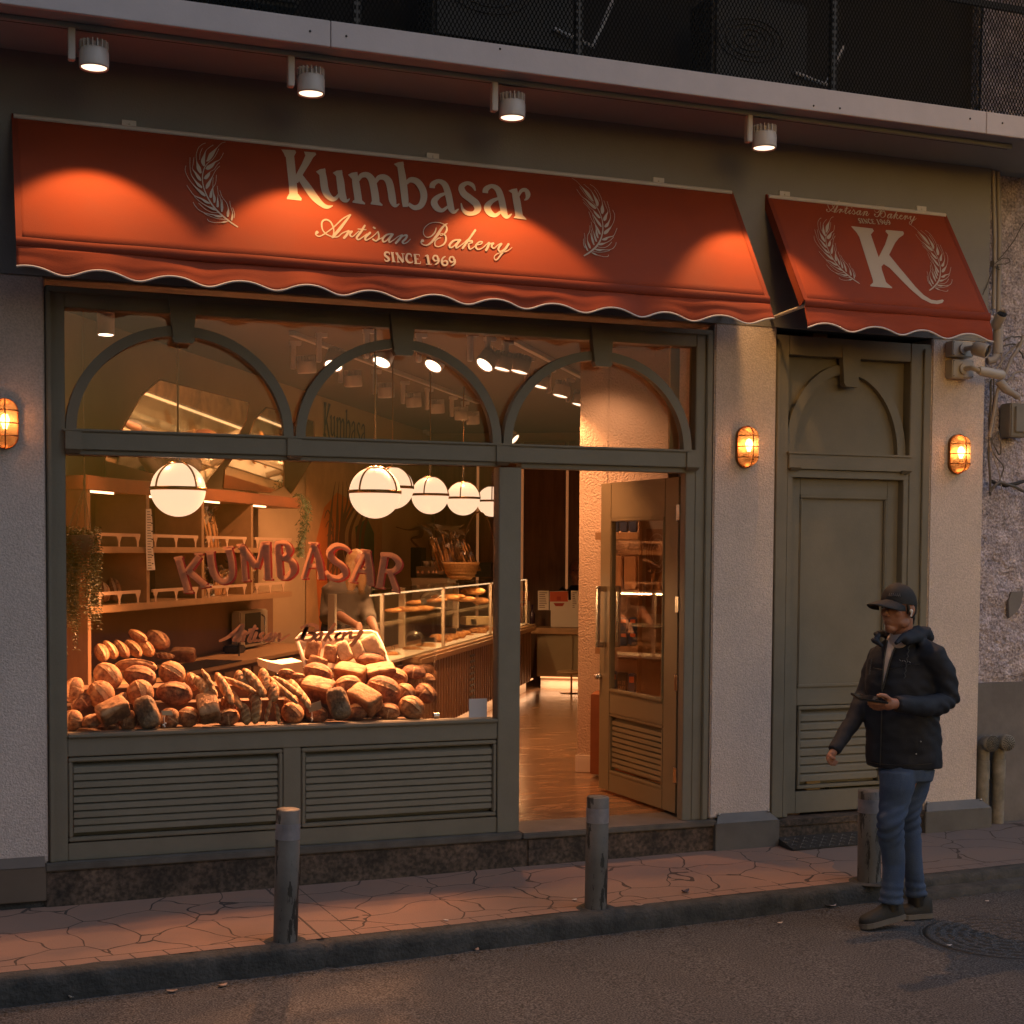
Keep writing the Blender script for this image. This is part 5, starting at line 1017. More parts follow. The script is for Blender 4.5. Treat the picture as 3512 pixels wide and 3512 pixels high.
# bottle, stool
c = smap2(*HC(313, 1480)); c = c-UU*.1; c.z = .872; tag(MB().lathe([(.001, 0), (.035, .002), (.035, .15), (.012, .2), (.012, .26), (.001, .262)], c, 16).build('wine_bottle', mat('bottle_glass', (.05, .025, .04), .15)), 'dark bottle with pale label standing on the back counter', 'bottle')
c2 = c-UU*.05-VV*.16; tag(MB().lathe([(.001, 0), (.05, .002), (.055, .20), (.03, .27), (.001, .28)], c2, 16).build('sauce_jar', orange), 'rounded orange jar beside the dark bottle', 'jar')
st = thing('stool', 'small round wooden stool in front of the back counter', 'stool', W(9.7, 2.4, 0)); c = hit(1960, 2309, W(9.7, 0, 0), UU); b = MB(); b.lathe([(.001, .0), (.16, .0), (.17, .012), (.16, .025), (.001, .025)], c, 24); b.build('seat', woodl, st); b = MB(); b.cyl((c.x, c.y, .17), c, .012, 10); b.lathe([(.001, .17), (.13, .165), (.13, .162)], (c.x, c.y, 0), 20); b.build('leg', bronze, st)
# espresso machine, cups, basket on the counter
def box_px(b, x0, y0, x1, y1, s_, dep, bev=.004):
    p = atS(x0, y1, s_); q = atS(x1, y0, s_); S(b, p.dot(VV), q.dot(VV), s_, s_+dep, p.z, q.z, bev)
GC = lambda x, y: (950+x*.5176, 1800+y*.5176)
es_ = thing('espresso_machine', 'steel espresso machine with cups on top behind the glass case', 'coffee machine', atS(*GC(1010, 300), 8.6))
b = MB(); box_px(b, *GC(920, 278), *GC(1110, 325), 8.6, .3); box_px(b, *GC(925, 325), *GC(1105, 350), 8.75, .2); b.build('body', mat('espresso_steel', (.22, .20, .18), .3, metal=.7), es_)
b = MB(); [b.cyl(atS(*GC(x, 312), 8.6), atS(*GC(x, 312), 8.6)-UU*.03, .014, 12) for x in (940, 968, 1010, 1040, 1060)]; b.build('knob', chrome, es_)
b = MB(); [b.lathe([(.001, 0), (.03, 0), (.042, .06), (.040, .062), (.028, .005)], atS(*GC(x, 277), 8.7), 14) for x in (990, 1040, 1085)]; b.build('cups', white, es_)
wc = thing('white_cabinet', 'white cupboard under the espresso machine', 'cupboard', atS(*GC(1010, 400), 8.5)); b = MB(); box_px(b, *GC(888, 355), *GC(1130, 372), 8.45, .5); b.build('top', white, wc); b = MB(); box_px(b, *GC(892, 373), *GC(1130, 560), 8.5, .4); b.build('body', white, wc)
b = MB(); box_px(b, *GC(885, 150), *GC(960, 350), 9.3, .2); box_px(b, *GC(1240, 250), *GC(1420, 345), 9.4, .2); tag(b.build('coffee_grinder', black), 'dark coffee grinder behind the espresso machine', 'grinder')
wick = mat('wicker', (.50, .28, .10), .7, bump=1, bscale=160, var=.5, vscale=60)
bs_ = thing('wicker_basket', 'round wicker basket filled with wrapped breadsticks on the glass case', 'basket', atS(*GC(1220, 330), 7.0)); c = atS(*GC(1218, 362), 7.0); k_ = (atS(*GC(1340, 300), 7.0)-atS(*GC(1100, 300), 7.0)).length/2
b = MB(); b.lathe([(.001, 0), (k_*.55, 0), (k_*.8, .05), (k_*.97, .13), (k_*1.02, .165), (k_*.95, .16), (k_*.8, .08)], c, 36)
for z in (.03, .06, .09, .12, .15): b.tube([c+Vector((math.cos(a)*k_*(.72+z*1.7), math.sin(a)*k_*(.72+z*1.7), z)) for a in [i*math.pi/18 for i in range(37)]], .006, 5)
b.build('bowl', wick, bs_)
b = MB(); P = [c+VV*(k_*.9*math.cos(a))+Vector((0, 0, .15+.5*math.sin(a))) for a in [i*math.pi/14 for i in range(15)]]; b.tube([p+UU*.25+VV*.12 for p in P], .009, 6); b.build('handle', mbrown, bs_)
wrap = glassmat('cellophane', (.96, .93, .88), 1.8, .12); stickm = mat('breadstick', (.50, .25, .09), .7, bump=.4, bscale=40, var=.4, vscale=12)
def bread_bag(c, n_, L, wd, lean, lab, grp, up=Vector((0, 0, 1)), ax=VV):
    t = thing('bagged_breadsticks', lab, 'bagged bread', c, grp); b = MB()
    for i in range(n_):
        x = (i/(max(1, n_-1))-.5)*wd; d = (up+ax*(lean+x*1.2+random.uniform(-.06, .06))+UU*random.uniform(-.08, .08)).normalized(); p = c+ax*x+UU*random.uniform(-.02, .02); ll = L*random.uniform(.8, 1)
        b.tube([p, p+d*ll*.5+ax*.004, p+d*ll], [.011, .012, .008], 8)
    b.build('breadsticks', stickm, t)
    b = MB(); top = c+(up+ax*lean).normalized()*L
    v = []; f = []
    for j in range(9):
        k = j/8; cc = c+(up+ax*lean).normalized()*L*1.25*k; ww = wd*.75*(1-.0*k) if k < .75 else wd*(.35+.9*abs(k-.78)*4)
        for i in range(16):
            a = 2*math.pi*i/16; v.append(cc+ax*math.cos(a)*ww+UU*math.sin(a)*ww*.5+Vector([noise.noise(Vector((i*3.1, j*2.7, c.x*9+q)))*.018*(1+2*k) for q in (0, 7, 14)]))
    for j in range(8):
        for i in range(16): f.append((j*16+i, j*16+(i+1) % 16, j*16+16+(i+1) % 16, j*16+16+i))
    b.add(v, f, False); b.build('cellophane', wrap, t); return t
bread_bag(c+Vector((0, 0, .08))-VV*.10, 9, .36, .20, -.25, 'cellophane bag of breadsticks leaning left in the wicker basket', 'bagged breadsticks')
bread_bag(c+Vector((0, 0, .08))+VV*.08, 7, .34, .16, -.45, 'cellophane bag of breadsticks at the right of the wicker basket', 'bagged breadsticks')
FC = lambda x, y: (150+x*.5176, 1800+y*.5176)
for (s_, z, n_, L, wd, ln, lab) in ((3.22, 1.778, 8, .24, .14, -.1, 'cellophane bag of breadsticks at the left of the third upper shelf bay'), (3.55, 1.778, 8, .25, .16, -.35, 'cellophane bag of breadsticks leaning in the middle of the third upper shelf bay'), (4.15, 1.778, 4, .10, .14, -.1, 'small cellophane bag in the last upper shelf bay'), (3.25, 1.423, 9, .18, .22, -.1, 'bag of breadsticks at the left of the third lower shelf bay'), (3.65, 1.423, 7, .17, .20, .3, 'bag of breadsticks at the right of the third lower shelf bay'), (4.2, 1.423, 9, .22, .26, -.35, 'bag of breadsticks leaning in the last lower shelf bay')):
    bread_bag(W(s_, -.12, z), n_, L, wd, ln, lab, 'bagged breadsticks', ax=UU)
# price strip hanging from the shelf
ps = thing('label_strip', 'long white strip of printed labels hanging from the shelf divider', 'label strip', atT(515, 1750, .03)); pts = [(500, 1746), (518, 1745), (522, 1790), (524, 1880), (532, 1955), (503, 1956), (500, 1870)]
b = MB(); b.prism([atT(x, y, .025) for x, y in pts], VV*.0015); b.build('strip', white, ps)
b = MB()
for k in range(22):
    y = 1754+k*9.2; x = 504+k*.15; b.prism([atT(x, y, .0285), atT(x+10+(k*7) % 6, y, .0285), atT(x+10+(k*7) % 6, y+2.2, .0285), atT(x, y+2.2, .0285)], VV*.0006)
    if k % 3 == 1: b.prism([atT(x+14, y+2, .0285), atT(x+19, y+2, .0285), atT(x+19, y+6, .0285), atT(x+14, y+6, .0285)], VV*.0006)
b.build('print', black, ps)
# ------------------------------------------------------------------ plants
leafg = mat('succulent_leaf', (.30, .27, .15), .5, var=.5, vscale=30, col2=(.07, .08, .03)); ferng = mat('fern_leaf', (.07, .13, .035), .5, var=.5, vscale=20)
hp = thing('hanging_plant', 'trailing succulent in a hanging pot just inside the left window edge', 'hanging plant', at(290, 1810, .32)); y_ = .34
ap = at(289, 1672, y_); b = MB()
for px, dy in ((231, 0), (311, 0), (262, .08), (290, -.06)): b.tube([ap, at(px, 1818, y_)+Vector((0, dy, 0))], .0035, 5)
b.tube([ap, ap+Vector((.0, 0, .04)), ap+Vector((.005, 0, .07))], .007, 6); b.tube([ap+Vector((0, 0, .07)), Vector((ap.x, ap.y, 3.2))], .003, 5); b.build('rope', mat('rope', (.42, .25, .12), .8), hp)
pc_ = at(272, 1835, y_); b = MB(); b.lathe([(.001, -.12), (.05, -.12), (.085, .0), (.08, 0), (.001, -.02)], pc_, 20); b.build('pot', mbrown, hp)
b = MB()
for k in range(58):
    a = random.uniform(0, 6.28); r_ = random.uniform(.03, .105); x0 = pc_.x+math.cos(a)*r_; y0 = y_+math.sin(a)*r_*.8; L = random.choice([.25, .35, .45, .62, .50])*random.uniform(.75, 1.1); 
    if abs(math.cos(a)) < .3: L *= .6
    z = pc_.z+random.uniform(0, .05); zz = z; i = 0
    while zz > z-L:
        q = Vector((x0+.006*math.sin(zz*25+k), y0, zz)); i += 1
        for sgn in (1, -1):
            d = Vector((math.cos(i*1.3+k)*sgn, math.sin(i*1.3+k)*sgn, -.15)).normalized(); n2 = Vector((-d.y, d.x, 0)); ll = random.uniform(.016, .028)
            b.add([q, q+d*ll*.5+n2*ll*.32+Vector((0, 0, .004)), q+d*ll-Vector((0, 0, .004)), q+d*ll*.5-n2*ll*.32+Vector((0, 0, .004))], [(0, 1, 2), (0, 2, 3)])
        zz -= random.uniform(.012, .018)
b.build('foliage', leafg, hp)
fg = thing('fern_garland', 'green fern garland trailing from the end of the top beam', 'plant', W(5.0, .03, 2.2)); b = MB()
for k in range(900):
    q = Vector((0, 0, 0)); hh = random.random(); py = 1690+hh*215; px = 1040+math.sin(hh*5)*10+random.gauss(0, 9 if hh < .6 else 6)+(hh < .15)*(-14*random.random()); q = atT(px, py, .06+random.uniform(-.04, .05))
    d = Vector((random.gauss(0, 1), random.gauss(0, 1), -1.2)).normalized(); n2 = d.orthogonal().normalized(); ll = random.uniform(.02, .04)
    b.add([q, q+d*ll*.5+n2*ll*.12, q+d*ll, q+d*ll*.5-n2*ll*.12], [(0, 1, 2, 3)])
b.build('fronds', ferng, fg)
# ------------------------------------------------------------------ nook behind the door: shelves, packs, picture
nf = thing('grocery_shelf', 'oak wall shelves with tea packets behind the door glass', 'shelf', W(3.7, 3, 1.2)); SN = 3.60
def nb(x0, y0, x1, y1, dep=.27, bev=.003, s_=SN):
    b = MB(); box_px(b, *HC(x0, y0), *HC(x1, y1), s_, dep, bev); return b
for y in (790, 1265, 1735): nb(822, y, 1178, y+58).build('shelf_board', woodl, nf)
nb(1172, 480, 1186, 2380).build('upright', woodl, nf)
box = MB(); box_px(box, 2023, 2385, 2190, 2655, SN-.02, .29, .004); box.build('cabinet', redwood, nf)
packb = mat('blue_packet', (.05, .075, .15), .4, var=.3, vscale=20); packo = mat('orange_print', (.55, .14, .04), .5); tanb = mat('kraft_bag', (.52, .28, .12), .6, bump=.5, bscale=25, var=.25, vscale=10); packd = mat('dark_packet', (.03, .03, .02), .4)
def packet(x0, y0, x1, y1, m, lab, grp, top=True, nm='tea_packet'):
    c = atS(*HC((x0+x1)/2, y1), SN+.05); t = thing(nm, lab, 'packet', c, grp)
    b = MB(); box_px(b, *HC(x0, y0), *HC(x1, y1), SN+.04, .09, .008); b.build('pack', m, t)
    if top:
        w_ = x1-x0; h_ = y1-y0; b = MB(); box_px(b, *HC(x0+w_*.2, y0+h_*.12), *HC(x1-w_*.2, y0+h_*.36), SN+.037, .003, 0); b.build('print', packo, t)
    return t
for i, (x0, x1, o_) in enumerate(((978, 1022, 'leftmost'), (1027, 1095, 'middle'), (1100, 1172, 'rightmost'))): packet(x0, 560+(i == 0)*10, x1, 785, packb, f'{o_} blue packet on the top grocery shelf behind the door glass', 'blue packets on the top shelf')
for x0, x1, o_ in ((972, 1052, 'left'), (1062, 1168, 'right')): packet(x0, 985, x1, 1262, tanb, f'{o_} kraft paper bag on the middle grocery shelf', 'kraft bags', False, 'paper_bag')
for i, x0 in enumerate((1020, 1098)):
    for j, y0 in enumerate((1495, 1612)): packet(x0, y0, x0+72, y0+114, packb, f"{('left','right')[i]} {('upper','lower')[j]} blue packet of the four stacked on the third shelf", 'stacked blue packets')
IC = lambda x, y: ((1700+x*.5176-1700)/.4141, (2200+y*.5176-1500)/.4141)
a_ = IC(770, 200); c_ = IC(800, 345); packet(a_[0], a_[1], c_[0], c_[1], packb, 'blue packet left of the dark tea packet on the lowest shelf', 'lowest shelf packets')
a_ = IC(802, 208); c_ = IC(872, 372); pk = packet(a_[0], a_[1], c_[0], c_[1], packd, 'dark tea packet with cream lettering on the lowest shelf', 'lowest shelf packets', False)
a2_ = IC(874, 215); c_ = IC(925, 375); packet(a2_[0], a2_[1], c_[0], c_[1], packb, 'blue packet right of the dark tea packet on the lowest shelf', 'lowest shelf packets')
ftx = Flat(lambda x, y: atS(x, y, SN+.036), -UU)
def mini(word, x, y, h, wd):
    G_ = {'R': [[(0,1),(0,0),(.7,.1),(.7,.4),(0,.5)],[(.3,.5),(.8,1)]], 'I': [[(.4,0),(.4,1)]], 'Z': [[(0,0),(.8,0),(0,1),(.8,1)]], 'E': [[(.8,0),(0,0),(0,1),(.8,1)],[(0,.5),(.6,.5)]], 'C': [[(.8,.1),(.3,0),(0,.5),(.3,1),(.8,.9)],[(.4,1),(.4,1.25)]], 'A': [[(0,1),(.4,0),(.8,1)],[(.15,.65),(.65,.65)]], 'Y': [[(0,0),(.4,.5),(.8,0)],[(.4,.5),(.4,1)]]}
    for ch in word:
        for s_ in G_[ch]:
            for p, q in zip(s_, s_[1:]): ftx.stroke([(x+p[0]*wd, y+p[1]*h, 1.1), (x+q[0]*wd, y+q[1]*h, 1.1)], 1, False)
        x += wd*1.15
bx0 = 1700+805*.5176+3; mini('RIZE', bx0, 2200+262*.5176, 11, 6); mini('CAYI', bx0, 2200+294*.5176, 11, 6); ftx.mb.build('print', woodl, pk)
pf = thing('framed_picture', 'dark framed drawing with a cream mount on the nook wall', 'picture', W(3.86, 3.3, 1.4)); FS = 3.86
b = MB(); box_px(b, *HC(1188, 655), *HC(1480, 1575), FS-.02, .02, .004); b.build('frame', dark, pf); b = MB(); box_px(b, *HC(1203, 680), *HC(1465, 1548), FS-.023, .003, 0); b.build('mount', mat('mount_card', (.55, .48, .36), .7), pf); b = MB(); box_px(b, *HC(1240, 760), *HC(1430, 1460), FS-.026, .003, 0); b.build('print_field', mat('print_tan', (.42, .26, .14), .7, var=.2), pf)
fd_ = Flat(lambda x, y: atS(x, y, FS-.028), -UU); cx_ = 1335
for r_ in (85, 62, 40): fd_.stroke([(1700+(cx_+r_*.9*math.cos(a))*.4141, 1500+(960+r_*1.9*math.sin(a))*.4141, 2.0) for a in [i*math.pi/8 for i in range(17)]], 1, False)
for k in range(7): fd_.stroke([(1700+(cx_-45+k*14)*.4141, 1500+(1160+10*math.sin(k))*.4141, 1.5), (1700+(cx_-30+k*11)*.4141, 1500+1260*.4141, 2.2), (1700+(cx_-20+k*8)*.4141, 1500+1400*.4141, 1.4)])
fd_.mb.build('drawing', mat('drawing_line', (.6, .5, .38), .7), pf)
# small surveillance camera inside
c = atT(1452, 1478, -.34); t = thing('indoor_camera', 'small white surveillance camera high on the mural wall', 'security camera', c); b = MB(); b.cyl(c, c+VV*.05, .03, 16); b.sphere(c+VV*.06-Vector((0, 0, .02)), .038, 12); b.build('housing', whitep, t); b = MB(); b.sphere(c+VV*.085-UU*.01-Vector((0, 0, .02)), .018, 8); b.build('lens', black, t)
# ================================================================== BREAD
def bread_mat(name, light, crust, darkc, seedy=False):
    m = bpy.data.materials.new(name); m.use_nodes = True; n, l = nodes(m); b = n['Principled BSDF']; b.inputs['Roughness'].default_value = .62; b.inputs['Specular IOR Level'].default_value = .35
    tc = n.new('ShaderNodeTexCoord'); at_ = n.new('ShaderNodeAttribute'); at_.attribute_name = 'crumb'
    nz = n.new('ShaderNodeTexNoise'); nz.inputs['Scale'].default_value = 2.4; nz.inputs['Detail'].default_value = 9; nz.inputs['Roughness'].default_value = .7; l.new(tc.outputs['Object'], nz.inputs['Vector'])
    rp = n.new('ShaderNodeValToRGB'); e = rp.color_ramp.elements; e[0].position = .40; e[0].color = (*darkc, 1); e[1].position = .60; e[1].color = (*crust, 1); l.new(nz.outputs['Fac'], rp.inputs[0])
    mx = n.new('ShaderNodeMix'); mx.data_type = 'RGBA'; l.new(at_.outputs['Fac'], mx.inputs['Factor']); l.new(rp.outputs[0], mx.inputs['A']); mx.inputs['B'].default_value = (*light, 1)
    vz = n.new('ShaderNodeTexVoronoi'); vz.inputs['Scale'].default_value = 11; l.new(tc.outputs['Object'], vz.inputs['Vector']); sr = n.new('ShaderNodeValToRGB'); sr.color_ramp.elements[0].position = .06; sr.color_ramp.elements[0].color = (.35, .3, .25, 1) if not seedy else (1.9, 1.7, 1.4, 1); sr.color_ramp.elements[1].position = .22; sr.color_ramp.elements[1].color = (1, 1, 1, 1); l.new(vz.outputs['Distance'], sr.inputs[0])
    mm = n.new('ShaderNodeMix'); mm.data_type = 'RGBA'; mm.blend_type = 'MULTIPLY'; mm.inputs['Factor'].default_value = .55; l.new(mx.outputs['Result'], mm.inputs['A']); l.new(sr.outputs[0], mm.inputs['B']); l.new(mm.outputs['Result'], b.inputs['Base Color'])
    nb = n.new('ShaderNodeTexNoise'); nb.inputs['Scale'].default_value = 9; nb.inputs['Detail'].default_value = 10; nb.inputs['Roughness'].default_value = .7; l.new(tc.outputs['Object'], nb.inputs['Vector']); bp = n.new('ShaderNodeBump'); bp.inputs['Strength'].default_value = .55; bp.inputs['Distance'].default_value = .012; l.new(nb.outputs['Fac'], bp.inputs['Height']); l.new(bp.outputs[0], b.inputs['Normal'])
    return m
BM_ = {'boule': bread_mat('crust_boule', (.84, .56, .30), (.50, .235, .09), (.19, .07, .028)), 'dark': bread_mat('crust_dark', (.70, .42, .20), (.30, .12, .05), (.11, .04, .018)), 'brick': bread_mat('crust_tin', (.60, .33, .15), (.42, .20, .085), (.20, .085, .036)),
       'rye': bread_mat('crust_rye', (.40, .26, .13), (.26, .15, .08), (.10, .06, .035), True), 'bag': bread_mat('crust_baguette', (.84, .55, .27), (.62, .32, .12), (.34, .15, .055)), 'pale': bread_mat('crust_pale', (.68, .55, .36), (.66, .50, .30), (.50, .34, .18))}
def loaf_mesh(kind, seed, mk):
    bm = bmesh.new(); bmesh.ops.create_icosphere(bm, subdivisions=5, radius=1); lay = bm.verts.layers.float.new('crumb')
    for v in bm.verts:
        p = v.co.copy(); cr = 0.; sd_ = Vector((seed*3.7, seed, 0))
        if kind in ('boule', 'batard'):
            L, Wd, H_ = (1, .93, .70) if kind == 'boule' else (1, .60, .50)
            q = Vector((p.x*L, p.y*Wd, p.z*H_)); 
            if p.z < 0: q.z *= .62
            c_ = .12*math.sin(p.x*2+seed)+.08; d_ = p.y-c_           # main score runs along x
            if p.z > -.05 and abs(p.x) < .86:
                w_ = .44*math.sqrt(max(0, 1-(p.x/.82)**2))*(.9+.2*noise.noise(p*2+sd_)) if abs(p.x) < .82 else 0
                if 0 < d_ < w_: cr = .9+.4*noise.noise(p*4+sd_); q *= .965+.035*noise.noise(p*7+sd_)-.05*(d_ < .07)
                elif -.09 < d_ <= 0 and w_ > .05: q *= 1.10+.02*noise.noise(p*6+sd_); cr = -.6*(d_ > -.04)
                elif w_ <= d_ < w_+.06 and w_ > .05: q *= 1.035; cr = -.3
            if kind == 'boule' and seed % 2 and p.z > 0 and abs(p.x-.1) < .05 and p.y < 0: q *= .97; cr = .8
            q *= 1+.05*noise.noise(p*1.4+sd_)+.012*noise.noise(p*5+sd_)+.008*noise.noise(p*13+sd_)
            cr = cr if cr != 0 else .55*max(0, noise.noise(p*2.3+sd_))
        elif kind == 'brick':
            e = 7; k = (abs(p.x)**e+abs(p.y)**e+abs(p.z)**e)**(-1/e); q = p*k; q = Vector((q.x, q.y*.62, q.z*.60)); top = q.z > .45
            if top: q.z += .07*math.cos(q.x*1.5)*math.cos(q.y*2)+.02*noise.noise(p*5+sd_); cr = .45+.5*noise.noise(p*3+sd_)
            q *= 1+.03*noise.noise(p*3+sd_)+.012*noise.noise(p*9+sd_)
        elif kind == 'rye':
            e = 3.4; k = (abs(p.x)**e+abs(p.y)**e+abs(p.z)**e)**(-1/e); q = p*k; q = Vector((q.x, q.y*.66, q.z*.60)); q *= 1+.03*noise.noise(p*4+sd_)
            if q.z > .3: q.z += .05*noise.noise(p*7+sd_); cr = .5*max(0, .5+noise.noise(p*8+sd_))
        else:
            r_ = {'baguette': .13, 'petite': .25, 'twist': .17, 'roll': .5}[kind]; x = math.copysign(abs(p.x)**.8, p.x) if kind != 'roll' else p.x
            rr = (1-abs(x)**(3.2 if kind == 'baguette' else 2.4))**.5 if abs(x) < 1 else 0; n_ = math.hypot(p.y, p.z) or 1
            y_, z_ = p.y/n_*rr*r_, p.z/n_*rr*r_*.92; q = Vector((x, y_, z_))
            ph = x*4.4+ (p.y/n_)*.8+.3*noise.noise(p*2+sd_); 
            if kind == 'twist': s_ = 1+.15*math.sin(x*11+math.atan2(p.z, p.y)*1.0+noise.noise(p*3)); q.y *= s_; q.z *= s_; cr = .4*(s_ > 1.05)
            elif p.z > 0 and rr > .3:
                t_ = (ph % 2.0)-1
                if -.25 < t_ < .45: cr = .7; q.z *= .94
                elif t_ <= -.25 and t_ > -.45: q.z *= 1.10; cr = 0
            q += Vector((0, .015*math.sin(x*3+seed), 0)); q *= 1+.03*noise.noise(p*3+sd_)
        v.co = q; v[lay] = min(1, max(0, cr))
    for f in bm.faces: f.smooth = True
    me = bpy.data.meshes.new('loaf'); bm.to_mesh(me); bm.free(); me.materials.append(BM_[mk]); return me
LM = {}
def lm(kind, mk, s_):
    k = (kind, mk, s_)
    if k not in LM: LM[k] = loaf_mesh(kind, s_, mk)
    return LM[k]
def loaf(x, y, L, ang, kind, mk, yd, name, label, cat, grp, fat=1., tilt=.55, fn=FC, surf=None, seed=None, yaw=0.):
    """x, y, L as read off the photograph; yd the loaf's own depth behind the window"""
    px, py = fn(x, y); c = surf(px, py) if surf else at(px, py, yd); dep = (c-CAM).dot(_F); Lm = L*.5176/FPX*dep/2; a = R(ang)
    ax = (_R2*math.cos(a)+_U2*math.sin(a)-_F*yaw).normalized(); up = (-_F*tilt+Vector((0, 0, 1))*(1-tilt)).normalized()
    if abs(up.dot(ax)) > .9: up = -_F
    m = frame(c, ax, up); o = bpy.data.objects.new(name, lm(kind, mk, seed if seed is not None else random.randint(0, 2))); COL.objects.link(o); s_ = Lm*(.93 if kind == 'boule' else .96); o.matrix_world = m @ Matrix.Diagonal((s_, s_*fat, s_*(fat*.5+.5), 1)); return tag(o, label, cat, grp)
NM = {'boule': ('round_loaf', 'round crusty loaf'), 'batard': ('oval_loaf', 'oval scored loaf'), 'brick': ('tin_loaf', 'square tin loaf'), 'rye': ('rye_loaf', 'speckled grey rye loaf'), 'baguette': ('baguette', 'slim baguette'), 'petite': ('short_baguette', 'short plump baguette'), 'twist': ('twisted_baguette', 'twisted baguette'), 'roll': ('small_roll', 'small golden roll')}
G2 = lambda x: x+1545.6
ROWS = {
 'front row of the window pile': [(190,1295,150,80,'boule','boule',.17,1.1,.8),(315,1305,140,70,'boule','boule',.15,1,.3),(430,1345,150,0,'boule','dark',.17,.6,.8),(458,1232,215,52,'brick','brick',.12,1,.45),(565,1295,150,75,'boule','boule',.17,1,.7),(685,1245,230,-68,'rye','rye',.12,1,.8),(830,1285,160,60,'boule','boule',.17,1,.8),(960,1275,165,-30,'boule','boule',.17,1,.6),(1092,1212,205,-78,'brick','brick',.12,1.15,.5),(1222,1275,165,10,'boule','boule',.17,.9,.6),(1335,1253,165,-75,'petite','bag',.10,1.7,.7),(1406,1232,195,-88,'petite','bag',.10,1.5,.7),(1486,1235,190,82,'twist','bag',.10,1,.7),(1549,1250,155,-80,'twist','bag',.10,1.25,.7),(1650,1250,180,-55,'boule','boule',.17,.9,.6),(G2(262),1255,175,-20,'boule','dark',.17,.8,.6),(G2(408),1185,225,-72,'rye','rye',.12,1,.8),(G2(530),1240,160,10,'boule','dark',.18,.9,.6),(G2(740),1235,165,-15,'boule','boule',.18,.85,.7),(G2(892),1212,200,-35,'boule','boule',.16,.9,.75)],
 'second row of the window pile': [(200,1095,190,80,'boule','boule',.30,.8,.7),(248,1180,160,60,'boule','dark',.27,.8,.5),(378,1125,205,-60,'boule','boule',.28,1,.8),(520,1155,110,60,'boule','boule',.30,.8,.7),(640,1118,205,-65,'boule','boule',.28,1,.8),(868,1118,255,-12,'batard','dark',.28,1.15,.6),(1228,1188,135,-40,'petite','bag',.2,2.2,.8),(G2(125),1195,200,-35,'boule','boule',.26,.8,.5),(G2(200),1130,140,-20,'boule','dark',.3,.8,.6),(G2(275),1092,225,-32,'brick','dark',.27,1,.4),(G2(470),1065,200,10,'boule','boule',.30,.8,.7),(G2(582),1158,235,-50,'brick','brick',.20,1,.45),(G2(712),1098,255,-32,'batard','dark',.27,1.25,.7),(G2(855),1110,150,-50,'boule','boule',.32,.9,.7),(G2(985),1120,190,-60,'boule','dark',.34,.8,.5)],
 'back row of the window pile': [(425,1002,225,-42,'batard','boule',.42,1.25,.7),(610,945,300,-5,'batard','boule',.52,.6,.4),(640,1010,240,-22,'batard','dark',.42,1.15,.6),(852,988,205,-40,'boule','boule',.42,.9,.75),(985,1040,150,-70,'batard','boule',.42,1,.6),(G2(275),985,215,-28,'batard','dark',.42,1.15,.6),(G2(488),990,220,-35,'brick','brick',.45,.9,.35),(G2(618),898,205,-8,'batard','dark',.55,1.0,.2),(G2(682),990,215,35,'brick','dark',.45,.95,.35),(G2(795),1010,170,-35,'boule','boule',.43,.8,.6),(G2(905),985,180,-20,'boule','dark',.45,.8,.3),(G2(1000),1020,110,-60,'boule','boule',.5,.8,.3),(G2(170),1045,120,-10,'boule','boule',.40,.7,.5),(1690,1010,110,-20,'batard','dark',.42,1,.5)],
 'bundle of baguettes in the middle': [(1045,1065,188,-60,'petite','bag',0.18,1.5,.6),(1100,1050,265,-64,'twist','bag',0.17,.9,.6),(1198,1085,295,-65,'petite','bag',0.17,.95,.6),(1295,1060,295,-37,'baguette','bag',0.18,1.2,.5),(1265,1150,236,-62,'baguette','bag',0.14,1.7,.5),(1308,1030,165,-72,'petite','bag',0.21,1.9,.6),(1392,1045,277,-58,'petite','bag',0.18,1.15,.6),(1400,1160,153,-60,'petite','bag',0.14,1.9,.6),(1458,1030,194,-82,'petite','bag',0.20,1.6,.6),(1520,1108,165,-85,'petite','bag',0.16,2.0,.6),(1440,1095,129,-70,'petite','bag',0.16,2,.6),(1585,1095,342,-56,'baguette','bag',0.16,1.05,.5),(1615,1068,283,-48,'baguette','bag',0.17,1.3,.5),(1697,1120,306,-66,'baguette','bag',0.15,1.6,.5),(1612,985,120,-15,'batard','dark',.46,1,.5)]}
for row, items in ROWS.items():
    items = sorted(items); 
    for i, (x, y, L, ang, kd, mk, yd, fat, tl) in enumerate(items):
        nm_, ds = NM[kd]; dk = 'dark ' if mk == 'dark' else ''
        loaf(x, y, L, ang, kd, mk, yd, nm_, f'{dk}{ds}, {W_ORD[i]} from left in the {row}', 'baguette' if 'bag' in nm_ else 'bread', ('baguettes' if 'bag' in nm_ else 'loaves')+' in the window display', fat, tl)
ds_ = thing('display_table', 'dark stepped display table carrying the window bread', 'table', (1.5, .5, .8)); b = MB()
b.box((.53, .115, .60), (2.45, .30, .815)); b.box((.53, .30, .60), (2.45, .46, .93)); b.box((.53, .46, .60), (2.45, .72, 1.0)); b.build('steps', woodd, ds_)
b = MB(); b.box((.53, .10, .16), (2.98, .115, .812)); b.box((.53, .715, .16), (2.45, .73, 1.0)); b.build('front_board', woodd, ds_)
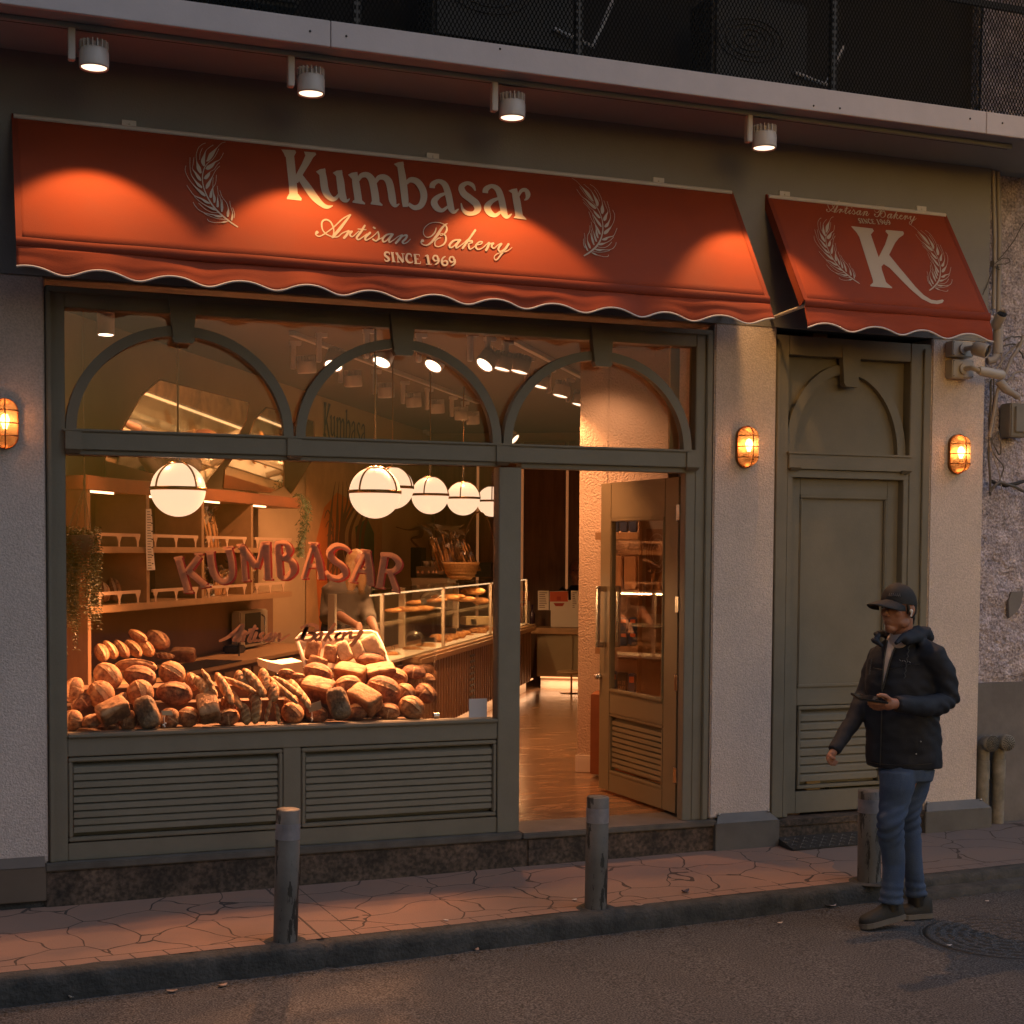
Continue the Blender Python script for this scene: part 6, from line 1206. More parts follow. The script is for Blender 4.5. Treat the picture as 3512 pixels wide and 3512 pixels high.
# price cards in the pile
for i, (x0, y0, x1, y1, lab, yd) in enumerate(((778, 1232, 858, 1262, 'small cream price card before the loaf near the left crystal holder', .06), (G2(205), 1165, G2(298), 1232, 'tilted cream price card in front of the right hand loaves', .09), (G2(358), 882, G2(455), 920, 'cream price card standing before the pale loaves in the tray', .62))):
    t = thing('price_card', lab, 'price card', at(*FC(x0, y0), yd), 'price cards'); k = 14 if i == 1 else 0
    P = [at(*FC(x0, y0+k*2), yd), at(*FC(x1-10, y0), yd), at(*FC(x1, y1-k), yd), at(*FC(x0+8, y1+k), yd)]; b = MB(); b.prism(P, (0, .002, 0)); b.build('card', mat('price_card_paper', (.50, .33, .18), .6), t)
    b = MB(); c = at(*FC((x0+x1)/2-20, y1+10), yd+.01); z = c.z; b.tube([c, (c.x, c.y, max(.82, z-.05))], .003, 5); [b.sphere((c.x+random.uniform(-.008, .008), c.y-.006, max(.83, z-.05)+k_*.008), .005, 6) for k_ in range(3)]; b.build('crystal_holder', mat('crystal', (.8, .75, .7), .05, spec=1.0), t)
# tilted white tray with tin loaves
tr_ = thing('bread_tray', 'white tray propped at a slant behind the window pile', 'tray', atD(1170, 2230, 9.0))
n_t = Vector((-.15, -.80, .55)).normalized(); p0 = atD(1180, 2290, 8.55)
tray = lambda x, y: hit(950+x*.5176, 1800+y*.5176, p0, n_t)
b = MB(); b.prism([tray(*q) for q in ((150, 760), (170, 735), (620, 722), (655, 735), (690, 800), (740, 945), (190, 955), (140, 800))], -n_t*.012); b.build('base', mat('tray_inside', (.50, .40, .30), .5), tr_)
b = MB(); b.tube([tray(*q)+n_t*.02 for q in ((190, 955), (165, 870), (130, 765), (160, 738), (400, 728), (620, 720), (655, 733), (690, 800), (740, 945))], .012, 8); b.build('rim', white, tr_)
ts_ = lambda px, py: hit(px, py, p0+n_t*.055, n_t)
for i, (x, y, L, ang, mk, fat) in enumerate([(240, 828, 135, 82, 'brick', 1.2), (355, 855, 120, 82, 'brick', 1.2), (443, 840, 140, -65, 'pale', 1.15), (533, 832, 135, -62, 'pale', 1.1), (635, 815, 170, -60, 'pale', 1.15), (270, 915, 130, -20, 'brick', 1.0)]):
    loaf(x, y, L, ang, 'brick', mk, 0, 'tin_loaf', f"{'pale floury' if mk=='pale' else 'golden cracked'} tin loaf, {W_ORD[i]} in order on the slanted white tray", 'bread', 'tin loaves on the tray', fat, .8, fn=GC, surf=ts_)
b = MB(); b.prism([atD(*GC(x, y), 8.75) for x, y in ((-70, 905), (30, 925), (170, 905), (175, 990), (60, 1000), (-60, 960))], (0, .3, 0)); tag(b.build('white_cloth', white), 'white paper sheet beside the tray behind the baguettes', 'paper')
# loaves on the side counter and shelf
sfc = lambda t0: (lambda px, py: atT(px, py, t0))
CNT = [(385, 850, 170, -70, .62, 'boule'), (440, 830, 190, -62, .50, 'boule'), (515, 825, 190, -60, .5, 'dark'), (595, 822, 190, -58, .5, 'boule'), (672, 812, 210, -58, .5, 'boule'), (755, 765, 215, -50, .7, 'dark'), (625, 740, 170, -45, .5, 'dark')]
for i, (x, y, L, ang, fat, mk) in enumerate(CNT): loaf(x, y, L, ang, 'batard', mk, 0, 'country_loaf', f'big country loaf standing on edge on the side counter, {W_ORD[i]} in order', 'bread', 'country loaves on the side counter', fat*1.5, .5, surf=sfc(.02+.02*i), seed=i % 3)
b = MB(); q0 = atT(*FC(760, 900), .05); lf_ = loaf(800, 868, 150, -10, 'petite', 'boule', 0, 'oval_loaf', 'narrow leaf shaped loaf before the wicker bread on the side counter', 'bread', None, 1.3, .5, surf=sfc(.10))
loaf(925, 862, 165, -4, 'brick', 'brick', 0, 'tin_loaf', 'lone tin loaf lying at the right of the country loaves on the side counter', 'bread', None, .8, .3, surf=sfc(.08))
for i, (x, y, L) in enumerate(((398, 448, 190), (462, 432, 225))): loaf(x, y, L, -78, 'batard', 'boule', 0, 'country_loaf', f"{('left','right')[i]} round loaf standing on the lower shelf in the first bay", 'bread', 'loaves on the lower shelf', .75, .5, surf=sfc(-.1-.05*i))
# pastries in the glass case
pastm = bread_mat('pastry_glaze', (.62, .33, .11), (.55, .24, .07), (.30, .11, .035)); BM_['past'] = pastm
PST = [(860, 560, 150, 0, 'baguette', 1.9), (770, 568, 90, 0, 'petite', 1.2), (960, 555, 130, 5, 'petite', 1.1), (1060, 500, 110, 15, 'baguette', 2.2), (1120, 480, 150, -12, 'petite', .9), (1240, 492, 130, -4, 'petite', .95), (1180, 470, 110, -20, 'baguette', 1.6), (1300, 440, 130, 0, 'petite', 1.6), (920, 515, 110, 25, 'petite', 1.0), (1350, 505, 90, 0, 'roll', .8)]
for i, (x, y, L, ang, kd, fat) in enumerate(sorted(PST)):
    loaf(x, y, L*1.3, ang, kd, 'past', 0, 'pastry', f'golden pastry, {W_ORD[i]} from the left on the upper glass shelf of the case', 'pastry', 'pastries on the upper shelf', fat, .3, fn=GC, surf=lambda px, py: atT(px, py, .95))
P2 = [(760, 860, 70, 10, 'roll', 1), (840, 870, 80, -20, 'roll', 1), (905, 830, 120, -30, 'petite', 1.5), (985, 830, 100, 10, 'brick', .9), (1070, 750, 90, -20, 'roll', 1), (1110, 765, 90, 30, 'petite', 1.4), (1150, 745, 90, -20, 'petite', 1.4), (1195, 735, 90, 20, 'roll', 1), (1230, 715, 90, -20, 'petite', 1.4), (1275, 735, 70, -30, 'petite', 1.6), (1330, 705, 100, 5, 'roll', .8), (1390, 690, 80, 0, 'roll', .8), (1085, 785, 80, 0, 'petite', 1.3), (1160, 775, 80, 10, 'roll', .9)]
for i, (x, y, L, ang, kd, fat) in enumerate(sorted(P2)):
    loaf(x, y, L*1.35, ang, kd, 'past', 0, 'pastry', f'golden pastry, {W_ORD[i]} from the left on the lower deck of the glass case', 'pastry', 'pastries on the lower deck', fat, .3, fn=GC, surf=lambda px, py: atT(px, py, 1.0))
cake = mat('pale_cake', (.62, .48, .28), .7, var=.2, vscale=30)
b = MB(); 
for k in range(4): a_ = atT(*GC(1255+k*36, 640), .9); b.box((a_.x, a_.y, a_.z-.04), (a_.x+.18, a_.y+.2, a_.z+.045), bev=.01)
tag(b.build('tray_bakes', cake, ), 'pale layered tray bake inside the glass case at right', 'cake')
for i, (x, y, w_, h_, t0) in enumerate(((972, 505, 36, 40, 1.05), (1150, 700, 76, 40, 1.1), (1305, 642, 36, 38, 1.1), (1010, 760, 80, 34, 1.12), (1215, 700, 40, 34, 1.0))):
    px, py = GC(x, y); P = [atT(px-w_*.26, py-h_*.26, t0), atT(px+w_*.26, py-h_*.22, t0), atT(px+w_*.26, py+h_*.26, t0), atT(px-w_*.24, py+h_*.24, t0)]
    b = MB(); b.prism(P, -VV*.004); tag(b.build('black_label', black), f'small black price label inside the glass case, {W_ORD[[0,2,4,1,3][i]]} from the left', 'price label', 'black price labels in the case')
for i, (x, y, r_) in enumerate(((1030, 510, .12), (770, 885, .07), (905, 765, .09))):
    c = atT(*GC(x, y), .9 if i != 1 else 1.0); t = thing('glass_dome', ('large glass dome over pastries on the upper shelf of the case', 'small glass dome at the near end of the case', 'glass dome on the lower deck of the case')[i], 'glass dome', c, 'glass domes in the case')
    b = MB(); b.lathe([(r_, -.05), (r_, .0), (r_*.93, r_*.4), (r_*.6, r_*.75), (.012, r_*.9), (.012, r_*.9+.02), (.018, r_*.9+.035), (.001, r_*.9+.04)], c, 24); b.build('dome', wrap, t); b = MB(); b.cyl(c-Vector((0, 0, .056)), c-Vector((0, 0, .05)), r_*1.1, 24); b.build('plate', white, t)
# ================================================================== PEOPLE
def bake(mb, name, m, parent, voxel, smooth=6, wr=None, label=None):
    """fuse overlapping rounded pieces into one continuous skin"""
    o = mb.build('tmp', m); r = o.modifiers.new('r', 'REMESH'); r.mode = 'VOXEL'; r.voxel_size = voxel; r.use_smooth_shade = True
    s_ = o.modifiers.new('s', 'SMOOTH'); s_.factor = .5; s_.iterations = smooth
    dg = bpy.context.evaluated_depsgraph_get(); dg.update(); me = bpy.data.meshes.new_from_object(o.evaluated_get(dg)); bpy.data.objects.remove(o)
    if wr:
        nn = [v.normal.copy() for v in me.vertices]
        for v, n_ in zip(me.vertices, nn): v.co += n_*wr(v.co)
    me.materials.clear(); me.materials.append(m)
    for p in me.polygons: p.use_smooth = True
    q = bpy.data.objects.new(name, me); COL.objects.link(q)
    if parent is not None: q.parent = parent; q.matrix_parent_inverse = parent.matrix_basis.inverted()
    if label: q['label'] = label
    return q
def ell(b, c, rx, ry, rz, m3, n=12): b.sphere(c, 1, n, (rx, ry, rz), m3.to_4x4())
skin = mat('skin', (.33, .155, .10), .5, bump=.15, bscale=120, var=.12, vscale=12)
navy = mat('navy_softshell', (.008, .012, .024), .75, bump=.3, bscale=220, var=.2, vscale=8); denim = mat('blue_denim', (.060, .095, .17), .85, bump=.6, bscale=200, var=.6, vscale=5, col2=(.026, .052, .12))
knit = mat('pale_knit', (.50, .44, .44), .9, bump=.4, bscale=200); capm = mat('black_cap_cloth', (.014, .013, .014), .75, bump=.3, bscale=300); hairm = mat('dark_hair', (.012, .010, .009), .6)
J = lambda x, y, yd: at(2700+x*.4203, 1900+y*.4203, yd)
K = lambda x, y, yd: at(2700+x*.4203, 2700+y*.4203, yd)
onr = lambda x, y: hit(2700+x*.4203, 2700+y*.4203, (0, 0, zr(0)), Vector((-.0165, 0, 1)).normalized())
yF = onr(700, 1155).y; yB = onr(1060, 1062).y; yM = (yF+yB)/2
man = thing('person', 'man in black cap and navy hooded jacket walking left holding a phone', 'person', (4.6, yM, zr(4.6)))
E1 = Vector((.75, -.66, 0)).normalized(); E2 = Vector((.66, .75, 0)).normalized()
# torso sections: J height, centre x, half width along shoulders, half depth
SEC = [(700, 905, .060, .060), (740, 935, .115, .080), (800, 955, .170, .105), (900, 945, .182, .118), (1050, 930, .182, .125), (1250, 935, .184, .128), (1450, 945, .190, .132), (1650, 955, .193, .134), (1738, 957, .188, .131)]
SECW = []
for y, x, a, d in SEC:
    c = J(x, y, yM); SECW.append((c.z, c, a, d))
def torso_at(z):
    for i in range(len(SECW)-1):
        z0, c0, a0, d0 = SECW[i]; z1, c1, a1, d1 = SECW[i+1]
        if z1 <= z <= z0: k = (z0-z)/(z0-z1); return c0.lerp(c1, k), a0+(a1-a0)*k, d0+(d1-d0)*k
    return None
def torso_hit(x, y, off=.006):
    d = ray(2700+x*.4203, 1900+y*.4203); t = 5.8
    while t < 8.6:
        p = CAM+d*t; q = torso_at(p.z)
        if q:
            c, a, dd2 = q; v = p-c
            if (v.dot(E1)/(a+off))**2+(v.dot(E2)/(dd2+off))**2 < 1: return p
        t += .0015
    return J(x, y, yM-.15)
b = MB(); V = []; F = []; NR = 32
for z0, c0, a0, d0 in SECW:
    for k in range(NR): an = 2*math.pi*k/NR; V.append(c0+E1*math.cos(an)*a0+E2*math.sin(an)*d0)
for i in range(len(SECW)-1):
    for k in range(NR): F.append((i*NR+k, i*NR+(k+1) % NR, (i+1)*NR+(k+1) % NR, (i+1)*NR+k))
F.append(tuple(range(NR))); F.append(tuple(range((len(SECW)-1)*NR, len(SECW)*NR))); b.add(V, F, True)
yL, yR = yM-.15, yM+.15
shL = J(1195, 835, yL); elL = J(1318, 1200, yL-.03); foL = J(1120, 1245, yL-.11); cuL = J(880, 1222, yL-.17)
shR = J(740, 830, yR-.02); elR = J(628, 1160, yR); foR = J(520, 1385, yR-.03); cuR = J(378, 1612, yR-.08)
b.tube([J(1100, 790, yL+.06), shL, J(1280, 980, yL-.02), elL, J(1235, 1235, yL-.06), foL, cuL], [.064, .068, .060, .056, .057, .053, .043], 16)
b.tube([J(850, 800, yR-.08), shR, J(680, 1000, yR), elR, foR, cuR], [.060, .060, .054, .048, .044, .034], 16)
# stand collar and hood
b.tube([J(682, 688, yM-.10), J(720, 700, yM-.13), J(780, 760, yM-.16)], [.010, .022, .012], 10)
b.tube([J(745, 655, yM-.04), J(735, 690, yM-.11)], [.016, .022], 10)
b.tube([J(880, 735, yM-.17), J(940, 680, yM-.15), J(1010, 635, yM-.11), J(1065, 610, yM-.04), J(1050, 615, yM+.06), J(950, 640, yM+.10), J(790, 650, yM+.06), J(715, 650, yM-.03)], [.014, .017, .019, .020, .020, .020, .018, .016], 12)
b.tube([J(960, 720, yM-.16), J(1040, 680, yM-.12), J(1120, 640, yM-.04), J(1160, 612, yM+.02)], [.022, .034, .034, .014], 12); ell(b, J(1105, 680, yM+.0), .050, .065, .036, Matrix.Identity(3))
def wrk(p):
    q = Vector((p.x*9, p.y*9, p.z*14)); d = .0065*noise.noise(q)+.0040*noise.noise(q*2.3)-.004*abs(noise.noise(Vector((p.x*7+p.z*9, p.y*7, p.z*6))))
    dE = (p-elL).length; d += .006*math.sin((p.z*1.0+p.x*.8)*95+2*noise.noise(p*9))*math.exp(-(dE/.13)**2)
    return d
bake(b, 'jacket', navy, man, .009, 7, wrk)
# skin body: head, neck, arms and hands in one surface
HF = Vector((-.95, -.31, 0)).normalized(); HL = Vector((.31, -.95, 0)).normalized(); H0 = J(905, 440, yM-.03); M3 = Matrix((HF, -HL, Vector((0, 0, 1)))).transposed()
hd = lambda f, l_, u: H0+HF*f+HL*l_+Vector((0, 0, u))
b = MB()
ell(b, hd(-.006, 0, .020), .092, .074, .100, M3); ell(b, hd(.030, 0, -.035), .060, .058, .080, M3); ell(b, hd(.056, 0, -.104), .030, .030, .022, M3); ell(b, hd(.050, 0, -.068), .042, .036, .03, M3)
for s_ in (1, -1):
    ell(b, hd(.012, s_*.043, -.072), .040, .020, .026, M3); ell(b, hd(.055, s_*.036, -.025), .026, .022, .024, M3); ell(b, hd(.076, s_*.027, .026), .013, .024, .009, M3); ell(b, hd(.099, s_*.010, -.035), .010, .007, .007, M3)
    ell(b, hd(-.010, s_*.076, -.012), .017, .007, .031, M3); ell(b, hd(-.016, s_*.080, -.008), .013, .006, .024, M3)
b.tube([hd(.083, 0, .022), hd(.094, 0, .0), hd(.106, 0, -.022), hd(.103, 0, -.036)], [.008, .009, .0115, .009], 10)
ell(b, hd(.083, 0, -.062), .010, .022, .0055, M3); ell(b, hd(.081, 0, -.0735), .010, .020, .0065, M3); ell(b, hd(.078, 0, -.095), .012, .018, .010, M3)
b.tube([hd(-.030, 0, -.05), hd(-.035, 0, -.12), J(915, 740, yM)], [.056, .054, .062], 16)
b.tube([J(930, 800, yM), J(935, 1000, yM), J(950, 1650, yM)], [.05, .08, .09], 12)
b.tube([J(1000, 820, yM-.03), shL, elL, foL, cuL, J(850, 1222, yL-.175)], [.03, .034, .030, .028, .026, .027], 12)
b.tube([J(850, 820, yM+.05), shR, elR, cuR, J(360, 1640, yR-.085)], [.035, .030, .024, .020, .021], 12)
for pts in ([K(960, -120, yM), K(930, 60, yF), K(840, 290, yF), K(845, 560, yF), K(845, 960, yF)], [K(1000, -120, yM), K(1000, 60, yB), K(1022, 330, yB), K(1030, 600, yB), K(1045, 930, yB)]): b.tube(pts, [.05, .045, .034, .030, .024], 12)
# left hand round the phone
yh = yL-.175
b.tube([J(860, 1222, yh), J(825, 1222, yh), J(780, 1215, yh-.005)], [.027, .034, .026], 12); ell(b, J(800, 1228, yh), .042, .020, .026, Matrix.Identity(3))
for k, (dx, dy, yy) in enumerate(((0, 0, -.030), (-8, 14, -.012), (0, 30, .008), (16, 46, .024))):
    b.tube([J(800, 1222+dy*.6, yh+yy), J(740+dx, 1222+dy*.9, yh+yy-.004), J(690+dx, 1214+dy, yh+yy), J(655+dx+k*9, 1207+dy*.85, yh+yy+.006)], [.0115, .0105, .0095, .008], 8)
b.tube([J(835, 1190, yh-.02), J(800, 1160, yh-.03), J(765, 1152, yh-.028), J(728, 1160, yh-.02)], [.014, .013, .0115, .009], 8)
# right hand hanging, fingers half curled
yr = yR-.085
ell(b, J(352, 1662, yr), .024, .017, .028, Matrix.Identity(3))
for k, (x1, y1, x2, y2, x3, y3, yy) in enumerate(((335, 1688, 350, 1712, 372, 1722, -.018), (350, 1695, 372, 1716, 396, 1722, -.006), (362, 1692, 388, 1708, 408, 1712, .006), (372, 1682, 396, 1696, 414, 1700, .016))):
    b.tube([J(345+k*7, 1668, yr+yy), J(x1, y1, yr+yy), J(x2, y2, yr+yy), J(x3, y3, yr+yy)], [.0095, .009, .0082, .007], 8)
b.tube([J(345, 1650, yr-.018), J(372, 1668, yr-.03), J(392, 1664, yr-.03)], [.011, .010, .008], 8)
body = bake(b, 'body', skin, man, .0042, 4)
# eyes, brows, hair, ear bud
b = MB(); [b.sphere(hd(.0775, s_*.029, .006), .0115, 8) for s_ in (1, -1)]; b.build('eye', mat('eye_white', (.5, .42, .38), .3), man)
b = MB(); [b.sphere(hd(.0875, s_*.031, .005), .0052, 6) for s_ in (1, -1)]; b.build('iris', black, man)
b = MB(); [b.tube([hd(.087, s_*.012, .028), hd(.087, s_*.03, .033), hd(.072, s_*.048, .028)], [.003, .004, .002], 6) for s_ in (1, -1)]; b.build('eyebrow', hairm, man)
b = MB(); ell(b, hd(-.042, 0, .002), .060, .072, .078, M3); b.tube([hd(-.085, 0, -.03), hd(-.095, .01, -.06), hd(-.085, .02, -.085)], [.03, .026, .012], 10); b.tube([hd(.02, .071, .03), hd(.018, .073, .0), hd(.015, .070, -.03)], [.010, .010, .005], 8); b.tube([hd(.02, -.071, .03), hd(.018, -.073, .0), hd(.015, -.070, -.03)], [.010, .010, .005], 8)
bake(b, 'hair', hairm, man, .006, 2, lambda p: .003*noise.noise(p*60))
b = MB(); b.sphere(hd(.006, .083, -.012), .009, 8); b.tube([hd(.006, .088, -.014), hd(.012, .086, -.040)], .0042, 8); b.build('ear_bud', mat('white_plastic', (.75, .72, .70), .3), man)
# cap
b = MB(); V = []; F = []; NU, NVv = 40, 14
for j in range(NVv+1):
    e = math.pi/2*j/NVv
    for i in range(NU):
        a = 2*math.pi*i/NU; fr2 = max(0, math.cos(a)); r_ = math.cos(e)**.8; V.append(hd(-.006+math.cos(a)*.101*r_, math.sin(a)*.084*r_, .028-.022*(1-math.cos(a))*.5*(1-e/1.57)+math.sin(e)*(.094+.006*fr2)))
for j in range(NVv):
    for i in range(NU): F.append((j*NU+i, j*NU+(i+1) % NU, (j+1)*NU+(i+1) % NU, (j+1)*NU+i))
b.add(V, F, True); b.sphere(hd(-.006, 0, .124), .008, 6, (1, 1, .5)); crown = b.build('cap_crown', capm, man)
b = MB(); V = []; F = []
for i in range(25):
    a = -1+2*i/24; L = .135*(max(0, 1-abs(a)**2.4))**.55
    for j in range(7): k = j/6; V.append(hd(.088-.038*a*a+L*k, a*.078, .040-.030*a*a-.010*k-.012*k*k*(1-abs(a))-.014*a*a*k))
for i in range(24):
    for j in range(6): q = i*7+j; F.append((q, q+1, q+8, q+7))
o = b.add(V, F, True).build('cap_brim', capm, man); q = o.modifiers.new('t', 'SOLIDIFY'); q.thickness = .005
b = MB()
for k in range(6): a0 = .15+k*.11; P = [hd(-.006+math.cos(a)*.1035, math.sin(a)*.0865, z) for a, z in ((a0, .062), (a0+.05, .076), (a0+.09, .060), (a0+.05, .066))]; b.tube(P, .0013, 5)
b.build('cap_embroidery', mat('grey_thread', (.16, .15, .16), .6), crown)
# sweater wedge, zip, seams, chest embroidery
b = MB(); L = [(818, 705), (802, 790), (790, 870), (783, 960), (777, 1040), (772, 1100)]; Rr = [(905, 700), (868, 790), (838, 870), (815, 960), (795, 1040), (780, 1100)]
V = [torso_hit(*p, .016) for p in L]+[torso_hit(*p, .016) for p in Rr]; n_ = len(L); b.add(V, [(i, i+1, n_+i+1, n_+i) for i in range(n_-1)], True)
b.tube([hd(-.030, 0, -.125), hd(-.034, .002, -.145), J(905, 720, yM-.01), J(915, 790, yM+.0)], [.057, .060, .062, .05], 24); b.build('sweater', knit, man)
b = MB()
for Q in (L, Rr): b.tube([torso_hit(x, y, .018) for x, y in Q], .004, 6)
b.tube([torso_hit(x, y, .010) for x, y in ((775, 1100), (772, 1200), (768, 1400), (762, 1600), (758, 1725))], .003, 5); b.build('zip', mat('zip_teeth', (.03, .035, .04), .4), man)
b = MB(); b.tube([torso_hit(x, y, .009) for x, y in ((700, 930), (780, 945), (860, 935), (980, 905), (1080, 900))], .0018, 5); b.tube([torso_hit(x, y, .009) for x, y in ((672, 1700), (760, 1716), (900, 1725), (1050, 1722), (1180, 1712))], .0025, 5); b.build('seam', black, man)
b = MB()
for k in range(5): b.tube([torso_hit(915+k*20, 862+k*4+(k % 2)*10, .012), torso_hit(927+k*20, 872+k*4-(k % 2)*8, .012)], .0018, 5)
b.sphere(torso_hit(1090, 1530, .010), .004, 6); b.sphere(torso_hit(1052, 1632, .010), .004, 6); b.build('jacket_embroidery', mat('silver_thread', (.28, .28, .30), .4), man)
for xs_, nm2 in (((995, 985, 975, 965, 958), 'right'), ((690, 684, 678, 672, 668), 'left')):
    b = MB(); y0_ = 745 if nm2 == 'right' else 850; pts = catmull([tuple(torso_hit(x, y0_+i*68*(1 if nm2 == 'right' else .5), .014)) for i, x in enumerate(xs_)], 6); b.tube([Vector(p)+E1*(.004*math.sin(i*1.8)) for i, p in enumerate(pts)], .0024, 5); b.build('drawstring', mat('cord', (.05, .055, .065), .6), man)
# jeans
b = MB(); b.tube([K(975, -175, yM), K(965, -70, yM)], [.145, .135], 20)
b.tube([K(900, -120, yM-.05), K(895, 0, yM-.06), K(872, 140, yF), K(838, 285, yF-.02), K(852, 430, yF), K(868, 620, yF+.01), K(860, 800, yF), K(842, 945, yF)], [.092, .088, .074, .068, .064, .057, .055, .060], 18)
b.tube([K(1030, -120, yM+.05), K(1005, 40, yM+.07), K(975, 190, yB+.02), K(1000, 350, yB+.02), K(1022, 560, yB), K(1042, 760, yB), K(1052, 890, yB)], [.094, .086, .070, .058, .050, .049, .056], 18)
def jw(p):
    d = .004*noise.noise(Vector((p.x*10, p.y*10, p.z*16))); kf = K(842, 290, yF); d += .005*math.sin((p.z-p.x*.5)*120+3*noise.noise(p*8))*math.exp(-((p.z-kf.z)/.10)**2); az = K(845, 900, yF).z; d += .004*math.sin(p.z*150+2*noise.noise(p*12))*math.exp(-((p.z-az)/.07)**2); return d
bake(b, 'jeans', denim, man, .009, 5, jw)
# shoes
b = MB(); b.tube([K(1045, 850, yB), K(1052, 960, yB)], .042, 12); b.build('sock', black, man); b = MB(); b.tube([K(845, 900, yF), K(850, 1000, yF)], .042, 12); b.build('sock', black, man)
shoem = mat('black_mesh_shoe', (.018, .018, .017), .7, bump=.6, bscale=200); solem = mat('grey_sole', (.13, .12, .11), .6)
def shoe(heel, toe, zrise, name):
    """heel and toe: sole points; the heel sits zrise above the toe"""
    d = (toe-heel); L = d.length; d.normalize(); up = Vector((0, 0, 1)); sd3 = up.cross(d).normalized(); up = d.cross(sd3).normalized()
    PR = [(0, .028, .075), (.10, .034, .085), (.25, .036, .088), (.42, .036, .070), (.60, .042, .052), (.80, .044, .042), (.93, .034, .034), (1.0, .014, .022)]
    b = MB(); V = []; F = []; N = 14
    for k, w_, h_ in PR:
        c = heel+d*L*k+up*.022
        for i in range(N): a = 2*math.pi*i/N; V.append(c+sd3*math.cos(a)*w_+up*(max(math.sin(a), -.25)*h_+.006))
    for i in range(len(PR)-1):
        for k in range(N): F.append((i*N+k, i*N+(k+1) % N, (i+1)*N+(k+1) % N, (i+1)*N+k))
    F.append(tuple(range(N))); F.append(tuple(range((len(PR)-1)*N, len(PR)*N))); b.add(V, F, True); b.build(name, shoem, man)
    b = MB(); V = []
    for k, w_, h_ in PR:
        for s_ in (1, -1): V.append(heel+d*L*k+sd3*s_*(w_+.006))
    n2 = len(PR); P = [V[2*i] for i in range(n2)]+[V[2*i+1] for i in range(n2)][::-1]; b.prism(P, up*.026); b.build('sole', solem, man)
tF = onr(600, 1158); tF.z += .004; hF = K(945, 1062, yF-.01)
shoe(hF, tF, 0, 'shoe'); hB = onr(1168, 1058); tB = onr(905, 1072); hB.z += .002; tB.z += .002; shoe(hB, Vector((tB.x, tB.y, tB.z)), 0, 'shoe')
# phone
ph_ = MB(); p0 = J(548, 1168, yh-.02); p1 = J(790, 1203, yh-.02); d = (p1-p0).normalized(); wv = Vector((.15, 1, .25)).normalized(); nn = d.cross(wv).normalized(); wv = nn.cross(d)
P = [p0-wv*.036, p1-wv*.036, p1+wv*.036, p0+wv*.036]; ph_.prism(P, nn*.009); ph = thing('phone', 'slim black smartphone held flat in the walking man\'s left hand', 'phone', p0); ph_.build('body', black, ph); b = MB(); q = nn if nn.z > 0 else -nn; P2 = [p+(q*.0095 if nn.z > 0 else q*.0005) for p in (p0-wv*.032+d*.004, p1-wv*.032-d*.004, p1+wv*.032-d*.004, p0+wv*.032+d*.004)]; b.add(P2, [(0, 1, 2, 3)]); b.build('screen', mat('phone_screen', (.01, .01, .012), .08), ph)
# ------------------------------------------------------------------ woman behind the counter
DWm = 11.3
g = lambda x, y, dd3=0.: atD(950+x*.5176, 1800+y*.5176, DWm+dd3)
wm = thing('person', 'woman in a grey sweater leaning over the counter with lowered head', 'person', g(460, 600)); greyk = mat('grey_sweater', (.15, .125, .105), .9, bump=.4, bscale=80, var=.15); dkt = mat('dark_trousers', (.025, .025, .03), .8)
b = MB(); b.tube([g(470, 900), g(465, 720), g(450, 560), g(460, 430), g(470, 370)], [.17, .165, .17, .185, .12], 20); b.tube([g(360, 420), g(345, 520), g(330, 610, -.1), g(420, 600, -.35)], [.075, .07, .062, .055], 14); b.tube([g(560, 410), g(585, 520), g(600, 590, -.15), g(620, 630, -.3)], [.075, .065, .06, .055], 14)
bake(b, 'sweater', greyk, wm, .016, 5, lambda p: .006*noise.noise(p*14))
b = MB(); b.tube([g(470, 700), g(465, 400)], [.11, .11], 12); b.tube([g(330, 610, -.1), g(420, 605, -.36), g(500, 650, -.5), g(530, 668, -.55)], [.045, .04, .030, .028], 10); b.tube([g(600, 590, -.15), g(625, 640, -.32), g(655, 705, -.45)], [.045, .036, .028], 10)
for hx, hy, dz in ((540, 672, -.56), (668, 722, -.46)):
    ell(b, g(hx, hy, dz), .032, .022, .034, Matrix.Identity(3))
    for k in range(4): b.tube([g(hx+5+k*4, hy+8, dz-.012+k*.008), g(hx+14+k*5, hy+26, dz-.03+k*.01), g(hx+6+k*6, hy+42, dz-.03+k*.01)], [.010, .009, .007], 6)
    b.tube([g(hx-8, hy, dz-.02), g(hx-10, hy+22, dz-.04), g(hx-2, hy+34, dz-.04)], [.011, .010, .007], 6)
b.tube([g(490, 370), g(515, 320), g(530, 290)], [.05, .048, .05], 12); ell(b, g(540, 265, -.05), .075, .08, .105, Matrix.Identity(3)); b.tube([g(575, 268, -.11), g(583, 278, -.12)], .011, 6); bake(b, 'body', skin, wm, .009, 3)
b = MB(); ell(b, g(525, 248, -.03), .088, .092, .105, Matrix.Identity(3)); b.tube([g(500, 270, -.08), g(490, 360, -.12), g(485, 440, -.14), g(480, 475, -.14)], [.06, .045, .04, .02], 10); b.tube([g(570, 290, -.1), g(565, 380, -.12), g(560, 450, -.14)], [.04, .035, .02], 10); bake(b, 'hair', mat('blonde_hair', (.42, .25, .11), .6, var=.3, vscale=30), wm, .012, 2, lambda p: .006*noise.noise(Vector((p.x*50, p.y*50, p.z*8))))
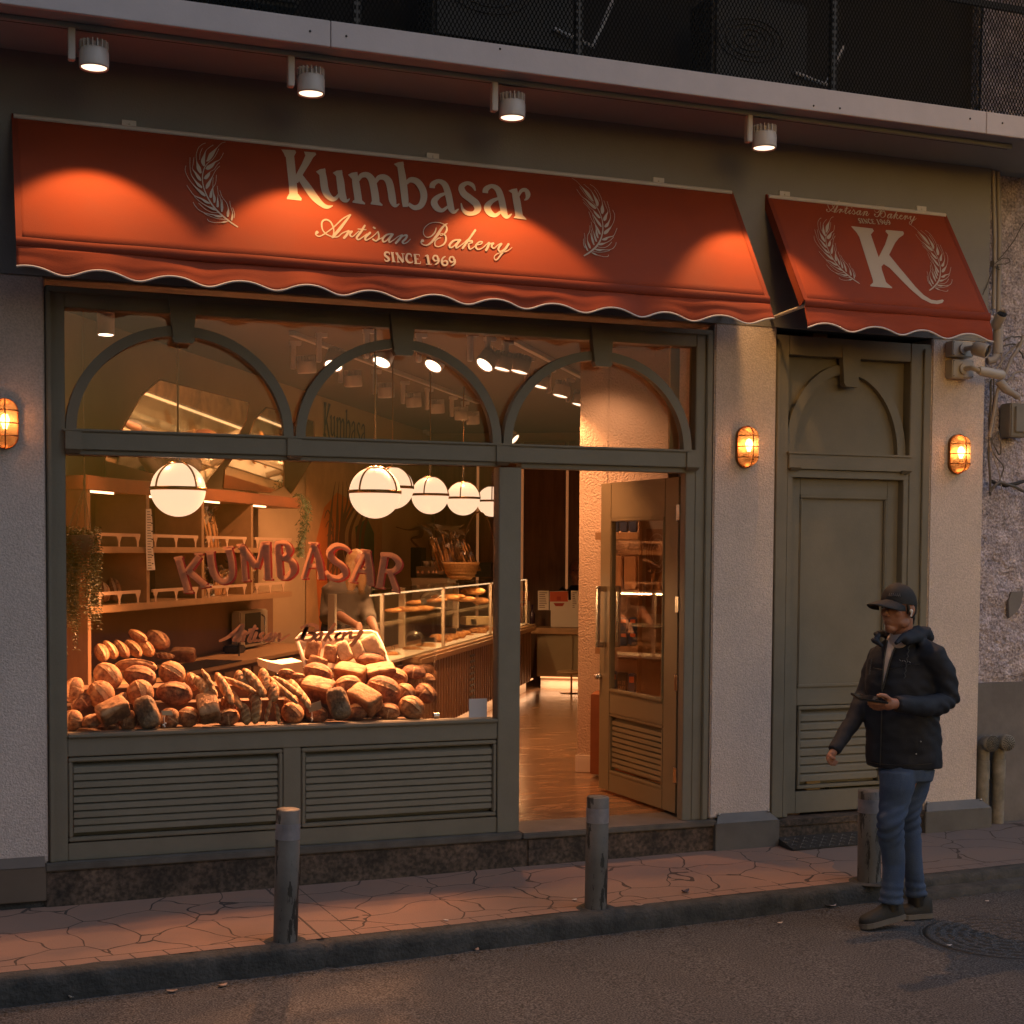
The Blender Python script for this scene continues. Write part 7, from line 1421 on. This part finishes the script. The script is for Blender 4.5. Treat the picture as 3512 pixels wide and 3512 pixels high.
b = MB(); b.tube([g(440, 660), g(400, 800), g(380, 1100), g(380, 1500)], [.17, .15, .10, .08], 16); b.tube([g(480, 660), g(480, 800), g(480, 1100), g(480, 1500)], [.17, .14, .10, .08], 16); b.build('trousers', dkt, wm)
b = MB(); c = g(505, 652, -.5); b.lathe([(.034, -.006), (.034, .006)], c, 16); b.build('bracelet', bronze, wm)
# ------------------------------------------------------------------ cashier
h_ = lambda x, y, s_=10.75: atS(1700+x*.4141, 1500+y*.4141, s_)
cs_ = thing('person', 'balding man in dark clothes sitting behind the back counter half hidden by the wall', 'person', h_(650, 1200))
b = MB(); c = h_(672, 1105); M4 = Matrix((-UU, -VV, Vector((0, 0, 1)))).transposed(); c2_ = c
ell(b, c, .10, .082, .118, M4); ell(b, c-UU*.03-Vector((0, 0, .06)), .07, .062, .085, M4); b.tube([c-UU*.1-Vector((0, 0, .0)), c-UU*.125-Vector((0, 0, .035))], [.009, .014], 8); ell(b, c-VV*.088-Vector((0, 0, .02)), .02, .01, .034, M4); ell(b, c-UU*.09-Vector((0, 0, .08)), .012, .028, .008, M4)
for s_ in (1, -1): ell(b, c-UU*.088+VV*.033*s_+Vector((0, 0, .02)), .014, .026, .009, M4)
b.tube([c-Vector((0, 0, .08)), c-Vector((0, 0, .22)), c-Vector((0, 0, .5))], [.06, .065, .12], 12); bake(b, 'body', skin, cs_, .009, 3)
b = MB(); b.tube([c-Vector((0, 0, .17)), c-Vector((0, 0, .26)), c-Vector((0, 0, .6))], [.075, .15, .19], 18); b.tube([c-VV*.12-Vector((0, 0, .24)), c-VV*.24-Vector((0, 0, .36)), c-VV*.28-UU*.2-Vector((0, 0, .42))], [.08, .075, .06], 12); b.tube([c+VV*.12-Vector((0, 0, .24)), c+VV*.24-Vector((0, 0, .36))], [.08, .075], 12); bake(b, 'jacket', black, cs_, .014, 4, lambda p: .005*noise.noise(p*14))
b = MB()
for s_ in (1, -1): b.sphere(c-UU*.092+VV*.03*s_+Vector((0, 0, .006)), .009, 6)
b.build('eye', black, cs_)
b = MB(); ell(b, c+UU*.03-Vector((0, 0, .01)), .082, .086, .075, M4); b.build('hair', mat('grey_hair', (.06, .05, .045), .7), cs_)
